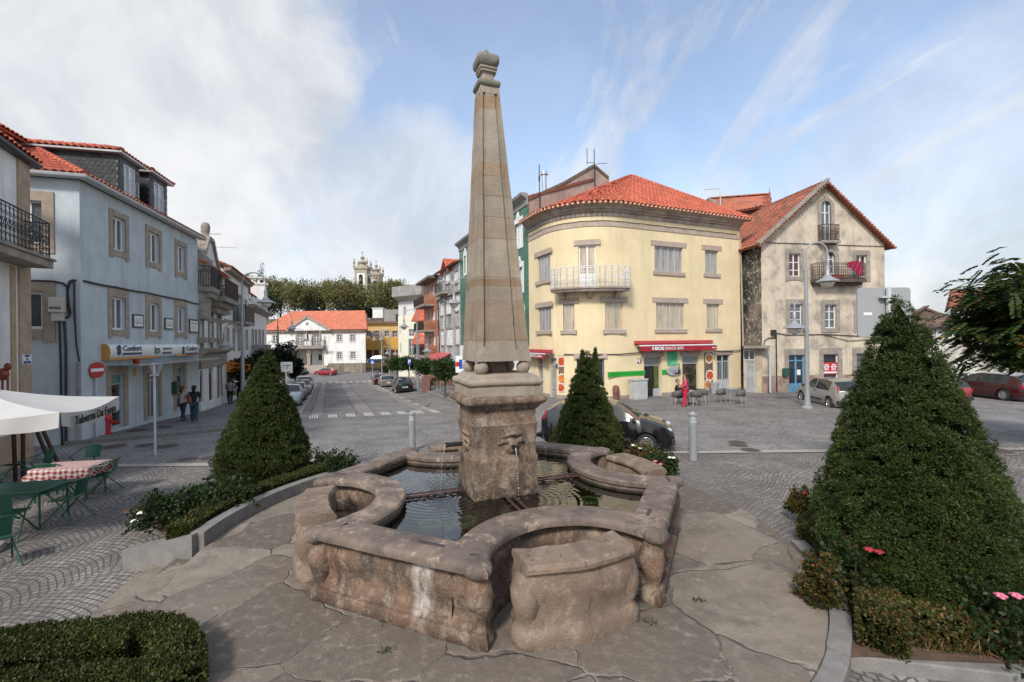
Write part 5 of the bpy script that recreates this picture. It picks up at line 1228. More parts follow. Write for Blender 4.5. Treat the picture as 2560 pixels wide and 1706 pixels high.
 B=thing('white_tiled_house','tall white tiled house with small dark window blinds, beyond the green house','house')
 ops=[opz(P,k,*a)for a in((790,150,808,275),(843,95,880,190),(930,75,962,185),(790,385,815,505),(845,350,893,490),(935,300,968,460),(798,655,820,795),(852,640,906,795),(942,630,974,785))]
 mb=MB();wall_mesh(mb,P,-3,zt,ops,.15);box_walls(mb,[tuple(P.at(P.len)),tuple(P.at(P.len)+SQ*8),tuple(P.at(0)+SQ*8),tuple(P.at(0))],-3,zt,skip=());mb.build('wall',m_wtile,B)
 for i,o in enumerate(ops):
  f=window(B,P,o,1 if(i%3!=1)else 2,glass=M_SHUT,frame=M_ALU,hz=[.62])
  mb=MB();lbox(mb,P,o[0]-.15,o[1]+.15,.0,.1,o[3]+.02,o[3]+.22);lbox(mb,P,o[0]-.12,o[1]+.12,-.01,.1,o[2]-.15,o[2]-.01);mb.build('stone_surround',M_GRANG,f)
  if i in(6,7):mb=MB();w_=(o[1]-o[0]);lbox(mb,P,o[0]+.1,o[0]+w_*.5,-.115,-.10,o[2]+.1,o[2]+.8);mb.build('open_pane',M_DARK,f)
 zb=P.z(k,845,285)[1];b0=P.z(k,805,250)[0];b1=P.z(k,885,250)[0]
 mb=MB();lbox(mb,P,b0,b1,0,.9,zb-.25,zb);lbox(mb,P,-.1,P.len,0,.25,zb-.5,zb-.26);s_=mb.build('balcony',M_GRANG,B);t,n=P.frame(1)[1:]
 railing(s_,[tuple(P.at(b0+.05)),tuple(P.at(b0+.05)+n.xy*.85),tuple(P.at(b1-.05)+n.xy*.85),tuple(P.at(b1-.05))],zb,1.05,M_BLACKI,sp=.16,r=.014,name='railing')
 ow=.5;a=P.at(0)+n.xy*ow;b=P.at(P.len)+n.xy*ow;ia=P.at(0)-n.xy*4;ib=P.at(P.len)-n.xy*4
 roof(B,[[(a.x,a.y,zt),(b.x,b.y,zt),(ib.x,ib.y,zt+2),(ia.x,ia.y,zt+2)]],m=M_TILEO,tw=.4,tl=.6)
 sm=P.z(k,850,60)[0];o,t,n=P.frame(sm);zg=zt+1.1;mb=MB();mb.prism([(-1.6,zt-.3),(1.6,zt-.3),(0,zg)],o,t,n,Zv,-.3,.02);mb.build('gable',m_wtile,B)
 V3=lambda q,z:(q.x,q.y,z);gl=o-t*1.9+n*.4;gr=o+t*1.9+n*.4;gt=o+n*.4;bkk=-n*3
 roof(B,[[V3(gl+bkk,zt-.35),V3(gl,zt-.35),V3(gt,zg+.1),V3(gt+bkk,zg+.1)],[V3(gr,zt-.35),V3(gr+bkk,zt-.35),V3(gt+bkk,zg+.1),V3(gt,zg+.1)]],[],m=M_TILE,tw=.35,tl=.5)
 pp=MB();pp.tube(sagline(P,k,((768,320),(785,870)),.08),.07,6);pp.build('drainpipe',M_CABLE,B)
 z0=P.z(k,800,960)[1];z1=P.z(k,800,870)[1];o,t,n=P.frame(P.len*.3)
 mb=MB();L_=P.len*.62;v=[o-t*3+Zv*z1,o+t*(L_-3)+Zv*z1,o+t*(L_-3)+n*2.4+Zv*z0,o-t*3+n*2.4+Zv*z0];mb.add(v+[q-Zv*.35 for q in v[2:]],[(0,1,2,3),(3,2,4,5)]);ob=mb.build('awning',mat('faded_red_awning',(.46,.09,.10),.8,.08),None);tag(ob,'faded red cafe awning below the white tiled house down the street','awning');ob.modifiers.new('thick','SOLIDIFY').thickness=.02
 s0,s1=rs(1060.5),rs(1095);P=Path([tuple(ROW.at(s0)),tuple(ROW.at(s1))]);zt=P.z(k,740,150)[1]
 B=thing('orange_tiled_flats','narrow orange tiled flats with dark wrapped balconies down the street','house')
 ops=[opz(P,k,*a)for a in((673,240,691,300),(705,215,730,300),(744,195,763,300),(675,470,693,560),(708,455,735,555),(750,440,766,550),(684,705,701,800),(716,700,740,800),(755,695,770,800))]
 mb=MB();wall_mesh(mb,P,-3,zt,ops,.12);dE=P.at(0)+SQ*9;mb.add([(P.p[0].x,P.p[0].y,-3),(dE.x,dE.y,-3),(dE.x,dE.y,zt),(P.p[0].x,P.p[0].y,zt)],[(0,1,2,3)]);mb.build('wall',m_otile,B)
 for o in ops:window(B,P,o,1,glass=M_SHUT,fw=.07)
 n=P.frame(1)[2]
 for(yt,yb)in((300,405),(555,650),(815,890)):
  zb=P.z(k,690,yb)[1];zr=P.z(k,690,yt+20)[1];mb=MB();lbox(mb,P,-.6,P.len*.75,0,1.3,zb-.25,zb);s_=mb.build('balcony',M_GRANG,B)
  mb=MB();a,b=-.5,P.len*.72;t=P.frame(1)[1]
  for i in range(26):
   q=P.frame(a+(b-a)*i/25)[0]+n*1.25;mb.bar(q+Zv*zb,q+Zv*(zb+1.0),.16,.03)
  for i in range(8):q=P.frame(a)[0]+n*1.25*i/7;mb.bar(q+Zv*zb,q+Zv*(zb+1.0),.03,.15)
  mb.build('railing',M_BLACKI,s_)
 sweep_m=MB();sweep(sweep_m,P,[(-1,zt),(1.1,zt),(1.15,zt+.25),(-1,zt+.5)],-.8+.8,P.len);sweep_m.build('eave',mat('brown_eave',(.16,.12,.10),.8,.1),B)
 def front(name,lab,k,corners,d,zt,m_,side=None,ops=(),parapet=None,glass=None):
  a=AT(*zz(k,corners[0],700),d[0]);b=AT(*zz(k,corners[1],700),d[1]);P=Path([tuple(a.xy),tuple(b.xy)]);z=P.z(k,(corners[0]+corners[1])/2,zt)[1]
  B=thing(name,lab,'house');O=[opz(P,k,*o)for o in ops];mb=MB();wall_mesh(mb,P,-3.2,z,O,.15);bk=Vector((-P.tan(0).y,P.tan(0).x))*9
  box_walls(mb,[tuple(b.xy),tuple(b.xy+bk),tuple(a.xy+bk),tuple(a.xy)],-3.2,z,skip=(3,));mb.add([(a.x,a.y,z-.02),(b.x,b.y,z-.02),(b.x+bk.x,b.y+bk.y,z-.02),(a.x+bk.x,a.y+bk.y,z-.02)],[(0,1,2,3)]);mb.build('wall',m_,B)
  for o in O:window(B,P,o,2,1,glass=glass or M_GLASSB)
  return P,B,z
 P,B,z=front('modern_house','tall pale house with flat concrete parapet at the end of the right row',k,(380,668),(84,80),362,mat('pale_grey_plaster',(.60,.585,.56),.85,.05),ops=((425,420,450,500),))
 mb=MB();sweep(mb,P,[(0,z),(.1,z),(1.6,z+.8),(1.6,z+2.6),(0,z+2.6)],0,P.len);mb.build('parapet',m_conc,B)
 P,B,z=front('ivory_house','narrow ivory house with tall corner window, left of the peach house',k,(375,545),(78,77),510,m_ivory,ops=((388,605,402,690),(392,780,406,875),(475,735,535,900),(478,640,532,710)))
 P,B,z=front('peach_house','peach house with bright red roof, right of the ivory house',k,(548,690),(75,72),560,m_peach,ops=((582,560,592,660),))
 a=P.at(0);b=P.at(P.len)
 roof(B,[[(a.x-.6,a.y-.6,z),(b.x+2,b.y-.6,z),(b.x+2,b.y+4,z+2.6),(a.x-.6,a.y+4,z+2.6)]],m=M_TILE,tw=.45,tl=.6)
 z2=P.z(k,610,790)[1];roof(B,[[(a.x,a.y-3,z2),(b.x+2,b.y-3,z2),(b.x+2,b.y-.1,z2+1.9),(a.x,a.y-.1,z2+1.9)]],m=M_TILE,tw=.45,tl=.6,name='porch_roof')
 mb=MB();box_walls(mb,[(a.x+.3,a.y-2.6),(b.x+2,b.y-2.6)],-3,z2,skip=(1,));mb.build('porch_wall',m_party,B)
right_row()
def left_row():
 d=Vector((-.405,1)).normalized();nrm=Vector((d.y,-d.x));ch=Path([tuple(BLUE_R),tuple(BLUE_R+d*60)])
 s=[0]+[ch.hit(px,900)[0]for px in(562,622,667)];print('left row',s)
 k='S7'
 P=Path([tuple(ch.at(s[0])),tuple(ch.at(s[1]))]);L=P.len
 B=thing('ornate_house','ornate white house with granite arches and balconies next to the blue house','house')
 zt=P.z(k,300,330)[1];zt=P.z(k,190,235)[1]-.6
 g=[opz(P,k,187,1150,215,1405),opz(P,k,258,1130,290,1385),opz(P,k,328,1075,352,1360)]
 f1=[opz(P,k,180,672,205,888),opz(P,k,258,688,283,892),opz(P,k,325,700,345,895)]
 f2=[opz(P,k,260,325,284,500),opz(P,k,182,330,190,480),opz(P,k,333,405,348,500)]
 ops=g+f1+f2;mb=MB();wall_mesh(mb,P,-2,zt,ops,.2)
 pe=P.at(L);p0=P.at(0);bk=-nrm*9
 box_walls(mb,[tuple(pe),tuple(pe+bk),tuple(p0+bk),tuple(p0)],-2,zt,skip=(3,));mb.build('wall',m_wplast,B)
 m_shop2=mat('red_brown_shop',(.10,.03,.025),.2,.4,3,blotch=(.14,.12,.03),bl_scale=2)
 for i,o in enumerate(g):
  f=window(B,P,o,1,glass=m_shop2 if i<2 else M_DARK,frame=mat('red_brown_paint',(.13,.03,.03),.5,.1),surround=1 if i==2 else None,sw=.3,sill=False,smat=M_GRANG,name='shop_door')
  if i<2:mb=MB();lbox(mb,P,o[0]+.06,o[1]-.06,-.118,-.1,o[3]-.35,o[3]-.06);mb.build('green_strip',mat('shop_green',(.03,.25,.05),.5,.05),f)
 for o in f1+f2:
  f=window(B,P,o,2,2,glass=M_GLASSB,sill=False);mb=MB();arch_surround(mb,P,o[0],o[1],o[2],o[3],.24,.06);lbox(mb,P,o[0]-.35,o[1]+.35,.0,.18,o[2]-.35,o[2]-.02);lbox(mb,P,(o[0]+o[1])/2-.12,(o[0]+o[1])/2+.12,0,.14,o[2]-.9,o[2]-.36);mb.build('stone_surround',M_GRANG,f)
 zc=P.z(k,280,1000)[1];mb=MB();sweep(mb,P,[(0,zc-1.0),(.12,zc-.95),(.14,zc-.2),(.45,zc),(.5,zc+.22),(0,zc+.22)]);zz1=P.z(k,300,755)[1];sweep(mb,P,[(0,zz1-.12),(.05,zz1-.12),(.05,zz1+.12),(0,zz1+.12)]);mb.build('stone_band',M_GRANG,B)
 for a,b,y in((-.0,P.z(k,240,530)[0],510),(P.z(k,252,580)[0],L-.2,585)):
  zb=P.z(k,300 if y>550 else 220,y)[1];mb=MB();lbox(mb,P,a,b,0,.95 if y>550 else .7,zb-.28,zb);lbox(mb,P,a+.2,b-.2,0,.6,zb-.6,zb-.281);lbox(mb,P,a+.5,b-.5,0,.35,zb-1.0,zb-.601);s_=mb.build('balcony',M_GRANG,B)
  w=.9 if y>550 else .65;n=nrm
  railing(s_,[tuple(P.at(a+.05)),tuple(P.at(a+.05)+n*w),tuple(P.at(b-.05)+n*w),tuple(P.at(b-.05))],zb,1.2,M_RUST if y>550 else M_BLACKI,sp=.14,r=.014,name='railing',ornate=y>550)
 sm=P.z(k,262,200)[0];zg=P.z(k,262,125)[1];o,t,n=P.frame(sm);hw=min(sm,L-sm)+.4
 mb=MB();mb.prism([(-2.4,zt-.01),(2.4,zt-.01),(1.5,zt+(zg-zt)*.42),(.5,zg),(-.5,zg),(-1.5,zt+(zg-zt)*.42)],o,t,n,Zv,-.5,.03);mb.build('gable',m_wplast,B)
 mb=MB();pr=[(-2.6,zt),(-1.6,zt+(zg-zt)*.42),(-.55,zg),(.55,zg),(1.6,zt+(zg-zt)*.42),(2.6,zt)]
 for(a,b),(c_,d_)in zip(pr,pr[1:]):mb.bar(o+t*a+Zv*b+n*-.2,o+t*c_+Zv*d_+n*-.2,.75,.24)
 mb.lathe([(.26,0),(.26,.1),(.18,.16),(.24,.4),(.26,.7),(.2,.9),(.02,1.0)],12,o-n*.2+Zv*(zg+.1))
 mb.lathe([(.5,-3.2),(.5,-.5),(.6,-.4),(.62,.2),(.1,.8)],10,P.frame(.6)[0]+Zv*zt);mb.build('gable_coping',M_GRANG,B)
 a=p0+nrm*.4;b=pe+nrm*.4;ia=p0-nrm*4.5;ib=pe-nrm*4.5
 roof(B,[[(a.x,a.y,zt),(b.x,b.y,zt),(ib.x,ib.y,zt+2.6),(ia.x,ia.y,zt+2.6)]],m=M_TILE,tw=.3,tl=.5)
 q=AT(*zz(k,315,290),36);tq=AT(*zz(k,316,180),36);antenna('antenna','roof antenna between the ornate house and the plain white house',q,tq.z-q.z,((0.2,1.5,.98),),.03)
 q=AT(*zz(k,190,110),27);antenna('antenna','low roof antenna above the far end of the blue house',q-Zv*.5,.9,((math.pi,1.2,.8),(0,1.2,.8)),.02)
 P=Path([tuple(ch.at(s[1])),tuple(ch.at(s[2]))]);L=P.len;zt=P.z(k,470,425)[1]
 B=thing('white_terrace_house','plain white terrace house with a recessed black balcony on the left row','house')
 ops=[opz(P,k,*a)for a in((404,545,422,690),(455,560,515,770),(540,610,551,655),(400,835,412,980),(446,840,457,975),(486,840,498,975),(548,845,560,970),(400,1150,440,1360))]
 mb=MB();wall_mesh(mb,P,-2.5,zt,ops,.25);pe=P.at(L);p0=P.at(0);mid_=p0-nrm*4.5;rz=zt+2.2
 mb.add([(p0.x,p0.y,zt-6),(p0.x,p0.y,zt),(mid_.x,mid_.y,rz),(mid_.x,mid_.y,zt-6)],[(0,1,2,3)]);bk=-nrm*9;box_walls(mb,[tuple(pe),tuple(pe+bk),tuple(p0+bk),tuple(p0)],-2.5,zt,skip=(3,));mb.build('wall',m_wplast,B)
 for i,o in enumerate(ops):
  if i==1:window(B,P,o,2,glass=M_GLASS,inset=.22,surround=1,sw=.15,smat=M_GRANG)
  else:window(B,P,o,1 if i==7 else 2,glass=M_DARK if i==7 else M_GLASSB,surround=1,sw=.2,smat=M_GRANG,sill=i!=7,name='window' if i!=7 else 'shop_door')
 o=ops[1];mb=MB();lbox(mb,P,o[0]-.5,o[1]+.6,0,.9,o[2]-.25,o[2]);s_=mb.build('balcony',M_GRANG,B)
 railing(s_,[tuple(P.at(o[0]-.45)),tuple(P.at(o[0]-.45)+nrm*.85),tuple(P.at(o[1]+.55)+nrm*.85),tuple(P.at(o[1]+.55))],o[2],1.3,M_BLACKI,sp=.09,r=.022,name='railing')
 zz1=P.z(k,480,780)[1];mb=MB();sweep(mb,P,[(0,zz1-.12),(.05,zz1-.12),(.05,zz1+.12),(0,zz1+.12)]);sweep(mb,P,[(0,zt-.1),(.4,zt),(.45,zt+.15),(0,zt+.2)]);mb.build('stone_band',M_GRANG,B)
 a=p0+nrm*.5;b=pe+nrm*.5;ia=p0-nrm*4.5;ib=pe-nrm*4.5
 roof(B,[[(a.x,a.y,zt+.2),(b.x,b.y,zt+.2),(ib.x,ib.y,rz+.2),(ia.x,ia.y,rz+.2)]],m=M_TILEO,tw=.35,tl=.5)
 za=P.z(k,420,1075)[1];zb=P.z(k,420,1155)[1];o,t,n=P.frame(P.z(k,420,1100)[0]);mb=MB();v=[o-t*1.2+Zv*za,o+t*1.2+Zv*za,o+t*1.2+n*1.5+Zv*(zb+.5),o-t*1.2+n*1.5+Zv*(zb+.5)];mb.add(v+[v[2]-Zv*.5,v[3]-Zv*.5,v[1]-Zv*(za-zb),v[0]-Zv*(za-zb)],[(0,1,2,3),(3,2,4,5),(0,3,5,7),(1,6,4,2)]);ob=mb.build('awning',mat('orange_awning',(.62,.20,.02),.7,.06),None);tag(ob,'small orange shop awning on the left row of houses','awning');ob.modifiers.new('thick','SOLIDIFY').thickness=.02
 P=Path([tuple(ch.at(s[2])),tuple(ch.at(s[3]))]);L=P.len;zt=P.z(k,640,700)[1]
 B=thing('mansard_house','white house with a row of mansard dormers at the far end of the left row','house')
 ops=[opz(P,k,a,850,b,960)for a,b in((596,606),(623,632),(651,660),(677,685))]
 mb=MB();wall_mesh(mb,P,-3,zt,ops,.2);pe=P.at(L);p0=P.at(0);bk=-nrm*9;box_walls(mb,[tuple(pe),tuple(pe+bk),tuple(p0+bk),tuple(p0)],-3,zt,skip=(3,));mb.build('wall',m_wplast,B)
 for o in ops:window(B,P,o,2,glass=M_GLASSB,surround=1,sw=.3,smat=M_GRANG)
 mb=MB();sweep(mb,P,[(0,zt-.1),(.2,zt),(.6,zt+.3),(.6,zt+.5),(0,zt+.5)]);mb.build('cornice',M_GRANG,B)
 zr=P.z(k,640,560)[1];i0=p0-nrm*1.2;i1=pe-nrm*1.2;mb=MB();mb.add([(p0.x,p0.y,zt+.5),(pe.x,pe.y,zt+.5),(i1.x,i1.y,zr),(i0.x,i0.y,zr)],[(0,1,2,3)]);mb.build('mansard',m_wplast,B)
 for a,b in((576,592),(612,624),(638,648),(664,672)):
  sa=P.z(k,a,620)[0];sb=P.z(k,b,620)[0];mb=MB();lbox(mb,P,sa,sb,-1.2,-.05,zt+.5,zr-.4);D=mb.build('dormer',M_FRAME,B);mb=MB();lbox(mb,P,sa+.25,sb-.25,-.05,-.04,zt+.9,zr-.8);mb.build('pane',M_GLASSB,D)
 a=i0+nrm*.9;b=i1+nrm*.9;ia=p0-nrm*5.5;ib=pe-nrm*5.5
 roof(B,[[(a.x,a.y,zr-.1),(b.x,b.y,zr-.1),(ib.x,ib.y,zr+1.6),(ia.x,ia.y,zr+1.6)]],m=M_TILEO,tw=.4,tl=.6)
 q=AT(*zz(k,650,540),50);mb=MB();mb.box((0,0,-.6),(1.5,.8,3));mb.box((0,0,.95),(1.8,1,.18));[mb.box((x,0,1.3),(.2,.6,.55))for x in(-.6,0,.6)];mb.box((0,0,1.62),(1.8,1,.12));ob=mb.build('chimney',m_wplast,B);ob.location=q;ob.rotation_euler=(0,0,.4)
 a=AT(*zz(k,590,1010),44);b=AT(*zz(k,745,1010),52);P=Path([tuple(a.xy),tuple(b.xy)]);zt=P.z(k,660,962)[1]
 mb=MB();o,t,n=P.frame(P.len/2);mb.fbox(o,t,n,Zv,-P.len/2,P.len/2,-.25,0,-3,zt);mb.fbox(o,t,n,Zv,-P.len/2,P.len/2,-.3,.06,zt,zt+.18);ob=mb.build('garden_wall',m_conc);tag(ob,'grey concrete terrace wall below the mansard house','wall')
left_row()
def town_hall():
 k='S5';dd=92.0;P=Path([tuple(AT(*zz(k,60,1000),dd).xy),tuple(AT(*zz(k,1432,1000),dd).xy)]);L=P.len
 zt=P.z(k,1200,893)[1];z0=P.z(k,1200,1345)[1];print('town hall',L,zt,z0)
 B=thing('town_hall','white two storey town hall with orange roof, pediment and two arches','town hall')
 wn=[opz(P,k,*a)for a in((220,935,286,1040),(1058,925,1120,1018),(1232,925,1293,1015),(1060,1155,1120,1245),(1237,1150,1295,1240))]
 dr=[opz(P,k,540,925,605,1072),opz(P,k,752,925,825,1072)]
 ar=[opz(P,k,520,1130,665,1330),opz(P,k,708,1122,866,1330)]
 mb=MB();wall_mesh(mb,P,z0-1.5,zt,wn+dr+ar,.3);bk=Vector((-4.6,12));p0=P.at(0);p1=P.at(L);box_walls(mb,[tuple(p1),tuple(p1+bk),tuple(p0+bk),tuple(p0)],z0-1.5,zt,skip=(3,))
 for o in ar:
  pass
 mb.build('wall',m_wplast,B)
 mb=MB();s0,s1=ar[0][0]-.5,ar[1][1]+.5;o,t,n=P.frame((s0+s1)/2);w=(s1-s0)/2;zl=ar[0][2];zh=ar[0][3]+.3
 mb.quad(o-t*w-n*3+Zv*zl,o+t*w-n*3+Zv*zl,o+t*w-n*3+Zv*zh,o-t*w-n*3+Zv*zh);mb.quad(o-t*w-n*3+Zv*zl,o+t*w-n*3+Zv*zl,o+t*w-n*.0+Zv*zl,o-t*w-n*.0+Zv*zl);mb.quad(o-t*w-n*3+Zv*zh,o+t*w-n*3+Zv*zh,o+t*w-n*.3+Zv*zh,o-t*w-n*.3+Zv*zh)
 for q in(-w,w):mb.quad(o+t*q-n*3+Zv*zl,o+t*q-n*.3+Zv*zl,o+t*q-n*.3+Zv*zh,o+t*q-n*3+Zv*zh)
 mb.build('porch',m_wplast,B)
 mb=MB();o2,t,n=P.frame(ar[0][1]-.9);mb.fbox(o2,t,n,Zv,-.6,.6,-2.98,-2.9,zl,zl+2.3);o2,t,n=P.frame(ar[1][1]-1.2);mb.fbox(o2,t,n,Zv,-.8,.8,-2.98,-2.9,zl+.9,zl+2.1);mb.build('porch_door',mat('dark_green_door',(.02,.03,.025),.5,.1),B)
 for o in wn:window(B,P,o,2,2,glass=M_GLASS,surround=1,sw=.22,smat=mat('pale_granite',(.5,.47,.43),.8,.08),fw=.09)
 for o in dr:window(B,P,o,2,3,glass=M_GLASSB,surround=1,sw=.35,smat=M_GRAN,fw=.1,sill=False,name='balcony_door')
 for o in ar:mb=MB();arch_surround(mb,P,o[0],o[1],o[2],o[3],.32,.1,rise=(o[3]-o[2])*.48,keystone=False,deep=.3);mb.build('arch',M_GRAN,B)
 mb=MB()
 for o in ar:
  c=(o[0]+o[1])/2;r=(o[1]-o[0])/2;rise=(o[3]-o[2])*.48;zc=o[3]-rise;oo,t,n=P.frame(c)
  for sg in(-1,1):
   mb.poly([oo+n*-.02+t*sg*r+Zv*o[3]]+[oo+n*-.02+t*sg*r*math.cos(a)+Zv*(zc+rise*math.sin(a))for a in np.linspace(0,math.pi/2,8)])
 mb.build('spandrel',m_wplast,B)
 zb=P.z(k,680,1075)[1];b0=P.z(k,452,1090)[0];b1=P.z(k,912,1090)[0];mb=MB();lbox(mb,P,b0,b1,0,1.3,zb-.5,zb);lbox(mb,P,b0+.3,b1-.3,0,.8,zb-.8,zb-.501);s_=mb.build('balcony',M_GRANG,B);n=P.frame(1)[2]
 railing(s_,[tuple(P.at(b0+.1)),tuple(P.at(b0+.1)+n.xy*1.2),tuple(P.at(b1-.1)+n.xy*1.2),tuple(P.at(b1-.1))],zb,1.1,M_RUST,sp=.22,r=.02,rail=.045,name='railing')
 mb=MB();sweep(mb,P,[(0,zt-.2),(.15,zt-.2),(.3,zt+.1),(.5,zt+.2),(.5,zt+.45),(0,zt+.45)]);mb.build('cornice',m_cornice,B)
 mb=MB();sg0=P.z(k,945,1320)[0];sweep(mb,P,[(0,z0-1.5),(.08,z0-1.5),(.08,P.z(k,1200,1297)[1]),(0,P.z(k,1200,1297)[1])],sg0,L);mb.build('stone_base',m_stonew,B)
 pts=[P.z(k,452,872),P.z(k,690,706),P.z(k,965,872)];o,t,n=P.frame(0)
 mb=MB();mb.prism([(a,b)for a,b in((pts[0][0],zt+.4),(pts[2][0],zt+.4),(pts[1][0],pts[1][1]))],o,t,n,Zv,-.4,.78);mb.build('pediment',m_wplast,B)
 mb=MB();mb.bar(o+t*(pts[0][0]-.4)+n*.6+Zv*(zt+.45),o+t*pts[1][0]+n*.6+Zv*(pts[1][1]+.2),.9,.4);mb.bar(o+t*(pts[2][0]+.4)+n*.6+Zv*(zt+.45),o+t*pts[1][0]+n*.6+Zv*(pts[1][1]+.2),.9,.4);mb.build('pediment_moulding',m_cornice,B)
 mb=MB();c=o+t*pts[1][0]+n*.8;zc=zt+.4+(pts[1][1]-zt)*.45;mb.lathe([(.05,.0),(.75,.05),(.8,.12),(.6,.16),(.55,.1),(.01,.1)],14,c+Zv*zc,axis='y');mb.prism([(-.45,zc+.9),(.45,zc+.9),(.2,zc+1.7),(-.2,zc+1.7)],c,t,n,Zv,-.05,.12);mb.build('coat_of_arms',M_GRANG,B)
 zr=P.z(k,800,636)[1]+.6;e0=P.at(0)+Vector((0,-.7));e1=P.at(L)+Vector((.6,-.7));sA=P.z(k,262,640)[0];sB=P.z(k,1318,640)[0]
 A=P.at(sA*1.02)+Vector((0,6));Bq=P.at(L)+Vector((-2.0,6));ze=zt+.5
 roof(B,[[(e0.x,e0.y,ze),(e1.x,e1.y,ze),(Bq.x,Bq.y,zr),(A.x,A.y,zr)],[(e0.x,e0.y+13,ze),(e0.x,e0.y,ze),(A.x,A.y,zr)],[(e1.x,e1.y,ze),(e1.x-4.6,e1.y+13,ze),(Bq.x,Bq.y,zr)]],[((A.x,A.y,zr),(Bq.x,Bq.y,zr))],m=M_TILEN,tw=.42,tl=1.0,amp=.09)
 gp=o+t*pts[1][0];pb=4.5;zp=pts[1][1]+.45;gl=o+t*(pts[0][0]-.6);gr=o+t*(pts[2][0]+.6);f=n*.7
 V3=lambda q,z:(q.x,q.y,z)
 roof(B,[[V3(gl-n*.5,ze+.1),V3(gl+f,ze+.1),V3(gp+f,zp),V3(gp-n*pb,zp)],[V3(gr+f,ze+.1),V3(gr-n*.5,ze+.1),V3(gp-n*pb,zp),V3(gp+f,zp)]],[],m=M_TILEN,tw=.42,tl=1.0,amp=.09,name='pediment_roof')
 mb=MB();s0=P.z(k,560,1340)[0];s1=P.z(k,940,1340)[0];o,t,n=P.frame((s0+s1)/2);w=(s1-s0)/2
 for i in range(7):mb.fbox(o,t,n,Zv,-w-i*.15,w+i*.1,i*.5+.004,(i+1)*.5,-3,zl-.02-i*.17)
 mb.build('steps',m_band,B)
 text_mesh('CÂMARA',.55,m_greyl_,B,P.frame(P.z(k,968,1150)[0],P.z(k,968,1150)[1])[0]+n*.02,t,Zv,maxw=1.9);text_mesh('MUNICIPAL',.5,m_greyl_,B,P.frame(P.z(k,970,1168)[0],P.z(k,970,1168)[1])[0]+n*.02,t,Zv,maxw=1.6)
 for x,lab,cs in((694,'limp red and green flag on the town hall balcony, left pole',((.25,.02,.02),(.02,.12,.04))),(861,'limp pale flag on the town hall balcony, right pole',((.4,.36,.3),(.3,.28,.1)))):
  s_,zb2=P.z(k,x,1060);FL=thing('flag',lab,'flag',group='flags of the town hall');oo,t,n=P.frame(s_);mb=MB();a=oo+n*1.1+Zv*zb2;mb.tube([a,a+Zv*3.0],.04,6);mb.build('pole',M_GUT,FL)
  for j,c in enumerate(cs):
   mb=MB();vs=[]
   for i in range(9):
    for h in range(3):vs.append(a+t*(.05+.1*h+j*.14+.05*math.sin(i*1.1+h))+n*.08*math.sin(i*2+h*2)+Zv*(2.8-j*.15-.24*i))
   mb.add(vs,[(i*3+h,i*3+h+1,i*3+h+4,i*3+h+3)for i in range(8)for h in range(2)]);mb.build('cloth',mat('flag_%d'%int(c[0]*1000),c,.9,.1),FL)
m_greyl_=mat('faded_letter',(.30,.29,.28),.6,.05)
town_hall()
def ochre():
 k='S6';P=Path([tuple(AT(*zz(k,-5,800),104).xy),tuple(AT(*zz(k,420,800),104).xy)]);L=P.len;zt=P.z(k,200,587)[1]
 B=thing('ochre_building','long ochre building with dark glazed ground floor right of the town hall','building')
 up=[opz(P,k,*a)for a in((62,656,104,714),(134,656,186,714),(242,656,290,712),(318,656,366,718))];gl=[opz(P,k,a,845,b,945)for a,b in((62,120),(128,186),(236,296),(304,372))]
 mb=MB();wall_mesh(mb,P,-4,zt,up+gl,.5);mb.build('wall',m_ochre2,B)
 for o in up:window(B,P,o,3,1,glass=M_GLASS,frame=M_ALU,inset=.3,fw=.1)
 for o in gl:window(B,P,o,4,glass=M_GLASSB,frame=mat('oxblood_frame',(.10,.02,.02),.5,.1),inset=.3,fw=.22,name='shop_front')
 za=P.z(k,200,725)[1];zb=P.z(k,200,838)[1];mb=MB();lbox(mb,P,.5,L,0,.12,zb,za);lbox(mb,P,0,L,0,.3,zt-.35,zt);mb.build('ochre_band',m_ochre,B)
 z1=P.z(k,200,718)[1];z2=P.z(k,200,652)[1]
 for a,b in zip([0]+[o[1]for o in up],[o[0]for o in up]+[L]):mb=MB();lbox(mb,P,a+.1,b-.1,.0,.06,z1,z2);mb.build('pink_panel',m_pinkst,B)
 mb=MB();o,t,n=P.frame(L/2,zt);mb.fbox(o,t,n,Zv,-L/2-3,L/2,-14,.6,.004,.5);mb.build('roof_terrace',mat('rusty_roof',(.18,.10,.08),.8,.2),B)
 a=AT(*zz(k,0,560),112);b=AT(*zz(k,420,560),112);z0=a.z;mb=MB();zt2=AT(*zz(k,200,530),112).z
 o=(a+b)/2;mb.fbox(Vector((o.x,o.y,0)),X,Y,Zv,-30,12,0,.6,-3,zt2);ob=mb.build('retaining_wall',m_stonew);tag(ob,'dark retaining wall of the terrace above the ochre building','wall')
 c=AT(*zz(k,190,500),118);mb=MB();mb.box((0,0,0),(2.6,3,3.0));mb.box((0,0,1.6),(3,3.4,.2));H=mb.build('chapel',m_wplast);H.location=c;tag(H,'small white chapel under the plane trees','chapel');
 c=AT(*zz(k,345,530),112);mb=MB();mb.box((0,0,-.3),(4.0,5,4.4));ob=mb.build('annex',m_conc);ob.location=c;tag(ob,'grey stone annex left of the tall pale house','building')
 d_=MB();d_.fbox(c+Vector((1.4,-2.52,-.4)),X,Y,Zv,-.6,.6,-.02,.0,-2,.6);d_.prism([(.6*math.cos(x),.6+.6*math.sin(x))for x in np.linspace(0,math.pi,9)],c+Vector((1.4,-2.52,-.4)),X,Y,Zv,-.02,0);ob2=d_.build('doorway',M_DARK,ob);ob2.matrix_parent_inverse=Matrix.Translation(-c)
ochre()
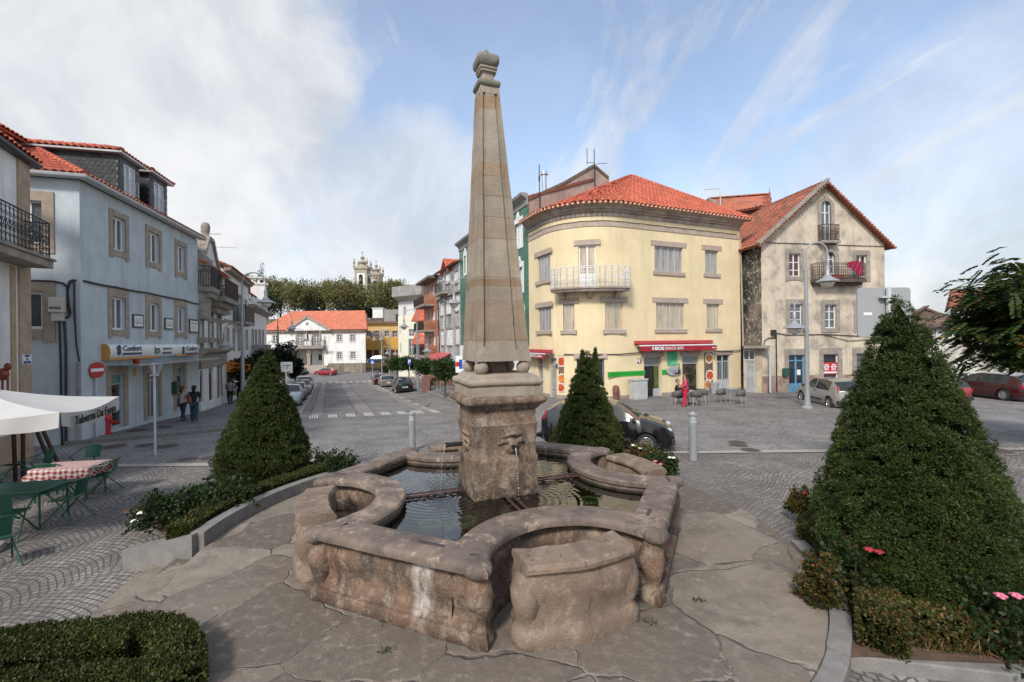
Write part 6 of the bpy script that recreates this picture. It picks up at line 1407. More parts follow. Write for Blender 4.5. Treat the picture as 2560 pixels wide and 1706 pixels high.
def church():
 m_gold=mat('church_granite',(.38,.32,.25),.85,.1,1.0)
 B=thing('church','granite and white church with two bell towers above the trees','church')
 D=185.0
 def tower(x0,x1,ytop,ycorn,ball,d,wx):
  a=AT(*zz('R3',x0,ycorn),d);b=AT(*zz('R3',x1,ycorn),d);w=(b.x-a.x)/2;c=Vector(((a.x+b.x)/2,d+w,0));zc=a.z;sc=d/F/3.136
  mb=MB();w_=w*.82
  T_=MB();
  P=Path([(c.x-w_,c.y-w_),(c.x+w_,c.y-w_)]);zo=zc-62*sc
  T_.box((c.x,c.y,zc-15),(2*w_,2*w_,30));
  Tw=T_.build('tower',m_wplast,B)
  for sx in(-1,1):
   for sy in(-1,1):mb.box((c.x+sx*w_*.86,c.y+sy*w_*.86,zc-15),(w_*.36,w_*.36,29.8))
  mb.box((c.x,c.y,zc-1.3),(2.1*w_,2.1*w_,1.2));mb.box((c.x,c.y,zc+.1),(2*w,2*w,.9));mb.box((c.x,c.y,zc-12),(2.12*w_,2.12*w_,.9))
  for sx in(-1,1):
   for sy in(-1,1):mb.lathe([(.5,0),(.5,.5),(.25,.9),(.5,1.5),(.55,2.0),(.2,2.6),(.25,3.1),(.02,3.6)],8,(c.x+sx*w*.88,c.y+sy*w*.88,zc+.5))
  mb.build('stonework',m_gold,Tw)
  h=(ycorn-ytop)*sc
  mb=MB();mb.lathe([(w*.78,0),(w*.74,h*.06),(w*.52,h*.14),(w*.45,h*.22),(w*.60,h*.30),(w*.66,h*.38),(w*.52,h*.50),(w*.22,h*.58),(w*.16,h*.63),(w*.25,h*.68),(w*.3,h*.76),(w*.22,h*.84),(w*.06,h*.9),(w*.03,h)],16,(c.x,c.y,zc+.5));mb.build('dome',mat('dome_stone',(.34,.31,.26),.8,.12,1.2),Tw,smooth='auto')
  mb=MB();mb.tube([(c.x,c.y,zc+h),(c.x,c.y,zc+h*1.35)],.08,5);mb.tube([(c.x-.6,c.y,zc+h*1.22),(c.x+.6,c.y,zc+h*1.22)],.07,5);mb.build('cross',M_BLACKI,Tw)
  for nx,ny in((0,-1),(1,0),(-1,0)):
   mb=MB();O=Vector((c.x+nx*w_*1.002,c.y+ny*w_*1.002,0));t=Vector((-ny,nx,0));n=Vector((nx,ny,0));r=w_*.34;zb=zc-2.6-r
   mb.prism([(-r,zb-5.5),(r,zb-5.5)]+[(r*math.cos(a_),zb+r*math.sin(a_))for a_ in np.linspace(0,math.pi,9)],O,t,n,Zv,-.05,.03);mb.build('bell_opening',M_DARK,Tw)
   mb=MB();mb.lathe([(.02,0),(.5,-.3),(.62,-1.2),(.9,-1.9)],10,(O.x+nx*.25,O.y+ny*.25,zb-.5));mb.build('bell',mat('bronze',(.12,.10,.06),.5,.1,metal=.6),Tw,smooth=True)
 tower(1356,1470,240,345,0,D,0);tower(1476,1572,310,398,0,196,0)
 a=AT(*zz('R3',1350,470),192);mb=MB();mb.box((a.x+12,a.y+14,a.z-9),(24,14,14));mb.build('nave',m_wplast,B)
 A0=AT(*zz('R3',1720,545),168);A1=AT(*zz('R3',2000,545),168);A2=AT(*zz('R3',2000,476),178);A3=AT(*zz('R3',1730,480),178);A1.z=A0.z;A2.z=A3.z
 H=thing('red_roofed_building','long building with plain red roof on the hill right of the church','building');roof(H,[[A0,A1,A2,A3]],m=M_TILE,tw=.6,tl=1.2);mb=MB();mb.quad(A0+Vector((.5,.5,0)),A1+Vector((0,.5,0)),A1+Vector((0,.5,-9)),A0+Vector((.5,.5,-9)));mb.build('wall',m_wplast,H)
 A0=AT(*zz('R3',1830,552),100);A1=AT(*zz('R3',1950,552),96);A2=AT(*zz('R3',1950,490),104);A3=AT(*zz('R3',1925,497),106);A1.z=A0.z
 H=thing('tiled_roof_house','house with red tiled roof behind the flat parapet of the tall pale house','house');roof(H,[[A0,A1,A2,A3]],m=M_TILE,tw=.5,tl=.8);mb=MB();mb.quad(A0+Vector((.4,.4,0)),A1+Vector((0,.4,0)),A1+Vector((0,.4,-10)),A0+Vector((.4,.4,-10)));mb.build('wall',m_wplast,H)
church()
FC=Vector((-.28,7.60));FU=Vector((.937,.349)).normalized();FV=Vector((-FU.y,FU.x))
PZ=.37
RIM=.86
def fl(u,v,z=0):p=FC+FU*u+FV*v;return Vector((p.x,p.y,z))
m_fst=mat('fountain_granite',(.155,.093,.06),.82,.34,3.2,bump=1.0,bscale=24,blotch=(.05,.038,.032),bl_scale=2.2,bl_amt=.85,bl_lo=.45,bl_hi=.62,speck=(.33,.25,.19),sp_scale=105)
m_rim=mat('rim_granite',(.165,.122,.096),.72,.2,3,bump=.6,bscale=38,blotch=(.40,.30,.22),bl_scale=1.9,bl_amt=.75,bl_lo=.54,bl_hi=.66,speck=(.11,.09,.08),sp_scale=110)
m_bench=mat('bench_granite',(.225,.16,.115),.85,.18,2.4,bump=.8,bscale=34,blotch=(.13,.095,.075),bl_scale=1.6,bl_amt=.7,speck=(.09,.075,.06),sp_scale=110)
m_ped=mat('pedestal_granite',(.185,.115,.072),.85,.22,2.5,bump=.8,bscale=24,blotch=(.09,.065,.05),bl_scale=1.8,bl_amt=.85,speck=(.40,.33,.27),sp_scale=60,streak=(.08,.06,.05),st_scale=2)
m_obe=mat('obelisk_granite',(.325,.275,.22),.85,.16,2.6,bump=.8,bscale=40,speck=(.19,.16,.13),sp_scale=90,blotch=(.30,.23,.16),bl_scale=.9,bl_amt=.5,streak=(.20,.165,.13),st_scale=1.3)
m_flag=None
def flag_mat():
 """large irregular flagstones: cells with mortar joints"""
 m=bpy.data.materials.new('flagstones');m.use_nodes=True;nt=m.node_tree;L=nt.links;bs=nt.nodes['Principled BSDF']
 g=_n(nt,'ShaderNodeNewGeometry');nz=_n(nt,'ShaderNodeTexNoise',Scale=.9,Detail=5);L.new(g.outputs['Position'],nz.inputs['Vector'])
 s=_n(nt,'ShaderNodeVectorMath',operation='SCALE');L.new(nz.outputs['Color'],s.inputs[0]);s.inputs['Scale'].default_value=.75
 a=_n(nt,'ShaderNodeVectorMath',operation='ADD');L.new(g.outputs['Position'],a.inputs[0]);L.new(s.outputs[0],a.inputs[1])
 mp=_n(nt,'ShaderNodeMapping');mp.inputs['Scale'].default_value=(1,1,.001);L.new(a.outputs[0],mp.inputs['Vector'])
 ve=_n(nt,'ShaderNodeTexVoronoi',feature='DISTANCE_TO_EDGE',Scale=.8);vc=_n(nt,'ShaderNodeTexVoronoi',Scale=.8)
 for v in(ve,vc):v.inputs['Randomness'].default_value=.85;L.new(mp.outputs[0],v.inputs['Vector'])
 def rng(v,*q):
  x=_n(nt,'ShaderNodeMapRange');L.new(v,x.inputs[0])
  for i,k in enumerate(q):x.inputs[i+1].default_value=k
  return x.outputs[0]
 def mix(f,c1,c2):
  x=_n(nt,'ShaderNodeMix',data_type='RGBA')
  for s_,i in((f,0),(c1,6),(c2,7)):
   if hasattr(s_,'is_output'):L.new(s_,x.inputs[i])
   else:x.inputs[i].default_value=s_ if i==0 else c4(s_)
  return x.outputs[2]
 def noise_(sc,d=6,r=.6):x=_n(nt,'ShaderNodeTexNoise',Scale=sc,Detail=d,Roughness=r);L.new(g.outputs['Position'],x.inputs['Vector']);return x.outputs[0]
 sep=_n(nt,'ShaderNodeSeparateColor');L.new(vc.outputs['Color'],sep.inputs[0])
 base=mix(sep.outputs[0],(.105,.083,.064),(.268,.226,.18));base=mix(rng(noise_(1.3),.45,.68,0,.75),base,(.11,.088,.07));base=mix(rng(noise_(60,2),.55,.68,0,.5),base,(.14,.12,.10));base=mix(rng(noise_(8),.5,.75,0,.5),base,(.29,.245,.20))
 jw=rng(noise_(2.2),.38,.72,-.004,.019)
 lt=_n(nt,'ShaderNodeMath',operation='SUBTRACT');L.new(ve.outputs['Distance'],lt.inputs[0]);L.new(jw,lt.inputs[1])
 j=rng(lt.outputs[0],-.004,.008,1,0)
 jc=mix(rng(noise_(1.7),.4,.6,0,1),(.085,.068,.055),(.235,.20,.16))
 L.new(mix(j,base,jc),bs.inputs['Base Color']);bs.inputs['Roughness'].default_value=.85
 hgt=_n(nt,'ShaderNodeMath',operation='MULTIPLY_ADD');L.new(j,hgt.inputs[0]);hgt.inputs[1].default_value=-1.2
 h2=_n(nt,'ShaderNodeMath',operation='MULTIPLY_ADD');L.new(noise_(45,5),h2.inputs[0]);h2.inputs[1].default_value=.35;L.new(noise_(5,6),h2.inputs[2]);L.new(h2.outputs[0],hgt.inputs[2])
 b=_n(nt,'ShaderNodeBump',Strength=.7,Distance=.03);L.new(hgt.outputs[0],b.inputs['Height']);L.new(b.outputs[0],bs.inputs['Normal'])
 return m
m_flag=flag_mat()
def outline():
 """basin outline in local (u,v): 4 straight faces on the diagonals and 4 round bites"""
 a,b=2.68,1.10;dep=.86;pts=[];corner=[]
 r=(b*b+dep*dep)/(2*dep);ang=math.asin(b/r)
 for k in range(4):
  c,s=math.cos(k*math.pi/2),math.sin(k*math.pi/2)
  rot=lambda p:(p[0]*c-p[1]*s,p[0]*s+p[1]*c)
  cv=-a+dep-r
  n=26
  for i in range(n+1):
   t=-ang+2*ang*i/n;p=(r*math.sin(t),cv+r*math.cos(t))
   pts.append(rot(p));
   if i in(0,n):corner.append(len(pts)-1)
  for i in range(1,9):
   f=i/9;pts.append(rot((b+(a-b)*f,-a+(a-b)*f)))
 return pts,corner
def loft_outline(mb,pts,prof,jitter=.0,m=0,close=True):
 P=[Vector(p)for p in pts];n=len(P);nm=[]
 for i in range(n):
  d1=(P[i]-P[i-1]).normalized();d2=(P[(i+1)%n]-P[i]).normalized();n1=Vector((d1.y,-d1.x));n2=Vector((d2.y,-d2.x));q=(n1+n2);q=q.normalized();nm.append(q/max(.62,q.dot(n1)))
 vs=[];k=len(prof)
 for i in range(n):
  for o,z in prof:
   p=P[i]+nm[i]*o;w=fl(p.x,p.y,PZ+z)
   if jitter:
    d=noise.noise_vector(w*3.1)*jitter+noise.noise_vector(w*11)*jitter*.4;w=w+Vector((d.x,d.y,d.z*.6))
   vs.append(w)
 fs=[(i*k+j,((i+1)%n)*k+j,((i+1)%n)*k+j+1,i*k+j+1)for i in range(n)for j in range(k-1)]
 mb.add(vs,fs,m)
def fountain():
 B=thing('fountain','old granite fountain basin with scalloped sides and a tall obelisk','fountain')
 pts,cor=outline()
 wall=[(.05,-.06),(.10,-.01),(.115,.05),(.112,.125),(.095,.15),(.05,.155),(.042,.185),(.0,.20),(-.02,.235),(-.035,.29),(-.015,.37),(.018,.46),(.03,.54),(.018,.61),(-.02,.67),(-.045,.71)]
 mb=MB();loft_outline(mb,pts,wall,.012);mb.build('basin_wall',m_fst,B,smooth='auto')
 rim=[(-.05,.70),(-.01,.715),(.05,.728),(.105,.738),(.122,.75),(.124,.80),(.112,.835),(.085,.858),(.03,.866),(-.10,.868),(-.22,.866),(-.30,.86),(-.325,.83),(-.322,.77),(-.29,.74),(-.28,.5),(-.28,.15)]
 mb=MB();loft_outline(mb,pts,rim,.012);mb.build('rim',m_rim,B,smooth='auto')
 for i in cor:
  u,v=pts[i];a=math.atan2(v,u);cx,cy=u-.03*math.cos(a),v-.03*math.sin(a);c=fl(cx,cy,PZ)
  mb=MB();pr=[(.15,-.05),(.165,.03),(.155,.10),(.10,.155),(.085,.20),(.12,.29),(.155,.40),(.165,.50),(.145,.60),(.105,.68),(.09,.72)]
  mb.lathe([(r*.95,z)for r,z in pr],14,c)
  mb.v=[tuple(Vector(q)+noise.noise_vector(Vector(q)*4)*.010)for q in mb.v];mb.build('console',m_fst,B,smooth=True)
  mb=MB();mb.lathe([(.02,.70),(.12,.715),(.148,.745),(.155,.79),(.14,.835),(.09,.862),(.01,.872)],14,fl(u+.02*math.cos(a),v+.02*math.sin(a),PZ))
  mb.v=[tuple(Vector(q)+noise.noise_vector(Vector(q)*5)*.014)for q in mb.v];mb.build('rim_knob',m_rim,B,smooth=True)
 for(u,v,rz,ln)in((-1.48,-2.12,135,.34),(1.35,-2.25,45,.26),(2.52,-1.2,62,.26),(.9,2.45,100,.2),(-.95,2.3,80,.2),(-2.45,1.2,140,.22)):
  mb=MB();p=fl(u,v,PZ+.868);mb.box((0,0,0),(ln,.05,.014));o=mb.build('iron_clamp',mat('rim_iron',(.06,.045,.042),.6,.2,12),B);o.location=p;o.rotation_euler=(0,0,math.atan2(FU.y,FU.x)+R(rz))
 mb=MB();mb.poly([fl(u*.94,v*.94,PZ+.30)for u,v in pts]);mb.build('basin_floor',mat('algae_floor',(.050,.048,.020),.9,.4,1.6,blotch=(.022,.03,.015),bl_scale=.8,bl_amt=.8),B)
 W=.525
 def sq(mb,prof,n=9,jit=.012,c=FC,m=0,rnd=.03,lean=(0,0)):
  """square section lathe with soft arrises, in fountain axes"""
  ring=[]
  for sx,sy,ex in((-1,-1,0),(1,-1,1),(1,1,2),(-1,1,3)):
   ring.append((sx,sy))
  vs=[];k=4*n
  for w,z in prof:
   for e in range(4):
    a=ring[e];b=ring[(e+1)%4]
    for i in range(n):
     f=i/n;x=a[0]+(b[0]-a[0])*f;y=a[1]+(b[1]-a[1])*f
     cut=1-rnd/max(w,.05)*(.6 if i==0 else 0)
     p=c+FU*(x*w*cut)+FV*(y*w*cut);q=Vector((p.x+lean[0]*(z-3),p.y+lean[1]*(z-3),z))
     if jit:q+=noise.noise_vector(q*4)*jit+noise.noise_vector(q*13)*jit*.5
     vs.append(q)
  fs=[(i*k+j,i*k+(j+1)%k,(i+1)*k+(j+1)%k,(i+1)*k+j)for i in range(len(prof)-1)for j in range(k)]
  fs+=[tuple(reversed(range(k))),tuple((len(prof)-1)*k+j for j in range(k))];mb.add(vs,fs,m)
 mb=MB();pr=[(W+.03,PZ+.2),(W+.03,.95),(W+.025,1.12),(W+.01,1.22),(W+.012,1.36),(W,1.5),(W+.018,1.62),(W+.02,1.66),(W-.004,1.70),(W-.008,1.85),(W,2.0),(W+.01,2.15),(W+.02,2.19),(W-.004,2.23),(W,2.36),(W-.01,2.42)]
 sq(mb,pr,10,.018);mb.build('pedestal',m_ped,B,smooth='auto')
 mb=MB();sq(mb,[(W-.01,2.41),(W+.03,2.44),(W+.045,2.48),(W+.10,2.515),(W+.135,2.54),(W+.145,2.58),(W+.135,2.62),(W+.08,2.645),(W+.06,2.648)],9,.012);mb.build('cornice',m_ped,B,smooth='auto')
 mb=MB();sq(mb,[(.585,2.644),(.585,2.79),(.57,2.80)],9,.01);sq(mb,[(.57,2.796),(.60,2.81),(.618,2.84),(.618,2.87),(.60,2.90),(.565,2.915),(.545,2.925),(.54,2.945),(.51,2.955),(.50,2.975),(.47,2.985)],9,.01);mb.build('upper_plinth',m_obe,B,smooth='auto')
 mb=MB();sq(mb,[(.16,2.98),(.16,3.2)],4,0);mb.build('core',m_ped,B)
 for sx in(-1,1):
  for sy in(-1,1):mb=MB();mb.sphere(fl(sx*.355,sy*.355,3.078),.113,18);mb.build('stone_ball',m_obe,B,smooth=True)
 LX,LY=-.022,0.0
 def osec(w,z,pan=1.0):
  base=[(-1,0),(-.76,0),(-.72,.035),(-.50,.035),(-.46,.002),(.46,.002),(.50,.035),(.72,.035),(.76,0)]
  out=[]
  for e in range(4):
   c,s=math.cos(e*math.pi/2),math.sin(e*math.pi/2)
   for x,d in base:
    X_,Y_=x*w,-w+d*(.45+.55*w/.44)*pan*1.35;u,v=X_*c-Y_*s,X_*s+Y_*c
    p=fl(u,v,z);p.x+=LX*(z-3.2);q=p+noise.noise_vector(p*5)*.008;out.append(q)
  return out
 mb=MB();zs=[3.18,3.20,3.34,3.345]+list(np.arange(3.45,7.45,.15))+[7.55,7.56,7.68];z0,z1=3.18,7.68
 vs=[];k=36
 for z in zs:
  f=(z-z0)/(z1-z0);w=.445+(.158-.445)*f;w*=1+(.02 if z<3.21 else 0)
  vs+=osec(w,z,0 if(z<3.342 or z>7.555)else 1)
 n=len(zs);fs=[(i*k+j,i*k+(j+1)%k,(i+1)*k+(j+1)%k,(i+1)*k+j)for i in range(n-1)for j in range(k)]+[tuple(reversed(range(k))),tuple((n-1)*k+j for j in range(k))]
 mb.add(vs,fs);mb.build('obelisk',m_obe2,B)
 for e in range(4):
  c,s=math.cos(e*math.pi/2),math.sin(e*math.pi/2);fu=FU*c+FV*s;fv=-FU*s+FV*c
  w=.438;t3=Vector((fu.x,fu.y,0));n3=Vector((fv.x,fv.y,0))*-1;o=Vector((FC.x,FC.y,0))+n3*(w-.012)
  o.x+=LX*.25
  mb=MB();pl=[(-.33,3.19),(.33,3.19),(.33,3.40)]+[(.25+.07*math.cos(a),3.42-.06*math.sin(a))for a in np.linspace(0,math.pi,7)]+[(.17*math.cos(a),3.42+.10*math.sin(a))for a in np.linspace(0.15,math.pi-.15,9)]+[(-.25+.07*math.cos(a),3.42-.06*math.sin(a))for a in np.linspace(0,math.pi,7)]+[(-.33,3.40)]
  mb.prism(pl,o,t3,(n3+Vector((0,0,-.0))),Zv+n3*-.062,.19+.004,.222);mb.build('apron',m_obe,B)
 lx=lambda z:FC+Vector((LX*(z-3.2),0))
 mb=MB();c_=lx(7.75);sq(mb,[(.15,7.67),(.175,7.685),(.192,7.71),(.196,7.74),(.188,7.77),(.16,7.79),(.11,7.80)],6,.004,c_,rnd=.015);mb.build('collar',mat('lichen_granite',(.17,.165,.13),.9,.2,5,bump=.6,bscale=40,speck=(.3,.27,.22),sp_scale=50),B,smooth='auto')
 mb=MB();sq(mb,[(.112,7.795),(.100,7.86),(.104,7.93),(.138,7.94),(.142,7.965),(.12,7.975),(.15,7.985),(.155,8.015),(.13,8.025)],6,.004,c_,rnd=.012);mb.build('neck',m_obe,B,smooth='auto')
 mb=MB();sq(mb,[(.135,8.02),(.165,8.05),(.187,8.10),(.190,8.16),(.172,8.21),(.125,8.245),(.07,8.27),(.045,8.29),(.04,8.33),(.015,8.36)],6,.008,lx(8.1),rnd=.02);mb.build('bulb',MATS['lichen_granite'],B,smooth=True)
 m_pipe=mat('dark_pipe',(.03,.027,.025),.45,.2,metal=.5)
 zsp=1.86
 for e in range(4):
  c,s=math.cos(e*math.pi/2),math.sin(e*math.pi/2);fu=FU*c+FV*s;fv=-FU*s+FV*c
  t3=Vector((fu.x,fu.y,0));n3=Vector((fv.x,fv.y,0))*-1;o=Vector((FC.x,FC.y,zsp))+n3*W+t3*.08
  mb=MB();mb.tube([o-n3*.05,o+n3*.015,o+n3*.045,o+n3*.07],[.15,.125,.09,.055],14)
  for sg in(-1,1):mb.tube([o+t3*sg*.06+Zv*.05+n3*.01,o+t3*sg*.16+Zv*.09+n3*.02,o+t3*sg*.22+Zv*.02],[.045,.04,.02],8)
  mb.tube([o+t3*-.16+Zv*.15,o+Zv*.20+n3*.03,o+t3*.16+Zv*.15],[.025,.04,.025],8)
  mb.v=[tuple(Vector(q)+noise.noise_vector(Vector(q)*9)*.018)for q in mb.v];M_=mb.build('carved_mask',m_ped,B,smooth=True)
  ln=.34 if e==3 or e==1 else .17
  mb=MB();mb.tube([o,o+n3*ln],.035,10);mb.tube([o+n3*(ln-.03),o+n3*(ln+.006)],.042,10);mb.build('spout',m_pipe,M_)
  mb=MB();p0=o+n3*(ln+.005);st=[p0+n3*(.10*tt)-Zv*(.83*tt*tt)for tt in np.linspace(0,1,10)];rr=random.Random(e)
  mb.tube(st[:5],[.009,.008,.007,.006,.005],6)
  for j in range(16):f=.42+.56*j/16;q=p0+n3*.10*f-Zv*.83*f*f;mb.sphere(q+Vector((rr.uniform(-.008,.008),rr.uniform(-.008,.008),0)),rr.uniform(.004,.009),6,sz=1.6)
  tag(mb.build('water_jet',m_jet,None,smooth=True),('thin water jet falling from the left spout','thin water jet falling from the front spout','thin water jet falling behind the pedestal','thin water jet falling from the right spout')[(1,3,2,0)[e]],'water jet','water jets of the fountain')
 for uv in(((-1.72,.06),(-.5,.06)),((-1.72,-.06),(-.5,-.06)),((1.75,.06),(.5,.06)),((1.75,-.06),(.5,-.06)),((.06,-1.72),(.06,-.5)),((-.06,-1.72),(-.06,-.5))):
  mb=MB();mb.bar(fl(*uv[0],PZ+.735),fl(*uv[1],PZ+.735),.022);mb.build('iron_rod',mat('rust_red_rod',(.07,.035,.03),.7,.2),B)
 mb=MB();N=[fl(u*.915,v*.915,PZ+.70)for u,v in pts];mb.poly(N);o=mb.build('water',m_water,None,recalc=False);o.data.polygons[0].normal.z<0 and o.data.flip_normals();tag(o,kind='structure')
 m_ring=mat('pale_ring',(.46,.49,.43),.5,.1,8);m_lens=mat('lamp_lens',(.14,.16,.10),.2,.2,3)
 for i,(k,x,y,lab)in enumerate((('R7',872,552,'round underwater lamp left of the pedestal, with pale ring, nearest the front rim'),('R7',1046,535,'round underwater lamp at the edge of the pedestal reflection'),('R7',768,340,'round underwater lamp near the far left rim'),('R7',912,318,'round underwater lamp below the left spout'),('R7',1688,430,'round underwater lamp in the right part of the basin'),('R7',1428,262,'round underwater lamp behind the pedestal on the right'))):
  px,py=zz(k,x,y);p=PL(px,py,PZ+.665);L_=thing('underwater_lamp',lab,'underwater lamp',p,group='underwater lamps');mb=MB();mb.lathe([(.155,-.05),(.165,0),(.15,.015),(.12,.012),(.11,0)],22,cap=False);mb.build('ring',m_ring,L_,smooth=True);mb=MB();mb.lathe([(.112,-.02),(.112,0),(.06,.006),(.001,.008)],18,cap=False);mb.build('lens',m_lens,L_,smooth=True);mb=MB();mb.lathe([(.11,-.3),(.14,-.05)],14);mb.build('body',M_CABLE,L_);
 for k_,pts_ in(((0),((650,565),(670,590),(720,600),(765,598))),((1),((990,570),(945,590),(950,625),(985,650)))):
  mb=MB();mb.tube([PL(*zz('R7',*q),PZ+.64)for q in pts_],.013,6);o=mb.build('lamp_cable',m_ring);tag(o,('pale looped lamp cable under water at the front left of the basin','pale curved lamp cable under water near the front rim')[k_],'cable','pale cables in the basin')
 return B
m_obe2=bpy.data.materials.get('obelisk_granite').copy();m_obe2.name='obelisk_courses'
def courses(m):
 """mortar joints between the stone blocks of the shaft, a tone of its own for each block"""
 nt=m.node_tree;L=nt.links;bs=nt.nodes['Principled BSDF'];src=bs.inputs['Base Color'].links[0].from_socket
 g=_n(nt,'ShaderNodeNewGeometry');s=_n(nt,'ShaderNodeSeparateXYZ');L.new(g.outputs['Position'],s.inputs[0])
 cr=_n(nt,'ShaderNodeValToRGB');cr.color_ramp.interpolation='CONSTANT';mr=_n(nt,'ShaderNodeMapRange');L.new(s.outputs[2],mr.inputs[0]);mr.inputs[1].default_value=3.1;mr.inputs[2].default_value=7.8
 nz=_n(nt,'ShaderNodeTexNoise',Scale=3,Detail=4);L.new(g.outputs['Position'],nz.inputs['Vector']);ma=_n(nt,'ShaderNodeMath',operation='MULTIPLY_ADD');L.new(nz.outputs[0],ma.inputs[0]);ma.inputs[1].default_value=.06;L.new(s.outputs[2],ma.inputs[2]);L.new(ma.outputs[0],mr.inputs[0])
 el=cr.color_ramp.elements;tones=[(3.1,(.98,1.0,1.02)),(3.52,(.88,.80,.72)),(4.15,(.94,.94,.93)),(4.40,(.80,.66,.54)),(4.52,(1.04,1.05,1.03)),(5.15,(.97,.93,.88)),(5.5,(.95,.96,.95)),(5.85,(.92,.89,.84)),(6.18,(.97,.84,.70)),(6.42,(1.0,1.02,1.02)),(7.32,(.95,.76,.60)),(7.55,(1.0,1.0,1.0))]
 L.new(mr.outputs[0],cr.inputs[0])
 for i,(z,c)in enumerate(tones):
  p=(z-3.1)/4.7;e=el[i]if i<2 else el.new(p);e.position=p;e.color=c4(c)
 mx=_n(nt,'ShaderNodeMix',data_type='RGBA',blend_type='MULTIPLY');mx.inputs[0].default_value=1;L.new(src,mx.inputs[6]);L.new(cr.outputs[0],mx.inputs[7])
 cur=mx.outputs[2]
 for z in(3.52,4.15,4.52,5.15,5.5,5.85,6.18,7.55):
  d=_n(nt,'ShaderNodeMath',operation='COMPARE');L.new(s.outputs[2],d.inputs[0]);d.inputs[1].default_value=z;d.inputs[2].default_value=.005
  m2=_n(nt,'ShaderNodeMix',data_type='RGBA');L.new(d.outputs[0],m2.inputs[0]);L.new(cur,m2.inputs[6]);m2.inputs[7].default_value=(.16,.125,.10,1);cur=m2.outputs[2]
 L.new(cur,bs.inputs['Base Color'])
courses(m_obe2)
def water_mat():
 m=bpy.data.materials.new('fountain_water');m.use_nodes=True;nt=m.node_tree;L=nt.links;nt.nodes.remove(nt.nodes['Principled BSDF']);out=nt.nodes['Material Output']
 g=_n(nt,'ShaderNodeNewGeometry');n1=_n(nt,'ShaderNodeTexNoise',Scale=2.5,Detail=3);L.new(g.outputs['Position'],n1.inputs['Vector'])
 w=[]
 for(u,v)in((-.95,-.08),(.08,-.75),(.95,.08),(-.08,.95)):
  c=fl(u,v,0);mp=_n(nt,'ShaderNodeMapping');mp.inputs['Location'].default_value=(-c.x,-c.y,0);L.new(g.outputs['Position'],mp.inputs['Vector'])
  ln=_n(nt,'ShaderNodeVectorMath',operation='LENGTH');mz=_n(nt,'ShaderNodeMapping');mz.inputs['Scale'].default_value=(1,1,0);L.new(mp.outputs[0],mz.inputs['Vector']);L.new(mz.outputs[0],ln.inputs[0])
  si=_n(nt,'ShaderNodeMath',operation='MULTIPLY');L.new(ln.outputs['Value'],si.inputs[0]);si.inputs[1].default_value=58
  sn=_n(nt,'ShaderNodeMath',operation='SINE');L.new(si.outputs[0],sn.inputs[0])
  fa=_n(nt,'ShaderNodeMapRange');L.new(ln.outputs['Value'],fa.inputs[0]);fa.inputs[1].default_value=.05;fa.inputs[2].default_value=1.3;fa.inputs[3].default_value=.28;fa.inputs[4].default_value=0
  mu=_n(nt,'ShaderNodeMath',operation='MULTIPLY');L.new(sn.outputs[0],mu.inputs[0]);L.new(fa.outputs[0],mu.inputs[1]);w.append(mu.outputs[0])
 cur=n1.outputs[0]
 for q in w:
  a=_n(nt,'ShaderNodeMath',operation='ADD');L.new(cur,a.inputs[0]);L.new(q,a.inputs[1]);cur=a.outputs[0]
 b=_n(nt,'ShaderNodeBump',Strength=.35,Distance=.02);L.new(cur,b.inputs['Height'])
 fr=_n(nt,'ShaderNodeFresnel',IOR=1.36);L.new(b.outputs[0],fr.inputs['Normal'])
 gl=_n(nt,'ShaderNodeBsdfGlossy',Roughness=.015);L.new(b.outputs[0],gl.inputs['Normal']);gl.inputs['Color'].default_value=(1,1,1,1)
 tr=_n(nt,'ShaderNodeBsdfTransparent');tr.inputs[0].default_value=(.40,.47,.29,1)
 mx=_n(nt,'ShaderNodeMixShader');bo=_n(nt,'ShaderNodeMath',operation='MULTIPLY');L.new(fr.outputs[0],bo.inputs[0]);bo.inputs[1].default_value=1.5;bo.use_clamp=True
 L.new(bo.outputs[0],mx.inputs[0]);L.new(tr.outputs[0],mx.inputs[1]);L.new(gl.outputs[0],mx.inputs[2]);L.new(mx.outputs[0],out.inputs[0]);return m
m_water=water_mat()
m_jet=mat('falling_water',(.75,.8,.82),.08,.02,spec=.9,trans=.55)
fountain()
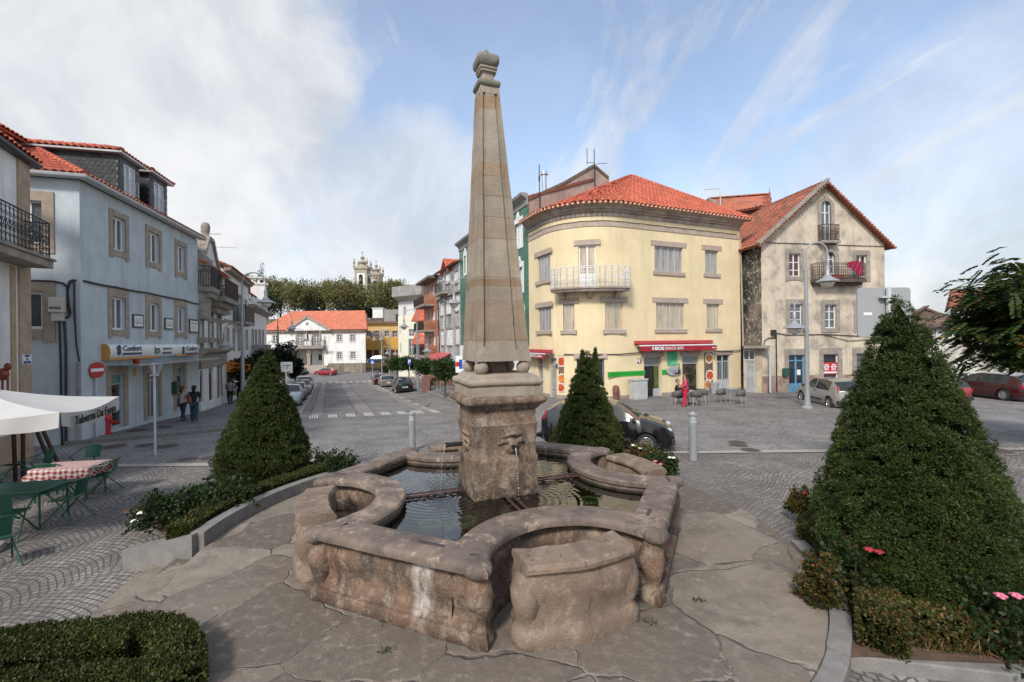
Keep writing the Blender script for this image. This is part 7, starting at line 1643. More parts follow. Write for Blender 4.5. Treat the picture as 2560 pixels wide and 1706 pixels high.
def bench(k,lab,u0=-.66,u1=.62,v0=-2.93,v1=-2.52):
 c,s=math.cos(k*math.pi/2),math.sin(k*math.pi/2)
 rot=lambda u,v:fl(u*c-v*s,u*s+v*c)
 mid=rot((u0+u1)/2,(v0+v1)/2);B=thing('stone_bench',lab,'bench',(mid.x,mid.y,PZ),math.atan2(FU.y,FU.x)+k*math.pi/2,'stone benches round the fountain')
 w=(u1-u0)/2;d=(v1-v0)/2
 prof=[(d+.045,-.04),(d+.05,.12),(d+.03,.17),(d-.015,.20),(d-.03,.27),(d-.01,.40),(d+.022,.52),(d+.02,.62),(d-.02,.70),(d-.01,.735),(d+.03,.76),(d+.035,.80),(d,.845)]
 ring=[(-o,z)for o,z in prof]+[(o,z)for o,z in reversed(prof)]
 mb=MB();vs=[];n=14;k_=len(ring)
 for i in range(n+1):
  f=i/n*2-1;bow=-.10*(1-f*f)
  for y,z in ring:
   q=Vector((f*w,y+bow,z));wq=q*3+Vector((k*9,0,0));q+=noise.noise_vector(wq)*.014+noise.noise_vector(wq*3.3)*.009;vs.append(q)
 mb.add(vs,[(i*k_+j,(i+1)*k_+j,(i+1)*k_+(j+1)%k_,i*k_+(j+1)%k_)for i in range(n)for j in range(k_)]+[tuple(range(k_)),tuple(n*k_+j for j in reversed(range(k_)))])
 mb.build('bench_block',m_bench,B,smooth='auto')
 for sg in(-1,1):
  mb=MB();mb.lathe([(.13,-.03),(.15,.04),(.14,.13),(.10,.18),(.09,.22),(.125,.31),(.15,.42),(.145,.54),(.115,.63),(.10,.68),(.09,.70),(.03,.71)],12,(sg*(w-.03),-d*.35,0),sy=1.35)
  mb.v=[tuple(Vector(q)+noise.noise_vector(Vector(q)*4+Vector((k,sg,0)))*.02)for q in mb.v];mb.build('scroll',m_bench,B,smooth=True)
bench(0,'large stone bench block in front of the fountain, nearest the viewer')
bench(3,'stone bench block seen end-on at the left side of the fountain',-.62,.62)
bench(1,'stone bench block at the right side of the fountain before the rose bed',-.62,.62)
bench(2,'stone bench block behind the fountain, half hidden by the pedestal',-.62,.62)
def circ(r,a0,a1,n,c=FC):return[(c.x+r*math.cos(R(a0+(a1-a0)*i/n)),c.y+r*math.sin(R(a0+(a1-a0)*i/n)))for i in range(n+1)]
def slab(name,poly,ztop,zbot,m,kind='structure',bev=.015,seg=None):
 mb=MB();mb.prism([(a,b)for a,b in poly],Vector((0,0,0)),X,Zv,Y,zbot,ztop);o=mb.build(name,m,None,bev=bev);tag(o,kind=kind);return o
PR_=4.55
slab('platform',circ(PR_,0,357,72),PZ,-.3,m_flag)
slab('platform_kerb',circ(PR_+.2,-80,-40,16)+circ(PR_+.003,-40,-80,16),PZ-.004,-.3,m_kerb)
slab('platform',circ(PR_+.42,183,252,20)+circ(3.0,252,183,8),PZ-.15,-.3,m_flag);slab('platform',circ(PR_+.85,186,250,20)+circ(3.2,250,186,8),PZ-.27,-.3,m_flag)
def arc_kerb(name,r0,r1,a0,a1,zt,n,m,lab=None,zt1=None,c=FC,parts=1):
 mb=MB();st=(a1-a0)/n
 for i in range(n):
  aa,ab=a0+st*i,a0+st*(i+1);gap=.05 if i%3==2 else 0;z0=zt if zt1 is None else zt+(zt1-zt)*i/n;z1=zt if zt1 is None else zt+(zt1-zt)*(i+1)/n
  q=[(c.x+r*math.cos(R(a)),c.y+r*math.sin(R(a)))for r,a in((r0,aa),(r1,aa),(r1,ab-gap),(r0,ab-gap))];zs=(z0,z0,z1,z1)
  mb.add([(x,y,-.3)for x,y in q]+[(x,y,z)for(x,y),z in zip(q,zs)],[(0,3,2,1),(4,5,6,7),(0,1,5,4),(1,2,6,5),(2,3,7,6),(3,0,4,7)])
 return mb.build(name,m,None)
o=arc_kerb('low_wall',PR_+.004,PR_+.20,140,187,PZ+.22,24,m_kerb);tag(o,'low curved grey granite wall holding the left flower bed','low wall')
mb=MB();a=Vector(circ(PR_+.10,187,187,1)[0]);b=G(*zz('S1',770,868)).xy;mb.fbox(Vector((a.x,a.y,0)),(b-a).normalized().to_3d(),Vector((-(b-a).y,(b-a).x,0)).normalized(),Zv,0.0,(b-a).length,-.1,.1,-.3,.16)
L_=(b-a).length
o=mb.build('low_wall_end',m_kerb);v=o.data.vertices
for q in v:
 if q.co.z>0:q.co.z=PZ+.22 if(q.co.xy-a).length<.5 else .28
tag(o,'sloping end of the grey granite wall beside the steps','low wall')
for a0,a1,lab in((-41,-8,'curved granite kerb between the platform and the right flower bed'),(38,92,'curved granite kerb behind the fountain before the rose bed')):
 o=arc_kerb('bed_kerb',PR_+.004,PR_+.2,a0,a1,PZ+.05,18,m_kerb);tag(o,lab,'kerb')
p0=Vector(circ(PR_+.1,-41,-41,1)[0]);p1=G(*zz('R8',1000,1545)).xy;p2=G(2600,1740).xy;p1b=p0+(p1-p0)*1.6
mb=MB();d_=(p1-p0);L_=d_.length*2.6;d_.normalize();n_=Vector((-d_.y,d_.x));mb.fbox(Vector((p0.x,p0.y,0)),d_.to_3d(),n_.to_3d(),Zv,.1,L_,-.02,.20,-.2,PZ-.02);o=mb.build('bed_kerb',m_kerb,None,bev=.015);tag(o,'straight granite kerb along the front of the right flower bed','kerb')
KP0,KD=p0,d_
print('kerb right',p0,p1)
m_soil=mat('bed_soil',(.085,.052,.035),.95,.35,4,bump=.9,bscale=14,blotch=(.16,.10,.06),bl_scale=5,bl_amt=.6)
def soil(poly,z):o=drape('soil',poly,0,m_soil,.5,zf=lambda x,y:z+.04*noise.noise(Vector((x*2,y*2,0))));return o
soil(circ(PR_+.2,140,186,14)+circ(PR_+2.7,172,140,10),.36)
soil(circ(PR_+.2,38,92,12)+circ(PR_+1.9,88,44,10),.36)
pe=p0+d_*L_
soil(circ(PR_+.2,-41,-8,14)+[(7.0,7.4),(8.2,6.2),tuple(pe+n_*.5),tuple(pe+n_*.2)],.36)
def foot_tone(m,z0,z1,col):
 nt=m.node_tree;L=nt.links;bs=nt.nodes['Principled BSDF'];src=bs.inputs['Base Color'].links[0].from_socket;g=_n(nt,'ShaderNodeNewGeometry');s=_n(nt,'ShaderNodeSeparateXYZ');L.new(g.outputs['Position'],s.inputs[0]);nz=_n(nt,'ShaderNodeTexNoise',Scale=4,Detail=5);L.new(g.outputs['Position'],nz.inputs['Vector'])
 a=_n(nt,'ShaderNodeMath',operation='MULTIPLY_ADD');L.new(nz.outputs[0],a.inputs[0]);a.inputs[1].default_value=.45;L.new(s.outputs[2],a.inputs[2]);r=_n(nt,'ShaderNodeMapRange');L.new(a.outputs[0],r.inputs[0])
 for i,q in enumerate((z0+.2,z1+.25,.85,0)):r.inputs[i+1].default_value=q
 x=_n(nt,'ShaderNodeMix',data_type='RGBA');L.new(r.outputs[0],x.inputs[0]);L.new(src,x.inputs[6]);x.inputs[7].default_value=c4(col);L.new(x.outputs[2],bs.inputs['Base Color'])
foot_tone(m_ped,1.08,1.5,(.035,.024,.012));foot_tone(m_fst,.36,.56,(.085,.052,.038))  # wet pedestal foot; basin wall just darker towards the bottom
def patina(m,col,sc,lo,hi,amt,streak=False,at=None):
 """a patch colour with its own outline laid over a stone"""
 nt=m.node_tree;L=nt.links;bs=nt.nodes['Principled BSDF'];src=bs.inputs['Base Color'].links[0].from_socket;g=_n(nt,'ShaderNodeNewGeometry');v=g.outputs['Position']
 mp=_n(nt,'ShaderNodeMapping');L.new(v,mp.inputs['Vector']);mp.inputs['Scale'].default_value=(1,1,.25)if streak else(1,1,1);mp.inputs['Location'].default_value=(sc,sc*2,0)
 nz=_n(nt,'ShaderNodeTexNoise',Scale=sc,Detail=9,Roughness=.72,Distortion=.4);L.new(mp.outputs[0],nz.inputs['Vector']);r=_n(nt,'ShaderNodeMapRange');L.new(nz.outputs[0],r.inputs[0])
 for i,q in enumerate((lo,hi,0,amt)):r.inputs[i+1].default_value=q
 f=r.outputs[0]
 if at is not None:
  m2=_n(nt,'ShaderNodeMapping');L.new(v,m2.inputs['Vector']);m2.inputs['Location'].default_value=(-at.x,-at.y,0);m3=_n(nt,'ShaderNodeMapping');m3.inputs['Scale'].default_value=(1,1,0);L.new(m2.outputs[0],m3.inputs['Vector']);ln=_n(nt,'ShaderNodeVectorMath',operation='LENGTH');L.new(m3.outputs[0],ln.inputs[0]);r2=_n(nt,'ShaderNodeMapRange');L.new(ln.outputs['Value'],r2.inputs[0])
  for i,q in enumerate((.06,.16,1,0)):r2.inputs[i+1].default_value=q
  mu=_n(nt,'ShaderNodeMath',operation='MULTIPLY');L.new(f,mu.inputs[0]);L.new(r2.outputs[0],mu.inputs[1]);f=mu.outputs[0]
 x=_n(nt,'ShaderNodeMix',data_type='RGBA');L.new(f,x.inputs[0]);L.new(src,x.inputs[6]);x.inputs[7].default_value=c4(col);L.new(x.outputs[2],bs.inputs['Base Color'])
_fp=Path([tuple(fl(-2.70,-1.08).xy),tuple(fl(-1.08,-2.70).xy)]);LIME=Vector((*_fp.at(_fp.hit(*zz('R7',835,950))[0]),0));RUST=Vector((*_fp.at(_fp.hit(*zz('R7',372,640))[0]),0))
for m_ in(m_fst,m_ped):
 patina(m_,(.31,.245,.185),5.5,.50,.62,.75);patina(m_,(.042,.031,.026),3.4,.50,.66,.85,True);patina(m_,(.19,.085,.035),2.6,.56,.70,.55);patina(m_,(.42,.37,.31),16,.60,.68,.6)
patina(m_fst,(.50,.47,.43),7,.40,.58,.9,True,LIME);patina(m_fst,(.12,.035,.02),7,.40,.6,.8,True,RUST)
patina(m_rim,(.075,.062,.056),2.8,.48,.64,.8);patina(m_rim,(.40,.31,.23),4.2,.56,.63,.7);patina(m_bench,(.045,.036,.03),9,.58,.66,.8,True);patina(m_bench,(.38,.30,.23),5,.52,.66,.6);patina(m_bench,(.17,.085,.055),2.2,.54,.7,.6)
for m_ in(m_obe,m_obe2):patina(m_,(.15,.125,.10),3.6,.56,.72,.5,True)
patina(m_flag,(.095,.075,.06),1.6,.56,.68,.55);patina(m_flag,(.40,.36,.30),7,.58,.68,.5);patina(m_flag,(.055,.045,.036),9,.66,.72,.7)
def quads_of(C,D,S,size,width):
 """diamond leaves: base C, direction D, side S (all n,3), per-leaf size"""
 n=len(C);size=np.broadcast_to(np.asarray(size,float).reshape(-1,1),(n,1));m=C+D*size*.5
 V=np.stack([C,m+S*size*width,C+D*size,m-S*size*width],1).reshape(-1,3)
 return V,np.arange(4*n).reshape(-1,4)
def unit(v):return v/np.maximum(1e-9,np.linalg.norm(v,axis=1,keepdims=True))
def leaf_cloud(name,C,N,size,k,spread,width,m,parent,jit=.5):
 n=len(C);C=np.repeat(C,k,0)+RNG.normal(0,1,(n*k,3))*size*jit*.5;N=np.repeat(N,k,0)
 D=unit(N+RNG.normal(0,spread,(n*k,3)));S=unit(np.cross(D,RNG.normal(0,1,(n*k,3))))
 V,Fc=quads_of(C,D,S,size*RNG.uniform(.6,1.25,n*k),width);return np_mesh(name,V,Fc,m,parent)
L_CON=leafmat('conifer_needles',(.028,.043,.009),(.068,.090,.018),(.13,.11,.03),.06,trans=.1)
L_CON2=leafmat('conifer_needles_dark',(.025,.041,.009),(.062,.086,.019),(.12,.10,.03),.05,trans=.1)
L_BOX=leafmat('box_leaves',(.022,.036,.008),(.065,.075,.016),(.15,.12,.03),.10)
L_BOXR=leafmat('box_leaves_rusty',(.030,.042,.010),(.075,.075,.018),(.20,.10,.035),.20)
L_ROSE=leafmat('rose_leaves',(.014,.034,.010),(.036,.062,.018),(.09,.05,.02),.12)
L_ROSEA=leafmat('rose_leaves_autumn',(.038,.055,.013),(.09,.08,.02),(.20,.075,.025),.22)
L_PLANE=leafmat('plane_tree_leaves',(.115,.13,.042),(.22,.215,.078),(.25,.16,.06),.2)
L_GREEN=leafmat('street_tree_leaves',(.016,.042,.010),(.045,.085,.020),(.09,.09,.02),.06)
L_DARK=leafmat('dark_tree_leaves',(.007,.016,.007),(.018,.032,.012),(.03,.035,.012),.1)
L_ORNG=leafmat('orange_tinged_leaves',(.012,.026,.008),(.04,.05,.012),(.30,.10,.012),.12)
L_PINN=leafmat('pinnate_leaves',(.022,.046,.012),(.06,.095,.022),(.26,.15,.02),.06,trans=.3)
M_BARK=mat('bark',(.09,.07,.055),.9,.3,8,bump=.6,bscale=18)
M_CORE=mat('shade_foliage',(.006,.010,.004),1.0,.3,6,spec=0)  # near-black core colour stands in for the shade deep inside the foliage
def cone_tree(lab,base,H,Rr,n,size,m,tips=((0,0,1.0),),k=5,seed=1,lean=(0,0)):
 B=thing('conical_conifer',lab,'tree',base,group='clipped conical conifers')
 def rad(t,a):
  r=np.where(t<.14,.86+.14*t/.14,np.maximum(0,1-(t-.14)/.86)**.86)
  return Rr*r*(1+.055*np.sin(a*3+seed)*np.sin(t*11+seed*2+a)+.05*np.sin(a*7+t*23+seed)+.035*np.sin(a*13-t*41))
 q=14;M=n//q;t=1-np.sqrt(RNG.uniform(0,1,M));a=RNG.uniform(0,2*np.pi,M);r=rad(t,a)*(1-np.abs(RNG.normal(0,.045,M)));cr_=np.repeat(RNG.uniform(.06,.13,M)*Rr*(1-.45*t),q);g3=unit(RNG.normal(0,1,(M*q,3)));g3[:,2]=np.abs(g3[:,2])*.8;t=np.repeat(t,q);a=np.repeat(a,q);r=np.repeat(r,q)
 N=unit(np.stack([np.cos(a),np.sin(a),.35+.5*t],1));g3=unit(g3+N*.6);C=np.stack([r*np.cos(a)+lean[0]*t,r*np.sin(a)+lean[1]*t,.05+t*H*.97],1)+g3*cr_[:,None];N=unit(g3+N*.35)
 if len(tips)>1 or tips[0][2]!=1:
  for tx,ty,th in tips:
   q=max(60,n//50);tt=RNG.uniform(.84,th,q);rr=Rr*.15*(1-(tt-.84)/(th-.839))*RNG.uniform(.3,1,q);aa=RNG.uniform(0,6.283,q)
   C=np.vstack([C,np.stack([tx+rr*np.cos(aa),ty+rr*np.sin(aa),tt*H],1)]);N=np.vstack([N,unit(np.stack([np.cos(aa),np.sin(aa),np.ones(q)],1))])
 leaf_cloud('crown',C,N,size,k,.6,.15,m,B)
 mb=MB()
 na,nt=28,18;vs=[]
 for i in range(nt+1):
  tt=i/nt
  for j in range(na):aa=2*math.pi*j/na;r_=float(rad(np.array(tt),np.array(aa)))*.84;vs.append((r_*math.cos(aa)+lean[0]*tt,r_*math.sin(aa)+lean[1]*tt,.04+tt*H*.95))
 mb.add(vs,[(i*na+j,i*na+(j+1)%na,(i+1)*na+(j+1)%na,(i+1)*na+j)for i in range(nt)for j in range(na)]);mb.build('foliage_core',M_CORE,B)
 mb=MB();mb.tube([(0,0,-.2),(0,0,.35)],.09,8);mb.build('trunk',M_BARK,B)
 return B
b=Vector(((2285-1280)/F*5.75,5.75,.36));tp=AT(2245,735,5.75)
cone_tree('largest clipped conical conifer, in the right flower bed nearest the viewer',b,tp.z-.36+.03,1.05,56000,.034,L_CON2,seed=2,lean=(tp.x-b.x,0),k=5)
b=AT(658,1205,10.6);b.z=.34;tp=AT(669,878,10.6)
cone_tree('clipped conical conifer in the left flower bed before the blue house',b,tp.z-.34+.06,0.94,30000,.040,L_CON,seed=5,lean=(tp.x-b.x,0))
b=AT(1470,1150,12.0);b.z=.34;tp=AT(1470,877,12)
cone_tree('smallest clipped conical conifer with forked tip, before the black car',b,tp.z-.34,0.86,20000,.046,L_CON,tips=((-.12,0,1.0),(.22,0,1.02)),seed=9)
def hedge(lab,path,w,h,z,n,m=None,size=.035,group=None,name='hedge',k=5):
 P=[Vector((p[0],p[1]))for p in path];seg=np.array([(b-a).length for a,b in zip(P,P[1:])]);cum=np.concatenate([[0],np.cumsum(seg)]);tot=cum[-1]
 s=RNG.uniform(0,tot,n);i=np.clip(np.searchsorted(cum,s)-1,0,len(seg)-1);A=np.array([tuple(p)for p in P]);T=np.diff(A,axis=0)/seg[:,None];pos=A[i]+T[i]*(s-cum[i])[:,None];nn=np.stack([-T[i][:,1],T[i][:,0]],1)
 per=RNG.uniform(0,2*h+w,n);side=np.where(per<h,-1,np.where(per<h+w,0,1));off=np.where(side==-1,-w/2,np.where(side==1,w/2,per-h-w/2));zz_=np.where(side==-1,per,np.where(side==1,per-h-w,h))
 lump=.05*np.sin(s*5+off*4)*np.sin(s*2.3);sh=np.where(side==0,1,0)
 C=np.stack([pos[:,0]+nn[:,0]*off*(1+lump),pos[:,1]+nn[:,1]*off*(1+lump),z+zz_+lump*sh*.6],1);N=unit(np.stack([nn[:,0]*side,nn[:,1]*side,np.where(side==0,1.0,.25)],1))
 ends=max(20,n//14)
 for e,sg in((0,-1),(-1,1)):
  q=RNG.uniform(-w/2,w/2,ends);c=A[e];t=T[0 if e==0 else-1];C=np.vstack([C,np.stack([c[0]-t[1]*q,c[1]+t[0]*q,z+RNG.uniform(0,h,ends)],1)]);N=np.vstack([N,unit(np.tile([t[0]*sg,t[1]*sg,.3],(ends,1)))])
 B=thing(name,lab,'hedge',(0,0,0),group=group)
 leaf_cloud('foliage',C,N,size,k,.8,.32,m or L_BOX,B)
 mb=MB()
 for a,b in zip(P,P[1:]):
  t=(b-a);l=t.length;t=t/l;mb.fbox(Vector((a.x,a.y,z)),t.to_3d(),Vector((-t.y,t.x,0)),Zv,.01+.03,l-.03,-w/2+.04,w/2-.04,-.1,h-.05)
 mb.build('hedge_core',M_CORE,B);return B
def bush(name,lab,c,rx,rz,n,m,size=.05,flowers=(),group=None,k=5,cat='rose bush'):
 B=thing(name,lab,cat,c,group=group);v=unit(RNG.normal(0,1,(n,3)));v[:,2]=np.abs(v[:,2])*1.2-.2;r=RNG.uniform(.55,1.0,n)*(1+.25*np.sin(v[:,0]*7+v[:,2]*5));C=v*r[:,None]*[rx,rx,rz];C[:,2]=np.maximum(C[:,2]+rz*.25,.02)
 leaf_cloud('foliage',C,unit(v+[0,0,.4]),size,k,.8,.34,m,B)
 mb=MB();rr=random.Random(n)
 for i in range(9):a=rr.uniform(0,6.28);q=Vector((math.cos(a)*rx*.6,math.sin(a)*rx*.6,rz*rr.uniform(.6,1.1)));mb.tube([(0,0,-.05),q*.5+Vector((0,0,.05)),q],.008,5)
 mb.build('stems',M_BARK,B)
 for(fx,fy,fz,col)in flowers:
  mb=MB()
  for i in range(9):
   a=i*2.4;q=.014+.0035*i;c0=Vector((math.cos(a)*q,math.sin(a)*q,.022-.002*i));mb.sphere(c0,.024,6,sz=.6)
  o=mb.build('rose_flower',mat('rose_'+col,dict(pink=(.60,.16,.24),white=(.72,.68,.62),red=(.30,.02,.03),orange=(.55,.2,.08))[col],.6,.15,30),B,smooth=True);o.location=(fx,fy,fz)
 return B
C_=lambda a,r:(FC.x+r*math.cos(R(a)),FC.y+r*math.sin(R(a)))
hedge('low box hedge along the curved wall of the left bed',[C_(a,PR_+.42)for a in range(142,187,4)],.34,.28,.40,5200,size=.034)
for(x,y,rx,rz,fl_,lab)in((955+20,545,.42,.42,(('white',-.1,-.35,.33),('white',-.25,-.3,.18)),'rose bush with two white blooms at the near end of the left bed'),(1170,520,.42,.45,(),'rose bush in the middle of the left bed'),(1340,480,.5,.52,(),'larger rose bush in front of the left conifer')):
 p=PL(*zz('S1',x,y),.62);bush('rose_bush',lab,(p.x,p.y,.38),rx,rz,420,L_ROSE,.07,[(b_,c_,d_,a_)for a_,b_,c_,d_ in fl_],'rose bushes in the left bed')
p=PL(*zz('S8',570,430),.6);bush('rose_bush','round rose bush right of the left conifer beside the basin',(p.x,p.y,.36),.42,.5,380,L_ROSE,.07,group='rose bushes in the left bed')
p=PL(*zz('S8',400,400),.6);bush('rose_bush','small pale flowering rose bush at the right foot of the left conifer',(p.x,p.y,.36),.3,.45,260,L_ROSE,.06,[(-.1,-.25,.4,'white'),(.1,-.28,.3,'pink')],group='rose bushes in the left bed')
hedge('short box hedge at the end of the rear rose bed',[C_(a,PR_+.45)for a in(37,41,45)],.4,.34,.34,1100,size=.04)
for(x,y,rx,fls,m_,lab)in((1290,1215,.45,(('white',-.1,-.3,.45),('pink',.15,-.35,.35),('white',-.25,-.2,.5)),L_ROSEA,'autumn coloured rose bush with pink and white blooms beside the black car wheel'),(1440,1290,.42,(('pink',-.15,-.3,.35),('pink',-.05,-.36,.3),('white',.2,-.25,.42),('white',.3,-.2,.4)),L_ROSE,'rose bush with two pink blooms behind the right stone bench'),(1100,1340,.3,(('orange',0,-.25,.2),('white',.1,-.2,.4)),L_ROSEA,'small orange leaved rose bush between conifer and stone bench')):
 p=PL(*zz('R5',x,y),.75);bush('rose_bush',lab,(p.x,p.y,.36),rx,.42,340,m_,.065,[(b_,c_,d_,a_)for a_,b_,c_,d_ in fls],'rose bushes in the rear bed')
q0=KP0+KD*.55+Vector((-KD.y,KD.x))*.42;hp=[q0+KD*i*.5 for i in range(9)]
hedge('straggly rusty box hedge along the front of the right bed',[tuple(q)for q in hp],.38,.28,.36,5200,L_BOXR,.042)
hedge('rusty box hedge along the curved side of the right bed',[C_(a,PR_+.45)for a in(-38,-34,-30,-26)],.36,.32,.36,1800,L_BOXR,.04)
hedge('small box hedge stub at the far end of the right bed',[C_(a,PR_+.45)for a in(-14,-9,-4)],.36,.34,.34,1400,L_BOXR,.04)
for(x,y,rx,rz,m_,fls,lab)in((520,1010,.42,.62,L_ROSE,(('red',-.05,-.3,.75),('red',.1,-.25,.7)),'rose bush with red blooms at the left foot of the big conifer'),(330,1020,.22,.45,L_ROSEA,(),'small copper leaved rose bush at the kerb of the right bed'),(1330,1240,.42,.5,L_ROSE,(('pink',-.2,-.2,.62),('pink',-.05,-.2,.62),('white',.25,-.38,.35)),'rose bush with pink blooms at the right end of the right bed'),(225,560,.2,.35,L_ROSEA,(('red',0,-.1,.4),),'thin rose bush with a red bud at the far end of the right bed')):
 p=PL(*zz('R8',x,y),.6);bush('rose_bush',lab,(p.x,p.y,.36),rx,rz,420,m_,.06,[(b_,c_,d_,a_)for a_,b_,c_,d_ in fls],'rose bushes in the right bed')
n=500;s=RNG.uniform(.3,4,n);o_=RNG.uniform(.18,.34,n);C=np.stack([KP0.x+KD.x*s-KD.y*o_,KP0.y+KD.y*s+KD.x*o_,np.full(n,.36)],1)
o=leaf_cloud('dry_grass',C,np.tile([0,0,1.0],(n,1)),.16,2,.35,.03,leafmat('straw',(.20,.13,.06),(.33,.22,.11)),None);tag(o,'dry straw stalks','grass',kind='stuff')
C=np.array([[*PL(*zz('R7',x,y),PZ).xy,PZ]for x,y in((640,1055),(645,1205),(1990,1060),(2245,945),(900,905))for _ in range(1)]);C=np.repeat(C,22,0)+RNG.normal(0,.035,(22*5,3))*[1,1,.1]
o=leaf_cloud('weeds',C,np.tile([0,0,1.0],(len(C),1)),.026,3,.8,.3,L_BOX,None);tag(o,'small green weeds in the joints of the paving','weeds',kind='stuff')
zt=.30
hb=[PL(*zz('S1',x,y),.62)for x,y in((-120,1330),(300,1265),(620,1225),(960,1215),(1060,1310),(1080,1430),(1040,1540),(700,1520),(300,1530),(-150,1600))]
hb2=[PL(*zz('S1',x,y),.62)for x,y in((-150,1450),(250,1400),(560,1330),(760,1290))]
hedge('clipped box hedge ring in the bottom left corner, with a dark hollow',[(p.x,p.y)for p in smooth2([tuple(p.xy)for p in hb],3)],.34,.34,.28,9000,size=.032)
hedge('inner box hedge strip inside the bottom left hedge ring',[(p.x,p.y)for p in hb2],.3,.36,.28,2600,size=.032)
soil([(p.x,p.y)for p in hb],.3)
def tree(name,lab,base,h,blobs,n,size,m,trunk=.1,group=None,k=3,spread=.9,width=.38,clear=.3,cat='tree',inner=.45):
 B=thing(name,lab,cat,base,group=group);Cs=[];Ns=[];tot=sum(b[3]**2 for b in blobs)
 for(x,y,z,rx,rz)in blobs:
  q=max(20,int(n*rx*rx/tot));v=unit(RNG.normal(0,1,(q,3)));r=RNG.uniform(inner,1,q)**.6*(1+.22*np.sin(v[:,0]*6+x)*np.sin(v[:,2]*7+y));Cs.append(v*r[:,None]*[rx,rx,rz]+[x,y,z]);Ns.append(v)
 leaf_cloud('crown',np.vstack(Cs),unit(np.vstack(Ns)+[0,0,.3]),size,k,spread,width,m,B,jit=1.2)
 mb=MB();mb.tube([(0,0,-.3),(.02*h,0,h*.3),(0,.01*h,h*.6)],[trunk,trunk*.85,trunk*.6],8)
 for b in blobs[:12]:mb.tube([(0,0,h*clear),(b[0]*.5,b[1]*.5,h*clear+(b[2]-h*clear)*.6),b[:3]],[trunk*.55,trunk*.35,trunk*.12],6)
 mb.build('trunk',M_BARK,B);return B
def blobs_(seed,n,R0,z0,z1,r0,r1,flat=.85):
 rr=random.Random(seed);out=[]
 for i in range(n):a=rr.uniform(0,6.28);d=R0*math.sqrt(rr.random());r=rr.uniform(r0,r1);out.append((d*math.cos(a),d*math.sin(a),rr.uniform(z0,z1),r,r*flat))
 return out
xs=[640,668,700,735,772,808,846,884,922,958,985]
for i,px in enumerate(xs):
 d=128+(i%3)*4+(12 if i==0 else 0);t_=AT(px,700+(i*37%11)-(4 if i in(0,)else 0),d);zb=AT(px,795,d).z;H=t_.z-zb
 bl=blobs_(i+3,10,2.8,H*.40,H*.84,2.0,3.1,1.2)
 tree('plane_tree',('olive brown plane tree on the terrace, %s'%('leftmost behind the mansard roof','second from the left of the row','third from the left of the row','above the left roof slope of the town hall','above the pediment of the town hall','right of the pediment, left of the bell towers','just left of the bell towers','right below the bell towers','right of the bell towers','second from the right of the row','rightmost of the row beside the red roof')[i]),(t_.x,t_.y,zb),H,bl,1500,.42,L_PLANE,.3,'plane trees on the terrace',width=.45)
p=AT(655,780,118);tp=AT(655,668,118);H=tp.z-p.z
tree('fir_tree','dark pointed fir rising behind the mansard house roof',p,H,[(0,0,H*f,H*.24*(1.05-f),H*.12)for f in np.linspace(.2,.98,9)],1600,.35,L_DARK,.25,width=.25)
for i,(px,py,pb,d,w)in enumerate(((668,745,800,116,5),(775,762,800,122,4),(870,758,800,122,5),(930,768,800,122,3),(1010,735,775,124,4))):
 p=AT(px,pb,d);t_=AT(px,py,d);H=t_.z-p.z;tree('dark_evergreen',('dark evergreen under the leftmost plane trees','dark evergreen above the town hall roof, left of the middle','dark evergreen below the bell towers','small dark evergreen left of the chapel','dark evergreen at the right end of the plane tree row')[i],p,H,blobs_(i,6,w*.6,H*.35,H*.8,w*.35,w*.5),700,.4,L_DARK,.2,'dark evergreens under the plane trees')
for i,(k,cx,ct,cb,d,w,lab)in enumerate((('R3',1700,1035,1170,56,62,'small round street tree farthest down the right pavement'),('R3',1790,1030,1165,50,60,'small round street tree beside the blue parking sign'),('R3',1920,1050,1195,42,70,'small round street tree before the red cafe awning, second nearest'),('R3',2072,1055,1240,33.5,92,'round street tree left of the pedestal, nearest of the right row'))):
 c=AT(*zz(k,cx,(ct+cb)/2),d);rad_=w/3.136/F*d;zb=terrain(c.x,c.y)+.13;H=AT(*zz(k,cx,ct),d).z-zb
 tree('street_tree',lab,(c.x,c.y,zb),H,[(rad_*.55*math.cos(a),rad_*.55*math.sin(a),c.z-zb+(.25 if j%2 else-.15)*rad_,rad_*.6,rad_*.55)for j,a in enumerate(np.linspace(0,5.6,7))]+[(0,0,c.z-zb+.2,rad_*.7,rad_*.6)],1500,.17,L_GREEN,.07,'small round street trees on the right pavement',clear=.55)
for i,(k,cx,ct,cb,d,w,m_,lab)in enumerate((('R3',820,930,1210,46,78,L_DARK,'dark bushy tree behind the parked cars left of the street'),('R3',690,985,1150,44,95,L_DARK,'low dark tree before the concrete terrace wall'),('R3',485,1065,1215,34,72,L_ORNG,'small orange tree beside the orange awning'),('R3',900,1060,1200,50,50,L_DARK,'dark shrub tree right of the square sign back'))):
 c=AT(*zz(k,cx,(ct+cb)/2),d);rad_=w/3.136/F*d;zb=terrain(c.x,c.y);hz_=(cb-ct)/2/3.136/F*d;H=c.z+hz_-zb
 tree('street_tree',lab,(c.x,c.y,zb),H,[(rad_*.5*math.cos(a),rad_*.5*math.sin(a),c.z-zb+hz_*.5*math.sin(a*2.3),rad_*.6,hz_*.5)for a in np.linspace(0,5.6,8)],1300,.2,m_,.1,clear=.3)
c=GZ('R3',1600,1168);bush('planter_shrub','little conical shrub in a planter beyond the parked cars',(c.x,c.y,c.z),.8,1.1,400,L_ORNG,.2,cat='shrub')
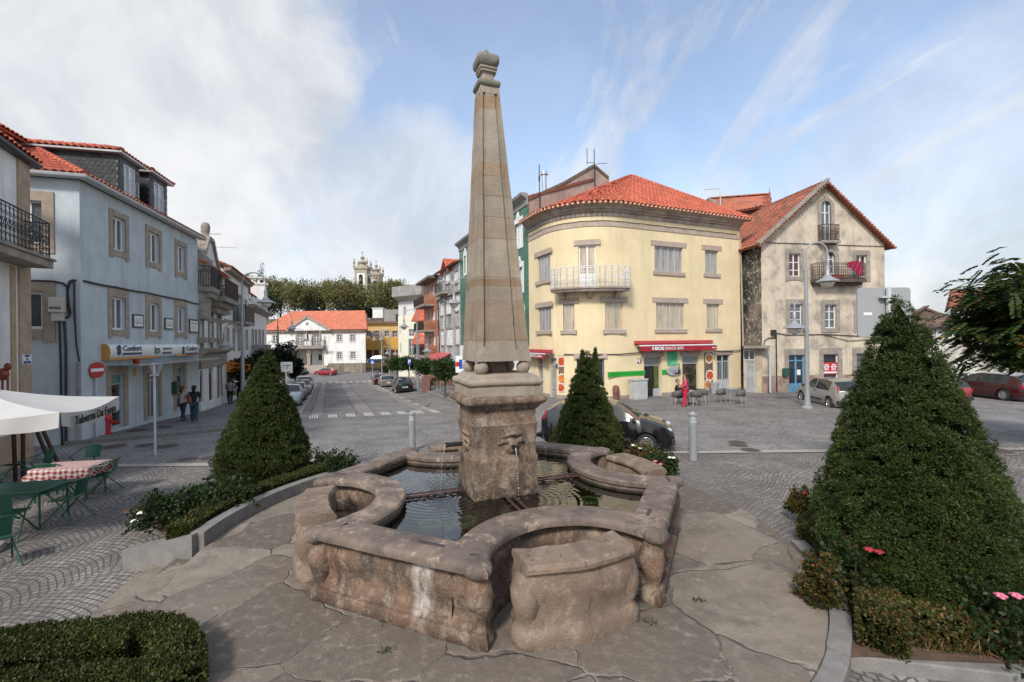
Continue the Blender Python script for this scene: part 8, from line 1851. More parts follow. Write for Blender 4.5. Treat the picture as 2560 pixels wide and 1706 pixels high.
def pinnate():
 c=Vector((15.9,13.2,0));B=thing('ash_leaved_tree','dark green tree with feathery leaves turning yellow at the right edge','tree',c);rr=random.Random(4);V=[];
 tips=[]
 mb=MB();mb.tube([(0,0,-.2),(.1,0,1.4),(0,.1,2.6)],[.17,.14,.12],9)
 for i in range(110):
  a=rr.uniform(0,6.28);el=rr.uniform(-.25,1.2);L=rr.uniform(1.5,2.6);q=Vector((math.cos(a)*math.cos(el)*L*1.12,math.sin(a)*math.cos(el)*L,3.3+math.sin(el)*L*1.2));m_=Vector((q.x*.45,q.y*.45,2.6+(q.z-2.6)*.6))
  if i<40:mb.tube([(0,0,2.3),m_,q],[.06,.03,.012],5)
  for j in range(21):
   f=rr.uniform(.45,1.02);tips.append((m_.lerp(q,(f-.45)/.55)+Vector((rr.uniform(-.25,.25),rr.uniform(-.25,.25),rr.uniform(-.22,.25))),Vector((q.x,q.y,0)).normalized()))
 mb.build('trunk',M_BARK,B);Cc=[];D=[];S=[];Sz=[]
 for p,o in tips:
  d=(o+Vector((rr.gauss(0,.5),rr.gauss(0,.5),rr.gauss(-.1,.25)))).normalized();L=rr.uniform(.38,.6);sd=d.cross(Zv).normalized()
  for j in range(9):
   f=.15+.85*j/8;b=p+d*L*f-Zv*(.16*f*f)
   for sg in(-1,1):Cc.append(b);D.append((sd*sg+d*.55-Zv*rr.uniform(.05,.45)).normalized());S.append((d-sd*sg*.3+Zv*rr.gauss(0,.25)).normalized());Sz.append(.19*(1-.35*abs(f-.5)))
 V,Fc=quads_of(np.array(Cc),np.array(D),np.array(S),np.array(Sz),.30);np_mesh('crown',V,Fc,L_PINN,B)
pinnate()
M_LAMP=mat('lamp_grey',(.30,.31,.32),.4,.05,3,metal=.2)
M_OPAL=mat('opal_glass',(.62,.60,.52),.25,.04,3,spec=.6)
def lampset(mb,gl,post,arm_dir,ztop,zlamp,reach,r):
 t=Vector((math.cos(arm_dir),math.sin(arm_dir),0));rad=reach/2;c=post+t*rad+Zv*(ztop-rad)
 pts=[c+t*(-rad*math.cos(a))+Zv*(rad*math.sin(a))for a in np.linspace(0,math.pi,14)]+[Vector((0,0,zlamp+.75))+post+t*reach]
 mb.tube([post+Zv*(ztop-rad-.8)]+pts,r,8);e=post+t*reach
 mb.lathe([(r*1.0,zlamp+.8),(r*2.2,zlamp+.75),(r*2.2,zlamp+.36),(.14,zlamp+.30),(.2,zlamp+.2),(.46,zlamp+.06),(.50,zlamp+.0),(.44,zlamp-.01)],18,e);gl.lathe([(.28,zlamp+.0),(.29,zlamp-.08),(.22,zlamp-.22),(.08,zlamp-.29),(.01,zlamp-.30)],16,e)
def lamp(lab,base,ang,H=8.2,zl=6.4,reach=1.35,low=True,lang=None,lr=.85):
 B=thing('street_lamp',lab,'street lamp',base,group='gooseneck street lamps');mb=MB();gl=MB();ZO=Vector((0,0,0))
 mb.lathe([(.26,0),(.26,.04),(.17,.12),(.12,.5),(.105,1.2),(.075,H-reach/2-.8)],12);lampset(mb,gl,ZO,ang,H,zl,reach,.045)
 mb.build('pole',M_LAMP,B,smooth='auto');gl.build('globe',M_OPAL,B,smooth=True)
 if low:
  la=ang+math.pi if lang is None else lang;t=Vector((math.cos(la),math.sin(la),0));mb=MB();gl=MB();p=t*.16;mb.tube([p+Zv*3.6,p+Zv*4.6],.04,8);mb.bar(Zv*3.7,p+Zv*3.7,.05);mb.bar(Zv*4.5,p+Zv*4.5,.05)
  lampset(mb,gl,p,la,5.15,3.85,lr,.035);a=mb.build('low_arm',M_LAMP,B,smooth='auto');gl.build('globe',M_OPAL,a,smooth=True)
 return B
p=GZ('R6',682,1472,.12);lamp('tall grey double street lamp in front of the weathered gable house',p,-.15,reach=.95,zl=(AT(*zz('R6',778,700),p.y).z-p.z),H=AT(*zz('R6',720,460),p.y).z-p.z,lang=math.pi+.25,lr=.55)
def lamp_at(lab,px,d,ang,low=True):q=AT(px,850,d);q.z=terrain(q.x,q.y)+.1;return lamp(lab,q,ang,low=low)
lamp_at('tall grey street lamp on the left pavement behind the left conifer',606,27,.1);lamp_at('grey street lamp before the left part of the town hall',695,46,.1);lamp_at('slim far street lamp in front of the town hall balcony',740,75,.1)
lamp_at('grey street lamp behind the black parked car, right pavement',1043,47,math.pi);lamp_at('grey street lamp partly hidden behind the obelisk',1186,31,math.pi+.2,False);lamp_at('far slim lamp left of the ochre building',954,84,math.pi,True);lamp_at('far slim lamp before the ochre building windows',973,78,math.pi,True)
for k,x,y,lab in(('R5',1758,1322,'grey cylindrical bollard light right of the black car'),('R7',779,178,'grey cylindrical bollard light behind the left rim of the fountain'),):
 c=GZ(k,x,y);B=thing('bollard',lab,'bollard',c,group='grey bollard lights');H=1.3 if k=='R5' else 1.25;mb=MB();mb.lathe([(.11,0),(.11,H*.79),(.075,H*.795)],18);[mb.sphere((.112*math.cos(a),.112*math.sin(a),H*.72),.022,8)for a in(-2.9,-.3,1.3)];mb.build('body',M_LAMP,B,smooth='auto');mb=MB();mb.lathe([(.095,H*.79),(.095,H*.945)],18);mb.build('lens',mat('clear_lens',(.45,.47,.48),.12,.1,8,spec=.8),B,smooth='auto');mb=MB();mb.lathe([(.12,H*.94),(.12,H*.965),(.08,H*.985),(.05,H*.99),(.04,H*1.01),(.001,H*1.02)],18);[mb.lathe([(.1,H*z),(.105,H*z+.006),(.1,H*z+.012)],18,cap=False)for z in(.83,.87,.91)];mb.build('cap',M_LAMP,B,smooth='auto')
M_SIGNB=mat('sign_back',(.31,.32,.33),.75,.06,2,blotch=(.26,.27,.28),bl_scale=2)
def sign(name,lab,base,h,draw,cat='road sign',r=.035,grp=None,ang=0):
 B=thing(name,lab,cat,base,ang,grp);mb=MB();mb.tube([(0,0,-.1),(0,0,h)],r,8);mb.build('pole',M_GUT,B);draw(B);return B
def disc(B,name,m,z,r,y0,y1,n=28):mb=MB();mb.prism([(r*math.cos(a),z+r*math.sin(a))for a in np.linspace(0,2*math.pi,n,endpoint=False)],Vector((0,0,0)),X,Y*-1,Zv,y0,y1);return mb.build(name,m,B)
def rect(B,name,m,x0,x1,z0,z1,y0,y1,bev=0):mb=MB();mb.fbox(Vector((0,0,0)),X,Y*-1,Zv,x0,x1,y0,y1,z0,z1);return mb.build(name,m,B,bev=bev)
m_sred=MATS['signal_red'];m_sblue=mat('sign_blue',(.02,.08,.36),.4,.04)
c=GZ('R2',754,1320,.1);zc=AT(*zz('R2',763,768),c.y).z-c.z;rr_=64/3.267/F*c.y
def d1(B):disc(B,'face',m_sred,zc,rr_,.045,.07);rect(B,'white_bar',M_FRAME,-rr_*.82,rr_*.82,zc-rr_*.2,zc+rr_*.2,.07,.075)
sign('no_entry_sign','round red no entry sign on a grey pole before the blue house',c+Vector((.25,-.1,0)),zc+.1,d1,ang=R(84))
c=GZ('R2',1268,1468);zc=AT(*zz('R2',1270,765),c.y).z-c.z;w_=66/3.267/F*c.y
def d2(B):mb=MB();mb.prism([(-w_,zc+w_*.8),(w_,zc+w_*.8),(.06,zc-w_*.95),(-.06,zc-w_*.95)],Vector((0,0,0)),X,Y,Zv,.05,.075);mb.build('back',M_SIGNB,B);rect(B,'clamp',M_GUT,-.1,.1,zc+.15,zc+.2,-.05,.05);rect(B,'clamp',M_GUT,-.1,.1,zc-.2,zc-.15,-.05,.05)
sign('give_way_sign','triangular give way sign seen from its grey back, left of the fountain',c,zc+w_*.8,d2)
def sqback(lab,px0,px1,py0,py1,d,pxp,r=.03,bits=True):
 a=AT(px0,py0,d);b=AT(px1,py1,d);c=AT(pxp,py1,d);zb=terrain(c.x,c.y);
 def dr(B):
  mb=MB();x0,x1,z0,z1=a.x-c.x,b.x-c.x,b.z-zb,a.z-zb;q=min(x1-x0,z1-z0)*.07;ar=[(cx+q*math.cos(t),cz+q*math.sin(t))for cx,cz,t0 in((x1-q,z1-q,0),(x0+q,z1-q,1),(x0+q,z0+q,2),(x1-q,z0+q,3))for t in np.linspace(t0*math.pi/2,(t0+1)*math.pi/2,5)]
  mb.prism(ar,Vector((0,0,0)),X,Y,Zv,r+.02,r+.045);mb.build('back',M_SIGNB,B)
  for f in(.2,.8):rect(B,'clamp',M_GUT,-.18,.18,z0+(z1-z0)*f-.02,z0+(z1-z0)*f+.02,-r-.02,r)
  if bits:mb=MB();mb.fbox(Vector((x0+(x1-x0)*.19,r+.018,z0+(z1-z0)*.47)),X,Y,Zv,-.09,.09,-.003,.001,-.03,.03);mb.build('sticker',M_FRAME,B)
 return sign('traffic_sign_back',lab,(c.x,c.y,zb),a.z-zb-.02,dr,r=r,grp='square signs seen from the back')
sqback('large pale square sign seen from the back above the biggest conifer',*(zz('R6',1003,735)[0],zz('R6',1335,735)[0],zz('R6',0,733)[1],zz('R6',0,1033)[1]),9.6,zz('R6',1183,0)[0],.05)
sqback('small grey square sign seen from the back beside the parked cars',zz('S5',313,0)[0],zz('S5',470,0)[0],zz('S5',0,1283)[1],zz('S5',0,1428)[1],24,zz('S5',392,0)[0],bits=False)
def smallsign(name,lab,k,x,y,w,h,d,fn):
 q=AT(*zz(k,x,y),d);zb=terrain(q.x,q.y)+.1;s_=d/F/ZS[k][2];W,Hh=w*s_/2,h*s_/2;z=q.z-zb
 sign(name,lab,(q.x,q.y,zb),z+Hh,lambda B:fn(B,W,Hh,z))
def cross_(B,W,H,z):rect(B,'face',m_sblue,-W,W,z-H,z+H,.04,.06);mb=MB();mb.prism([(-W*.7,z-H*.6),(W*.7,z-H*.6),(0,z+H*.75)],Vector((0,0,0)),X,Y*-1,Zv,.06,.064);o=mb.build('white_triangle',M_FRAME,B);mb=MB();q=Vector((0,0,0));mb.fbox(q,X,Y*-1,Zv,-W*.06,W*.06,.064,.068,z-H*.2,z+H*.2);mb.bar((0,-.066,z-H*.15),(-W*.25,-.066,z-H*.5),W*.1,.004);mb.bar((0,-.066,z-H*.15),(W*.25,-.066,z-H*.5),W*.1,.004);mb.build('walking_figure',M_CABLE,B)
smallsign('crossing_sign','blue square pedestrian crossing sign at the far crossing','R3',1508,1083,38,36,62,cross_)
def park_(B,W,H,z):rect(B,'face',m_sblue,-W,W,z-H,z+H,.04,.06);text_mesh('P',H*1.7,M_FRAME,B,(0,-.064,z),X,Zv,bold=.02)
smallsign('parking_sign','blue parking sign among the small street trees','R3',1799,1082,28,46,49,park_)
def nopark_(B,W,H,z):rect(B,'face',M_FRAME,-W,W,z-H,z+H,.04,.055);disc(B,'red_disc',m_sred,z,H*.3,.055,.06).location.x=-W*.45;rect(B,'blue_panel',m_sblue,W*.02,W*.95,z-H*.55,z+H*.55,.055,.06)
smallsign('parking_board','white board with red and blue marks left of the obelisk foot','S3',242,1250,62,150,24,nopark_)
def white_(B,W,H,z):rect(B,'face',M_FRAME,-W,W,z-H,z+H,.04,.06);rect(B,'print',M_CABLE,-W*.6,W*.6,z-H*.1,z+H*.1,.06,.063)
smallsign('small_white_sign','small white square sign left of the parking sign','R3',1642,1085,26,22,60,white_)
def finger_(B,W,H,z):
 for i in range(6):rect(B,'finger_board',M_FRAME,-W*(1.6 if i%2 else 1.0),W*(1.0 if i%2 else 1.6),z+H-(i+.85)*H/3.2,z+H-(i+.2)*H/3.2,.05,.07);
smallsign('finger_post','post of small white direction boards before the town hall','R3',1420,1015,30,80,86,finger_)
c=GZ('R2',878,1292,.12);B=thing('fire_hydrant','red fire hydrant beside the first shop door of the blue house','hydrant',c,.4);sc=(AT(*zz('R2',878,1120),c.y).z-c.z)/.95;mb=MB();mb.lathe([(.17*sc,0),(.17*sc,.05),(.12*sc,.07),(.115*sc,.62*sc),(.165*sc,.64*sc),(.165*sc,.74*sc),(.13*sc,.84*sc),(.07*sc,.9*sc),(.05*sc,.95*sc),(.01,.96*sc)],16);mb.build('body',m_sred,B,smooth='auto');mb=MB();mb.tube([(.05,0,.55*sc),(.27,0,.52*sc)],.075*sc,10);mb.tube([(.27,0,.52*sc),(.3,0,.515*sc)],.095*sc,8);mb.build('outlet',m_sred,B,smooth='auto')
a=opz(YEL,'R5',1147,655,1300,838);o,t,n=YEL.frame((a[0]+a[1])/2);h=1.25;c=o+n*.45;c.z=terrain(c.x,c.y)+.12;B=thing('cabinet','pale grey concrete utility cabinet in front of the yellow wall','cabinet',c,math.atan2(t.y,t.x));w=.44;mb=MB();mb.box((0,0,h/2-.1),(2*w,.5,h-.2));mb.box((0,0,h-.14),(2*w+.1,.58,.09));mb.build('body',mat('pale_cabinet',(.45,.46,.45),.7,.08,3,blotch=(.33,.34,.33),bl_scale=2),B,bev=.012);mb=MB();mb.box((.08,-.26,h*.45),(1.6*w,.02,h*.75));mb.build('door',MATS['pale_cabinet'],B);mb=MB();mb.box((.08,-.275,h*.86),(1.5*w,.02,.03));mb.build('handle',M_CABLE,B)
def prop_on_wall(path,k,x,y,out):s,z=path.z(k,x,y);o,t,n=path.frame(s);q=o+n*out;q.z=terrain(q.x,q.y)+.125;return q,math.atan2(t.y,t.x)
q,ra=prop_on_wall(YEL,'R5',1890,790,.5);mb=MB();mb.lathe([(.20,0),(.27,.62),(.29,.62),(.29,.68),(.24,.68),(.23,.5)],14);o=mb.build('waste_bin',M_SIGNB,None,smooth='auto');o.location=q;tag(o,'pale plastic waste bin between the cafe tables','bin')
q,ra=prop_on_wall(YEL,'R5',375,740,.4);mb=MB();mb.box((0,0,.35),(.7,.35,.7));o=mb.build('planter_box',M_FRAME,None,bev=.02);o.location=q;o.rotation_euler.z=ra;tag(o,'small white box at the left corner of the yellow house','box')
q,ra=prop_on_wall(YEL,'R5',1062,810,.12);mb=MB();mb.lathe([(.16,0),(.16,.3),(.19,.33),(.2,.6),(.16,.75),(.02,.82)],12);o=mb.build('water_hydrant',mat('rusty_red',(.17,.07,.05),.7,.2),None,smooth='auto');o.location=q;tag(o,'rusty red wall hydrant beside the utility cabinet','hydrant')
M_GRN=mat('green_chair_paint',(.010,.085,.050),.35,.1,3);M_RATT=mat('grey_rattan',(.10,.095,.09),.7,.3,30,bump=.4,bscale=90);M_ALUC=mat('bright_aluminium',(.6,.61,.62),.3,.05,2,metal=.8)
def green_chair(lab):
 B=thing('green_chair',lab,'chair',group='green metal chairs of the tavern');mb=MB();mb.prism([(-.2,0),(.2,0),(.22,.38),(-.22,.38)],Vector((0,-.2,.44)),X,Zv,Y,0,.025);mb.build('seat',M_GRN,B,bev=.01)
 mb=MB();vs=[(.24*math.sin(a),-.2-.05*math.cos(a)+(0 if z<.6 else-.07),z)for z in(.52,.82)for a in np.linspace(-.8,.8,8)];mb.add(vs,[(i,i+1,i+9,i+8)for i in range(7)]);o=mb.build('backrest',M_GRN,B);o.modifiers.new('thick','SOLIDIFY').thickness=.012
 mb=MB();mb.tube([(.26,.2,.66),(.28,.05,.68),(.27,-.18,.72),(.17,-.3,.82),(0,-.34,.835),(-.17,-.3,.82),(-.27,-.18,.72),(-.28,.05,.68),(-.26,.2,.66)],.014,7);mb.build('arm_rail',M_GRN,B)
 for sx in(-1,1):mb=MB();mb.tube([(sx*.26,.2,.66),(sx*.2,.05,.45),(sx*.27,-.33,.0)],.015,7);mb.build('leg',M_GRN,B);mb=MB();mb.tube([(sx*.19,-.12,.45),(sx*.26,.27,.0)],.015,7);mb.build('leg',M_GRN,B)
 return B
g0=green_chair('green metal chair at the right end of the checked table');spots=[(('S1',610,440),2.0),(('S1',520,225+130),3.4,'green metal chair behind the checked table'),(('S1',400,600),1.75,'green metal chair right of the bare green table'),(('S1',330,460),.3,'green metal chair between the checked and the bare table'),(('S1',210,400),2.8,'green metal chair before the easel'),(('S1',60,700),.35,'green metal chair at the left edge, front of the bare table'),(('S1',-30,470),-1.2,'green metal chair at the far left edge behind the bare table'),(('S1',-45,880),1.0,'green metal chair leg poking in at the left edge')]
for i,s in enumerate(spots):
 p=GZ(*s[0]);c=g0 if i==0 else copy_tree(g0,label=s[2]);c.location=p;c.rotation_euler=(0,0,s[1])
def table(name,lab,p,rz,w,d,m,h=.74):
 B=thing(name,lab,'table',p,rz);mb=MB();mb.box((0,0,h-.02),(w,d,.03));mb.build('tabletop',m,B,bev=.012);mb=MB();mb.box((0,0,h-.07),(w-.08,d-.08,.05));mb.build('apron',m,B)
 for sx in(-1,1):
  for sy in(-1,1):mb=MB();mb.tube([(sx*(w/2-.07),sy*(d/2-.07),h-.05),(sx*(w/2-.05),sy*(d/2-.05),0)],.018,7);mb.build('leg',m,B)
 return B
p1=PL(*zz('S1',130,400),.74);p1.z=0;table('green_table','bare green metal table under the parasol at the left edge',p1,.12,1.25,.75,M_GRN)
p2=PL(*zz('S1',425,265),.76);p2.z=terrain(p2.x,p2.y);table('green_table','green metal table hidden under the red checked cloth',p2,.18,1.1,.72,M_GRN)
def checks():
 m=bpy.data.materials.new('gingham');m.use_nodes=True;nt=m.node_tree;L=nt.links;bs=nt.nodes['Principled BSDF'];tc=_n(nt,'ShaderNodeTexCoord');s=_n(nt,'ShaderNodeSeparateXYZ');L.new(tc.outputs['Object'],s.inputs[0]);fs=[]
 zm=_n(nt,'ShaderNodeMath',operation='ADD');L.new(s.outputs[1],zm.inputs[0]);L.new(s.outputs[2],zm.inputs[1]);xm=_n(nt,'ShaderNodeMath',operation='ADD');L.new(s.outputs[0],xm.inputs[0]);xm.inputs[1].default_value=0
 for o in(xm.outputs[0],zm.outputs[0]):q=_n(nt,'ShaderNodeMath',operation='PINGPONG');L.new(o,q.inputs[0]);q.inputs[1].default_value=.055;g=_n(nt,'ShaderNodeMath',operation='GREATER_THAN');L.new(q.outputs[0],g.inputs[0]);g.inputs[1].default_value=.0275;fs.append(g.outputs[0])
 a=_n(nt,'ShaderNodeMath',operation='ADD');L.new(fs[0],a.inputs[0]);L.new(fs[1],a.inputs[1]);d=_n(nt,'ShaderNodeMath',operation='MULTIPLY');L.new(a.outputs[0],d.inputs[0]);d.inputs[1].default_value=.5;x=_n(nt,'ShaderNodeMix',data_type='RGBA');L.new(d.outputs[0],x.inputs[0]);x.inputs[6].default_value=(.62,.56,.52,1);x.inputs[7].default_value=(.27,.022,.022,1);L.new(x.outputs[2],bs.inputs['Base Color']);bs.inputs['Roughness'].default_value=.9;return m
n_=26;vs=[]
for i in range(n_+1):
 for j in range(n_+1):
  x=(i/n_-.5)*1.6;y=(j/n_-.5)*1.2;ox=max(0,abs(x)-.55);oy=max(0,abs(y)-.36);dr=max(ox,oy);wv=.035*math.sin(x*22+y*17)*min(1,dr*8);X_=max(-.56,min(.56,x));Y_=max(-.37,min(.37,y));vs.append((X_+(math.copysign(.02+wv+.18*ox*(oy>0),x)if ox else 0),Y_+(math.copysign(.02+wv+.18*oy*(ox>0),y)if oy else 0),.752-dr*.95))
mb=MB();mb.add(vs,[(i*(n_+1)+j,(i+1)*(n_+1)+j,(i+1)*(n_+1)+j+1,i*(n_+1)+j+1)for i in range(n_)for j in range(n_)]);o=mb.build('tablecloth',checks(),None,smooth=True);o.location=p2;o.rotation_euler=(0,0,.18);tag(o,'red and white checked cloth hanging over a tavern table','tablecloth')
c=GZ('S1',190,365);B=thing('easel','dark red wooden easel with a black barrel lid board beside the white house','easel',c);m_ez=mat('dark_red_wood',(.045,.014,.010),.5,.25,6)
for a,b_ in(((-.42,0,0),(-.38,-.1,2.0)),((-.12,-.1,0),(-.1,-.1,2.0)),((.5,.35,0),(.05,-.05,2.0)),((.1,.5,0),(-.05,-.08,2.0))):mb=MB();mb.bar(a,b_,.06);mb.build('leg',m_ez,B)
mb=MB();mb.bar((-.55,-.12,.45),(-.05,-.12,.47),.05);mb.bar((-.5,-.12,1.5),(.25,-.12,1.52),.07);mb.build('crossbar',m_ez,B);mb=MB();mb.tube([(-.1,-.1,1.72),(-.1,-.25,1.76)],.42,20);mb.build('board',M_CABLE,B)
S_=thing('parasol','large off-white square parasol of the tavern at the left edge','parasol');m_can=mat('parasol_canvas',(.50,.485,.46),.85,.03,2,bump=.05,bscale=200)
cA=AT(*zz('T2',895,270),9.4);cB=AT(*zz('T2',450,405),7.2);ed=cB-cA;ed.z=0;sd_=Vector((ed.y,-ed.x,0)).normalized();sd_=sd_ if sd_.x<0 else-sd_;sl=ed.length;ze=(cA.z+cB.z)/2;A_=Vector((cA.x,cA.y,ze));B_=Vector((cB.x,cB.y,ze));C2=B_+sd_*sl*1.35;D2=A_+sd_*sl*1.35;ap=(A_+C2)/2;ap.z=ze+sl*.17;base=Vector((ap.x,ap.y,0))
cor_=[A_,B_,C2,D2];mb=MB()
for i in range(4):
 a,b_=cor_[i],cor_[(i+1)%4];g=[]
 for u in range(9):
  row=[]
  for v in range(9):q=a.lerp(b_,v/8);w=q.lerp(ap,u/8);w=w-Zv*(.10*math.sin(math.pi*v/8)*(1-u/8)+.07*math.sin(math.pi*u/8));row.append(w)
  g+=row
 mb.add(g,[(u*9+v,u*9+v+1,u*9+v+10,u*9+v+9)for u in range(8)for v in range(8)])
mb.build('canopy',m_can,S_,smooth=True);vh=.235
for i in range(4):
 a,b_=cor_[i],cor_[(i+1)%4];nn=(a+b_)/2-ap;nn.z=0;nn.normalize();mb=MB();vs=[]
 for v in range(25):
  q=a.lerp(b_,v/24)-Zv*.10*math.sin(math.pi*v/24)
  for k_ in range(4):vs.append(q+nn*(.012+.03*math.sin(v*.9+i*2)*k_/3)-Zv*(vh*k_/3+(.02*math.sin(v*.7)if k_==3 else 0)))
 mb.add(vs,[(v*4+k_,v*4+k_+1,v*4+k_+5,v*4+k_+4)for v in range(24)for k_ in range(3)]);mb.build('valance',m_can,S_,smooth=True)
tt=(A_-B_).normalized();nn=-sd_;um=Zv;mid_=B_.lerp(A_,.50)-Zv*.20+nn*.06
text_mesh('Taberna Da Fonte',.21,mat('black_print',(.012,.012,.014),.7,.02),S_,mid_,tt,um,maxw=sl*.72,bold=.004)
mb=MB();mb.tube([base,ap+Zv*.05],.035,10);mb.build('pole',m_ez,S_);mb=MB();[mb.bar(ap-Zv*.45,q-Zv*.2+(ap-q)*.06,.03)for q in cor_];mb.build('ribs',m_ez,S_);mb=MB();mb.lathe([(.2,-.1),(.17,.0),(.04,.05)],12,ap+Zv*.06);mb.build('top_cap',m_can,S_,smooth=True);mb=MB();mb.lathe([(.4,0),(.38,.1),(.08,.12)],16,base);mb.build('foot',m_conc,S_)
def rattan(lab,grp='grey woven chairs of the snack bar'):
 B=thing('cafe_chair',lab,'chair',group=grp);mb=MB();mb.box((0,0,.44),(.46,.44,.05));mb.build('seat',M_RATT,B,bev=.02);mb=MB();vs=[]
 for z in(.44,.6,.78):vs+=[(.29*math.sin(a)*(1+.1*(z-.44)),-.02-.26*math.cos(a)*(1+.2*(z-.44)),z-(.14*(abs(a)/1.7)**2 if z>.5 else 0))for a in np.linspace(-1.75,1.75,13)]
 mb.add(vs,[(r_*13+i,r_*13+i+1,r_*13+i+14,r_*13+i+13)for r_ in range(2)for i in range(12)]);o=mb.build('backrest',M_RATT,B,smooth=True);o.modifiers.new('thick','SOLIDIFY').thickness=.03
 for sx in(-1,1):
  for sy in(-1,1):mb=MB();mb.tube([(sx*.2,sy*.18,.44),(sx*.24,sy*.23,0)],.016,6);mb.build('leg',M_ALUC,B)
 return B
r0=rattan('grey woven chair under the seated man');rs_=[((480,745),.1,r0),((900,755),-.1,'grey woven chair right behind the woman in pink'),((1050,700),-.9,'grey woven chair left of the waste bin'),((1440,690),.45,'grey woven chair left at the empty table'),((1890,730),.5,'rightmost grey woven chair at the empty table')]
for(x,y),a,l in rs_:p=GZ('T6',x,y,.125);c=l if l is r0 else copy_tree(r0,label=l);c.location=p;c.rotation_euler=(0,0,a+.15)
for(x,y),lab in(((720,745),'grey cafe table behind the woman in pink'),((1680,690),'empty grey cafe table between two woven chairs')):p=GZ('T6',x,y,.125);table('cafe_table',lab,p,.35,.72,.72,M_SIGNB)
bc=None;m_brn=mat('brown_weave',(.16,.085,.045),.7,.3,20)
for i,(x,y)in enumerate(((1972,1300),(2010,1290),(2040,1305),(2105,1300),(2135,1290),(1985,1265),(2025,1262),(2085,1268),(2125,1262),(2145,1310))):
 p=GZ('R3',x,y,.13)
 if bc is None:
  bc=thing('terrace_chair','brown terrace chair of the far cafe under the street trees','chair',group='brown chairs of the far cafe')
  mb=MB();mb.box((0,0,.45),(.5,.48,.05));mb.build('seat',m_brn,bc);mb=MB();mb.box((0,-.24,.68),(.5,.04,.42));mb.build('backrest',m_brn,bc)
  for sx in(-1,1):mb=MB();mb.tube([(sx*.22,-.22,.86),(sx*.24,-.24,0)],.018,5);mb.tube([(sx*.22,.22,.66),(sx*.24,.24,0)],.018,5);mb.tube([(sx*.22,-.22,.66),(sx*.22,.22,.66)],.018,5);mb.build('leg_frame',M_ALUC,bc)
  c=bc
 else:c=copy_tree(bc)
 c.location=p;c.rotation_euler=(0,0,i*1.3)
p=GZ('R3',1932,1312,.13);B=thing('menu_board','dark red folding menu board at the kerb before the far cafe','menu board',p);
for s_ in(-1,1):mb=MB();mb.bar((0,s_*.3,0),(0,s_*.03,1.35),.75,.04,up=(0,1,0));mb.build('panel',mat('menu_brown',(.12,.04,.03),.6,.2),B)
p=GZ('S5',1140,1395,.12);B=thing('park_bench','low bench at the foot of the town hall wall','bench',p);mb=MB();mb.box((0,0,.45),(3.6,.5,.08));mb.build('seat',M_CABLE,B);[(lambda q:(q.box((sx,0,.2),(.3,.45,.4)),q.build('leg',M_FRAME,B)))(MB())for sx in(-1.5,1.5)];mb=MB();mb.box((0,.25,.8),(3.6,.06,.35));mb.build('backrest',M_CABLE,B)
p=GZ('S6',657,1420,.1);B=thing('pigeon','small grey pigeon standing at the end of the near crossing','bird',p,.3);mb=MB();prof=[(-.17,.10,.01),(-.1,.13,.03),(-.03,.16,.062),(.05,.18,.065),(.1,.22,.045),(.12,.28,.03),(.14,.31,.034),(.17,.31,.02),(.2,.305,.004)];mb.tube([(a,0,b_)for a,b_,c_ in prof],[c_ for a,b_,c_ in prof],8);[mb.tube([(.02,s_*.02,.13),(.03,s_*.025,0)],.007,4)for s_ in(-1,1)];mb.build('body',mat('pigeon_grey',(.12,.12,.14),.7,.2),B,smooth=True)
M_TYRE=mat('tyre_rubber',(.018,.018,.018),.8,.15,12);M_RIM=mat('wheel_rim',(.45,.46,.47),.3,.08,3,metal=.7);M_TRIM=mat('black_trim',(.022,.022,.024),.6,.1);M_CGL=mat('car_glass',(.025,.033,.033),.05,.2,2,spec=.6);M_TAIL=mat('tail_red',(.35,.01,.015),.15,.1,20,spec=.8);M_HEAD=mat('headlight',(.5,.52,.53),.08,.2,15,spec=.9)
def paint(n,c):return mat('paint_'+n,c,.28,.05,2,coat=.8,metal=.25)
def wheel_mesh(r):
 mb=MB();mb.lathe([(r*.66,-.10),(r*.93,-.10),(r,-.06),(r,.06),(r*.93,.10),(r*.66,.10),(r*.64,.02)],24,axis='y',cap=False);ty=mb
 rm=MB();rm.lathe([(r*.66,.09),(r*.62,.095),(r*.58,.07),(r*.56,.03),(.01,.02)],20,axis='y',cap=False)
 for i in range(9):a=i*2*math.pi/9;d=Vector((math.cos(a),0,math.sin(a)));rm.bar(d*r*.1+Y*.07,d*r*.6+Y*.075,r*.12,.03,up=(0,1,0))
 rm.lathe([(r*.16,.05),(r*.15,.09),(.005,.095)],12,axis='y',cap=False);return ty,rm
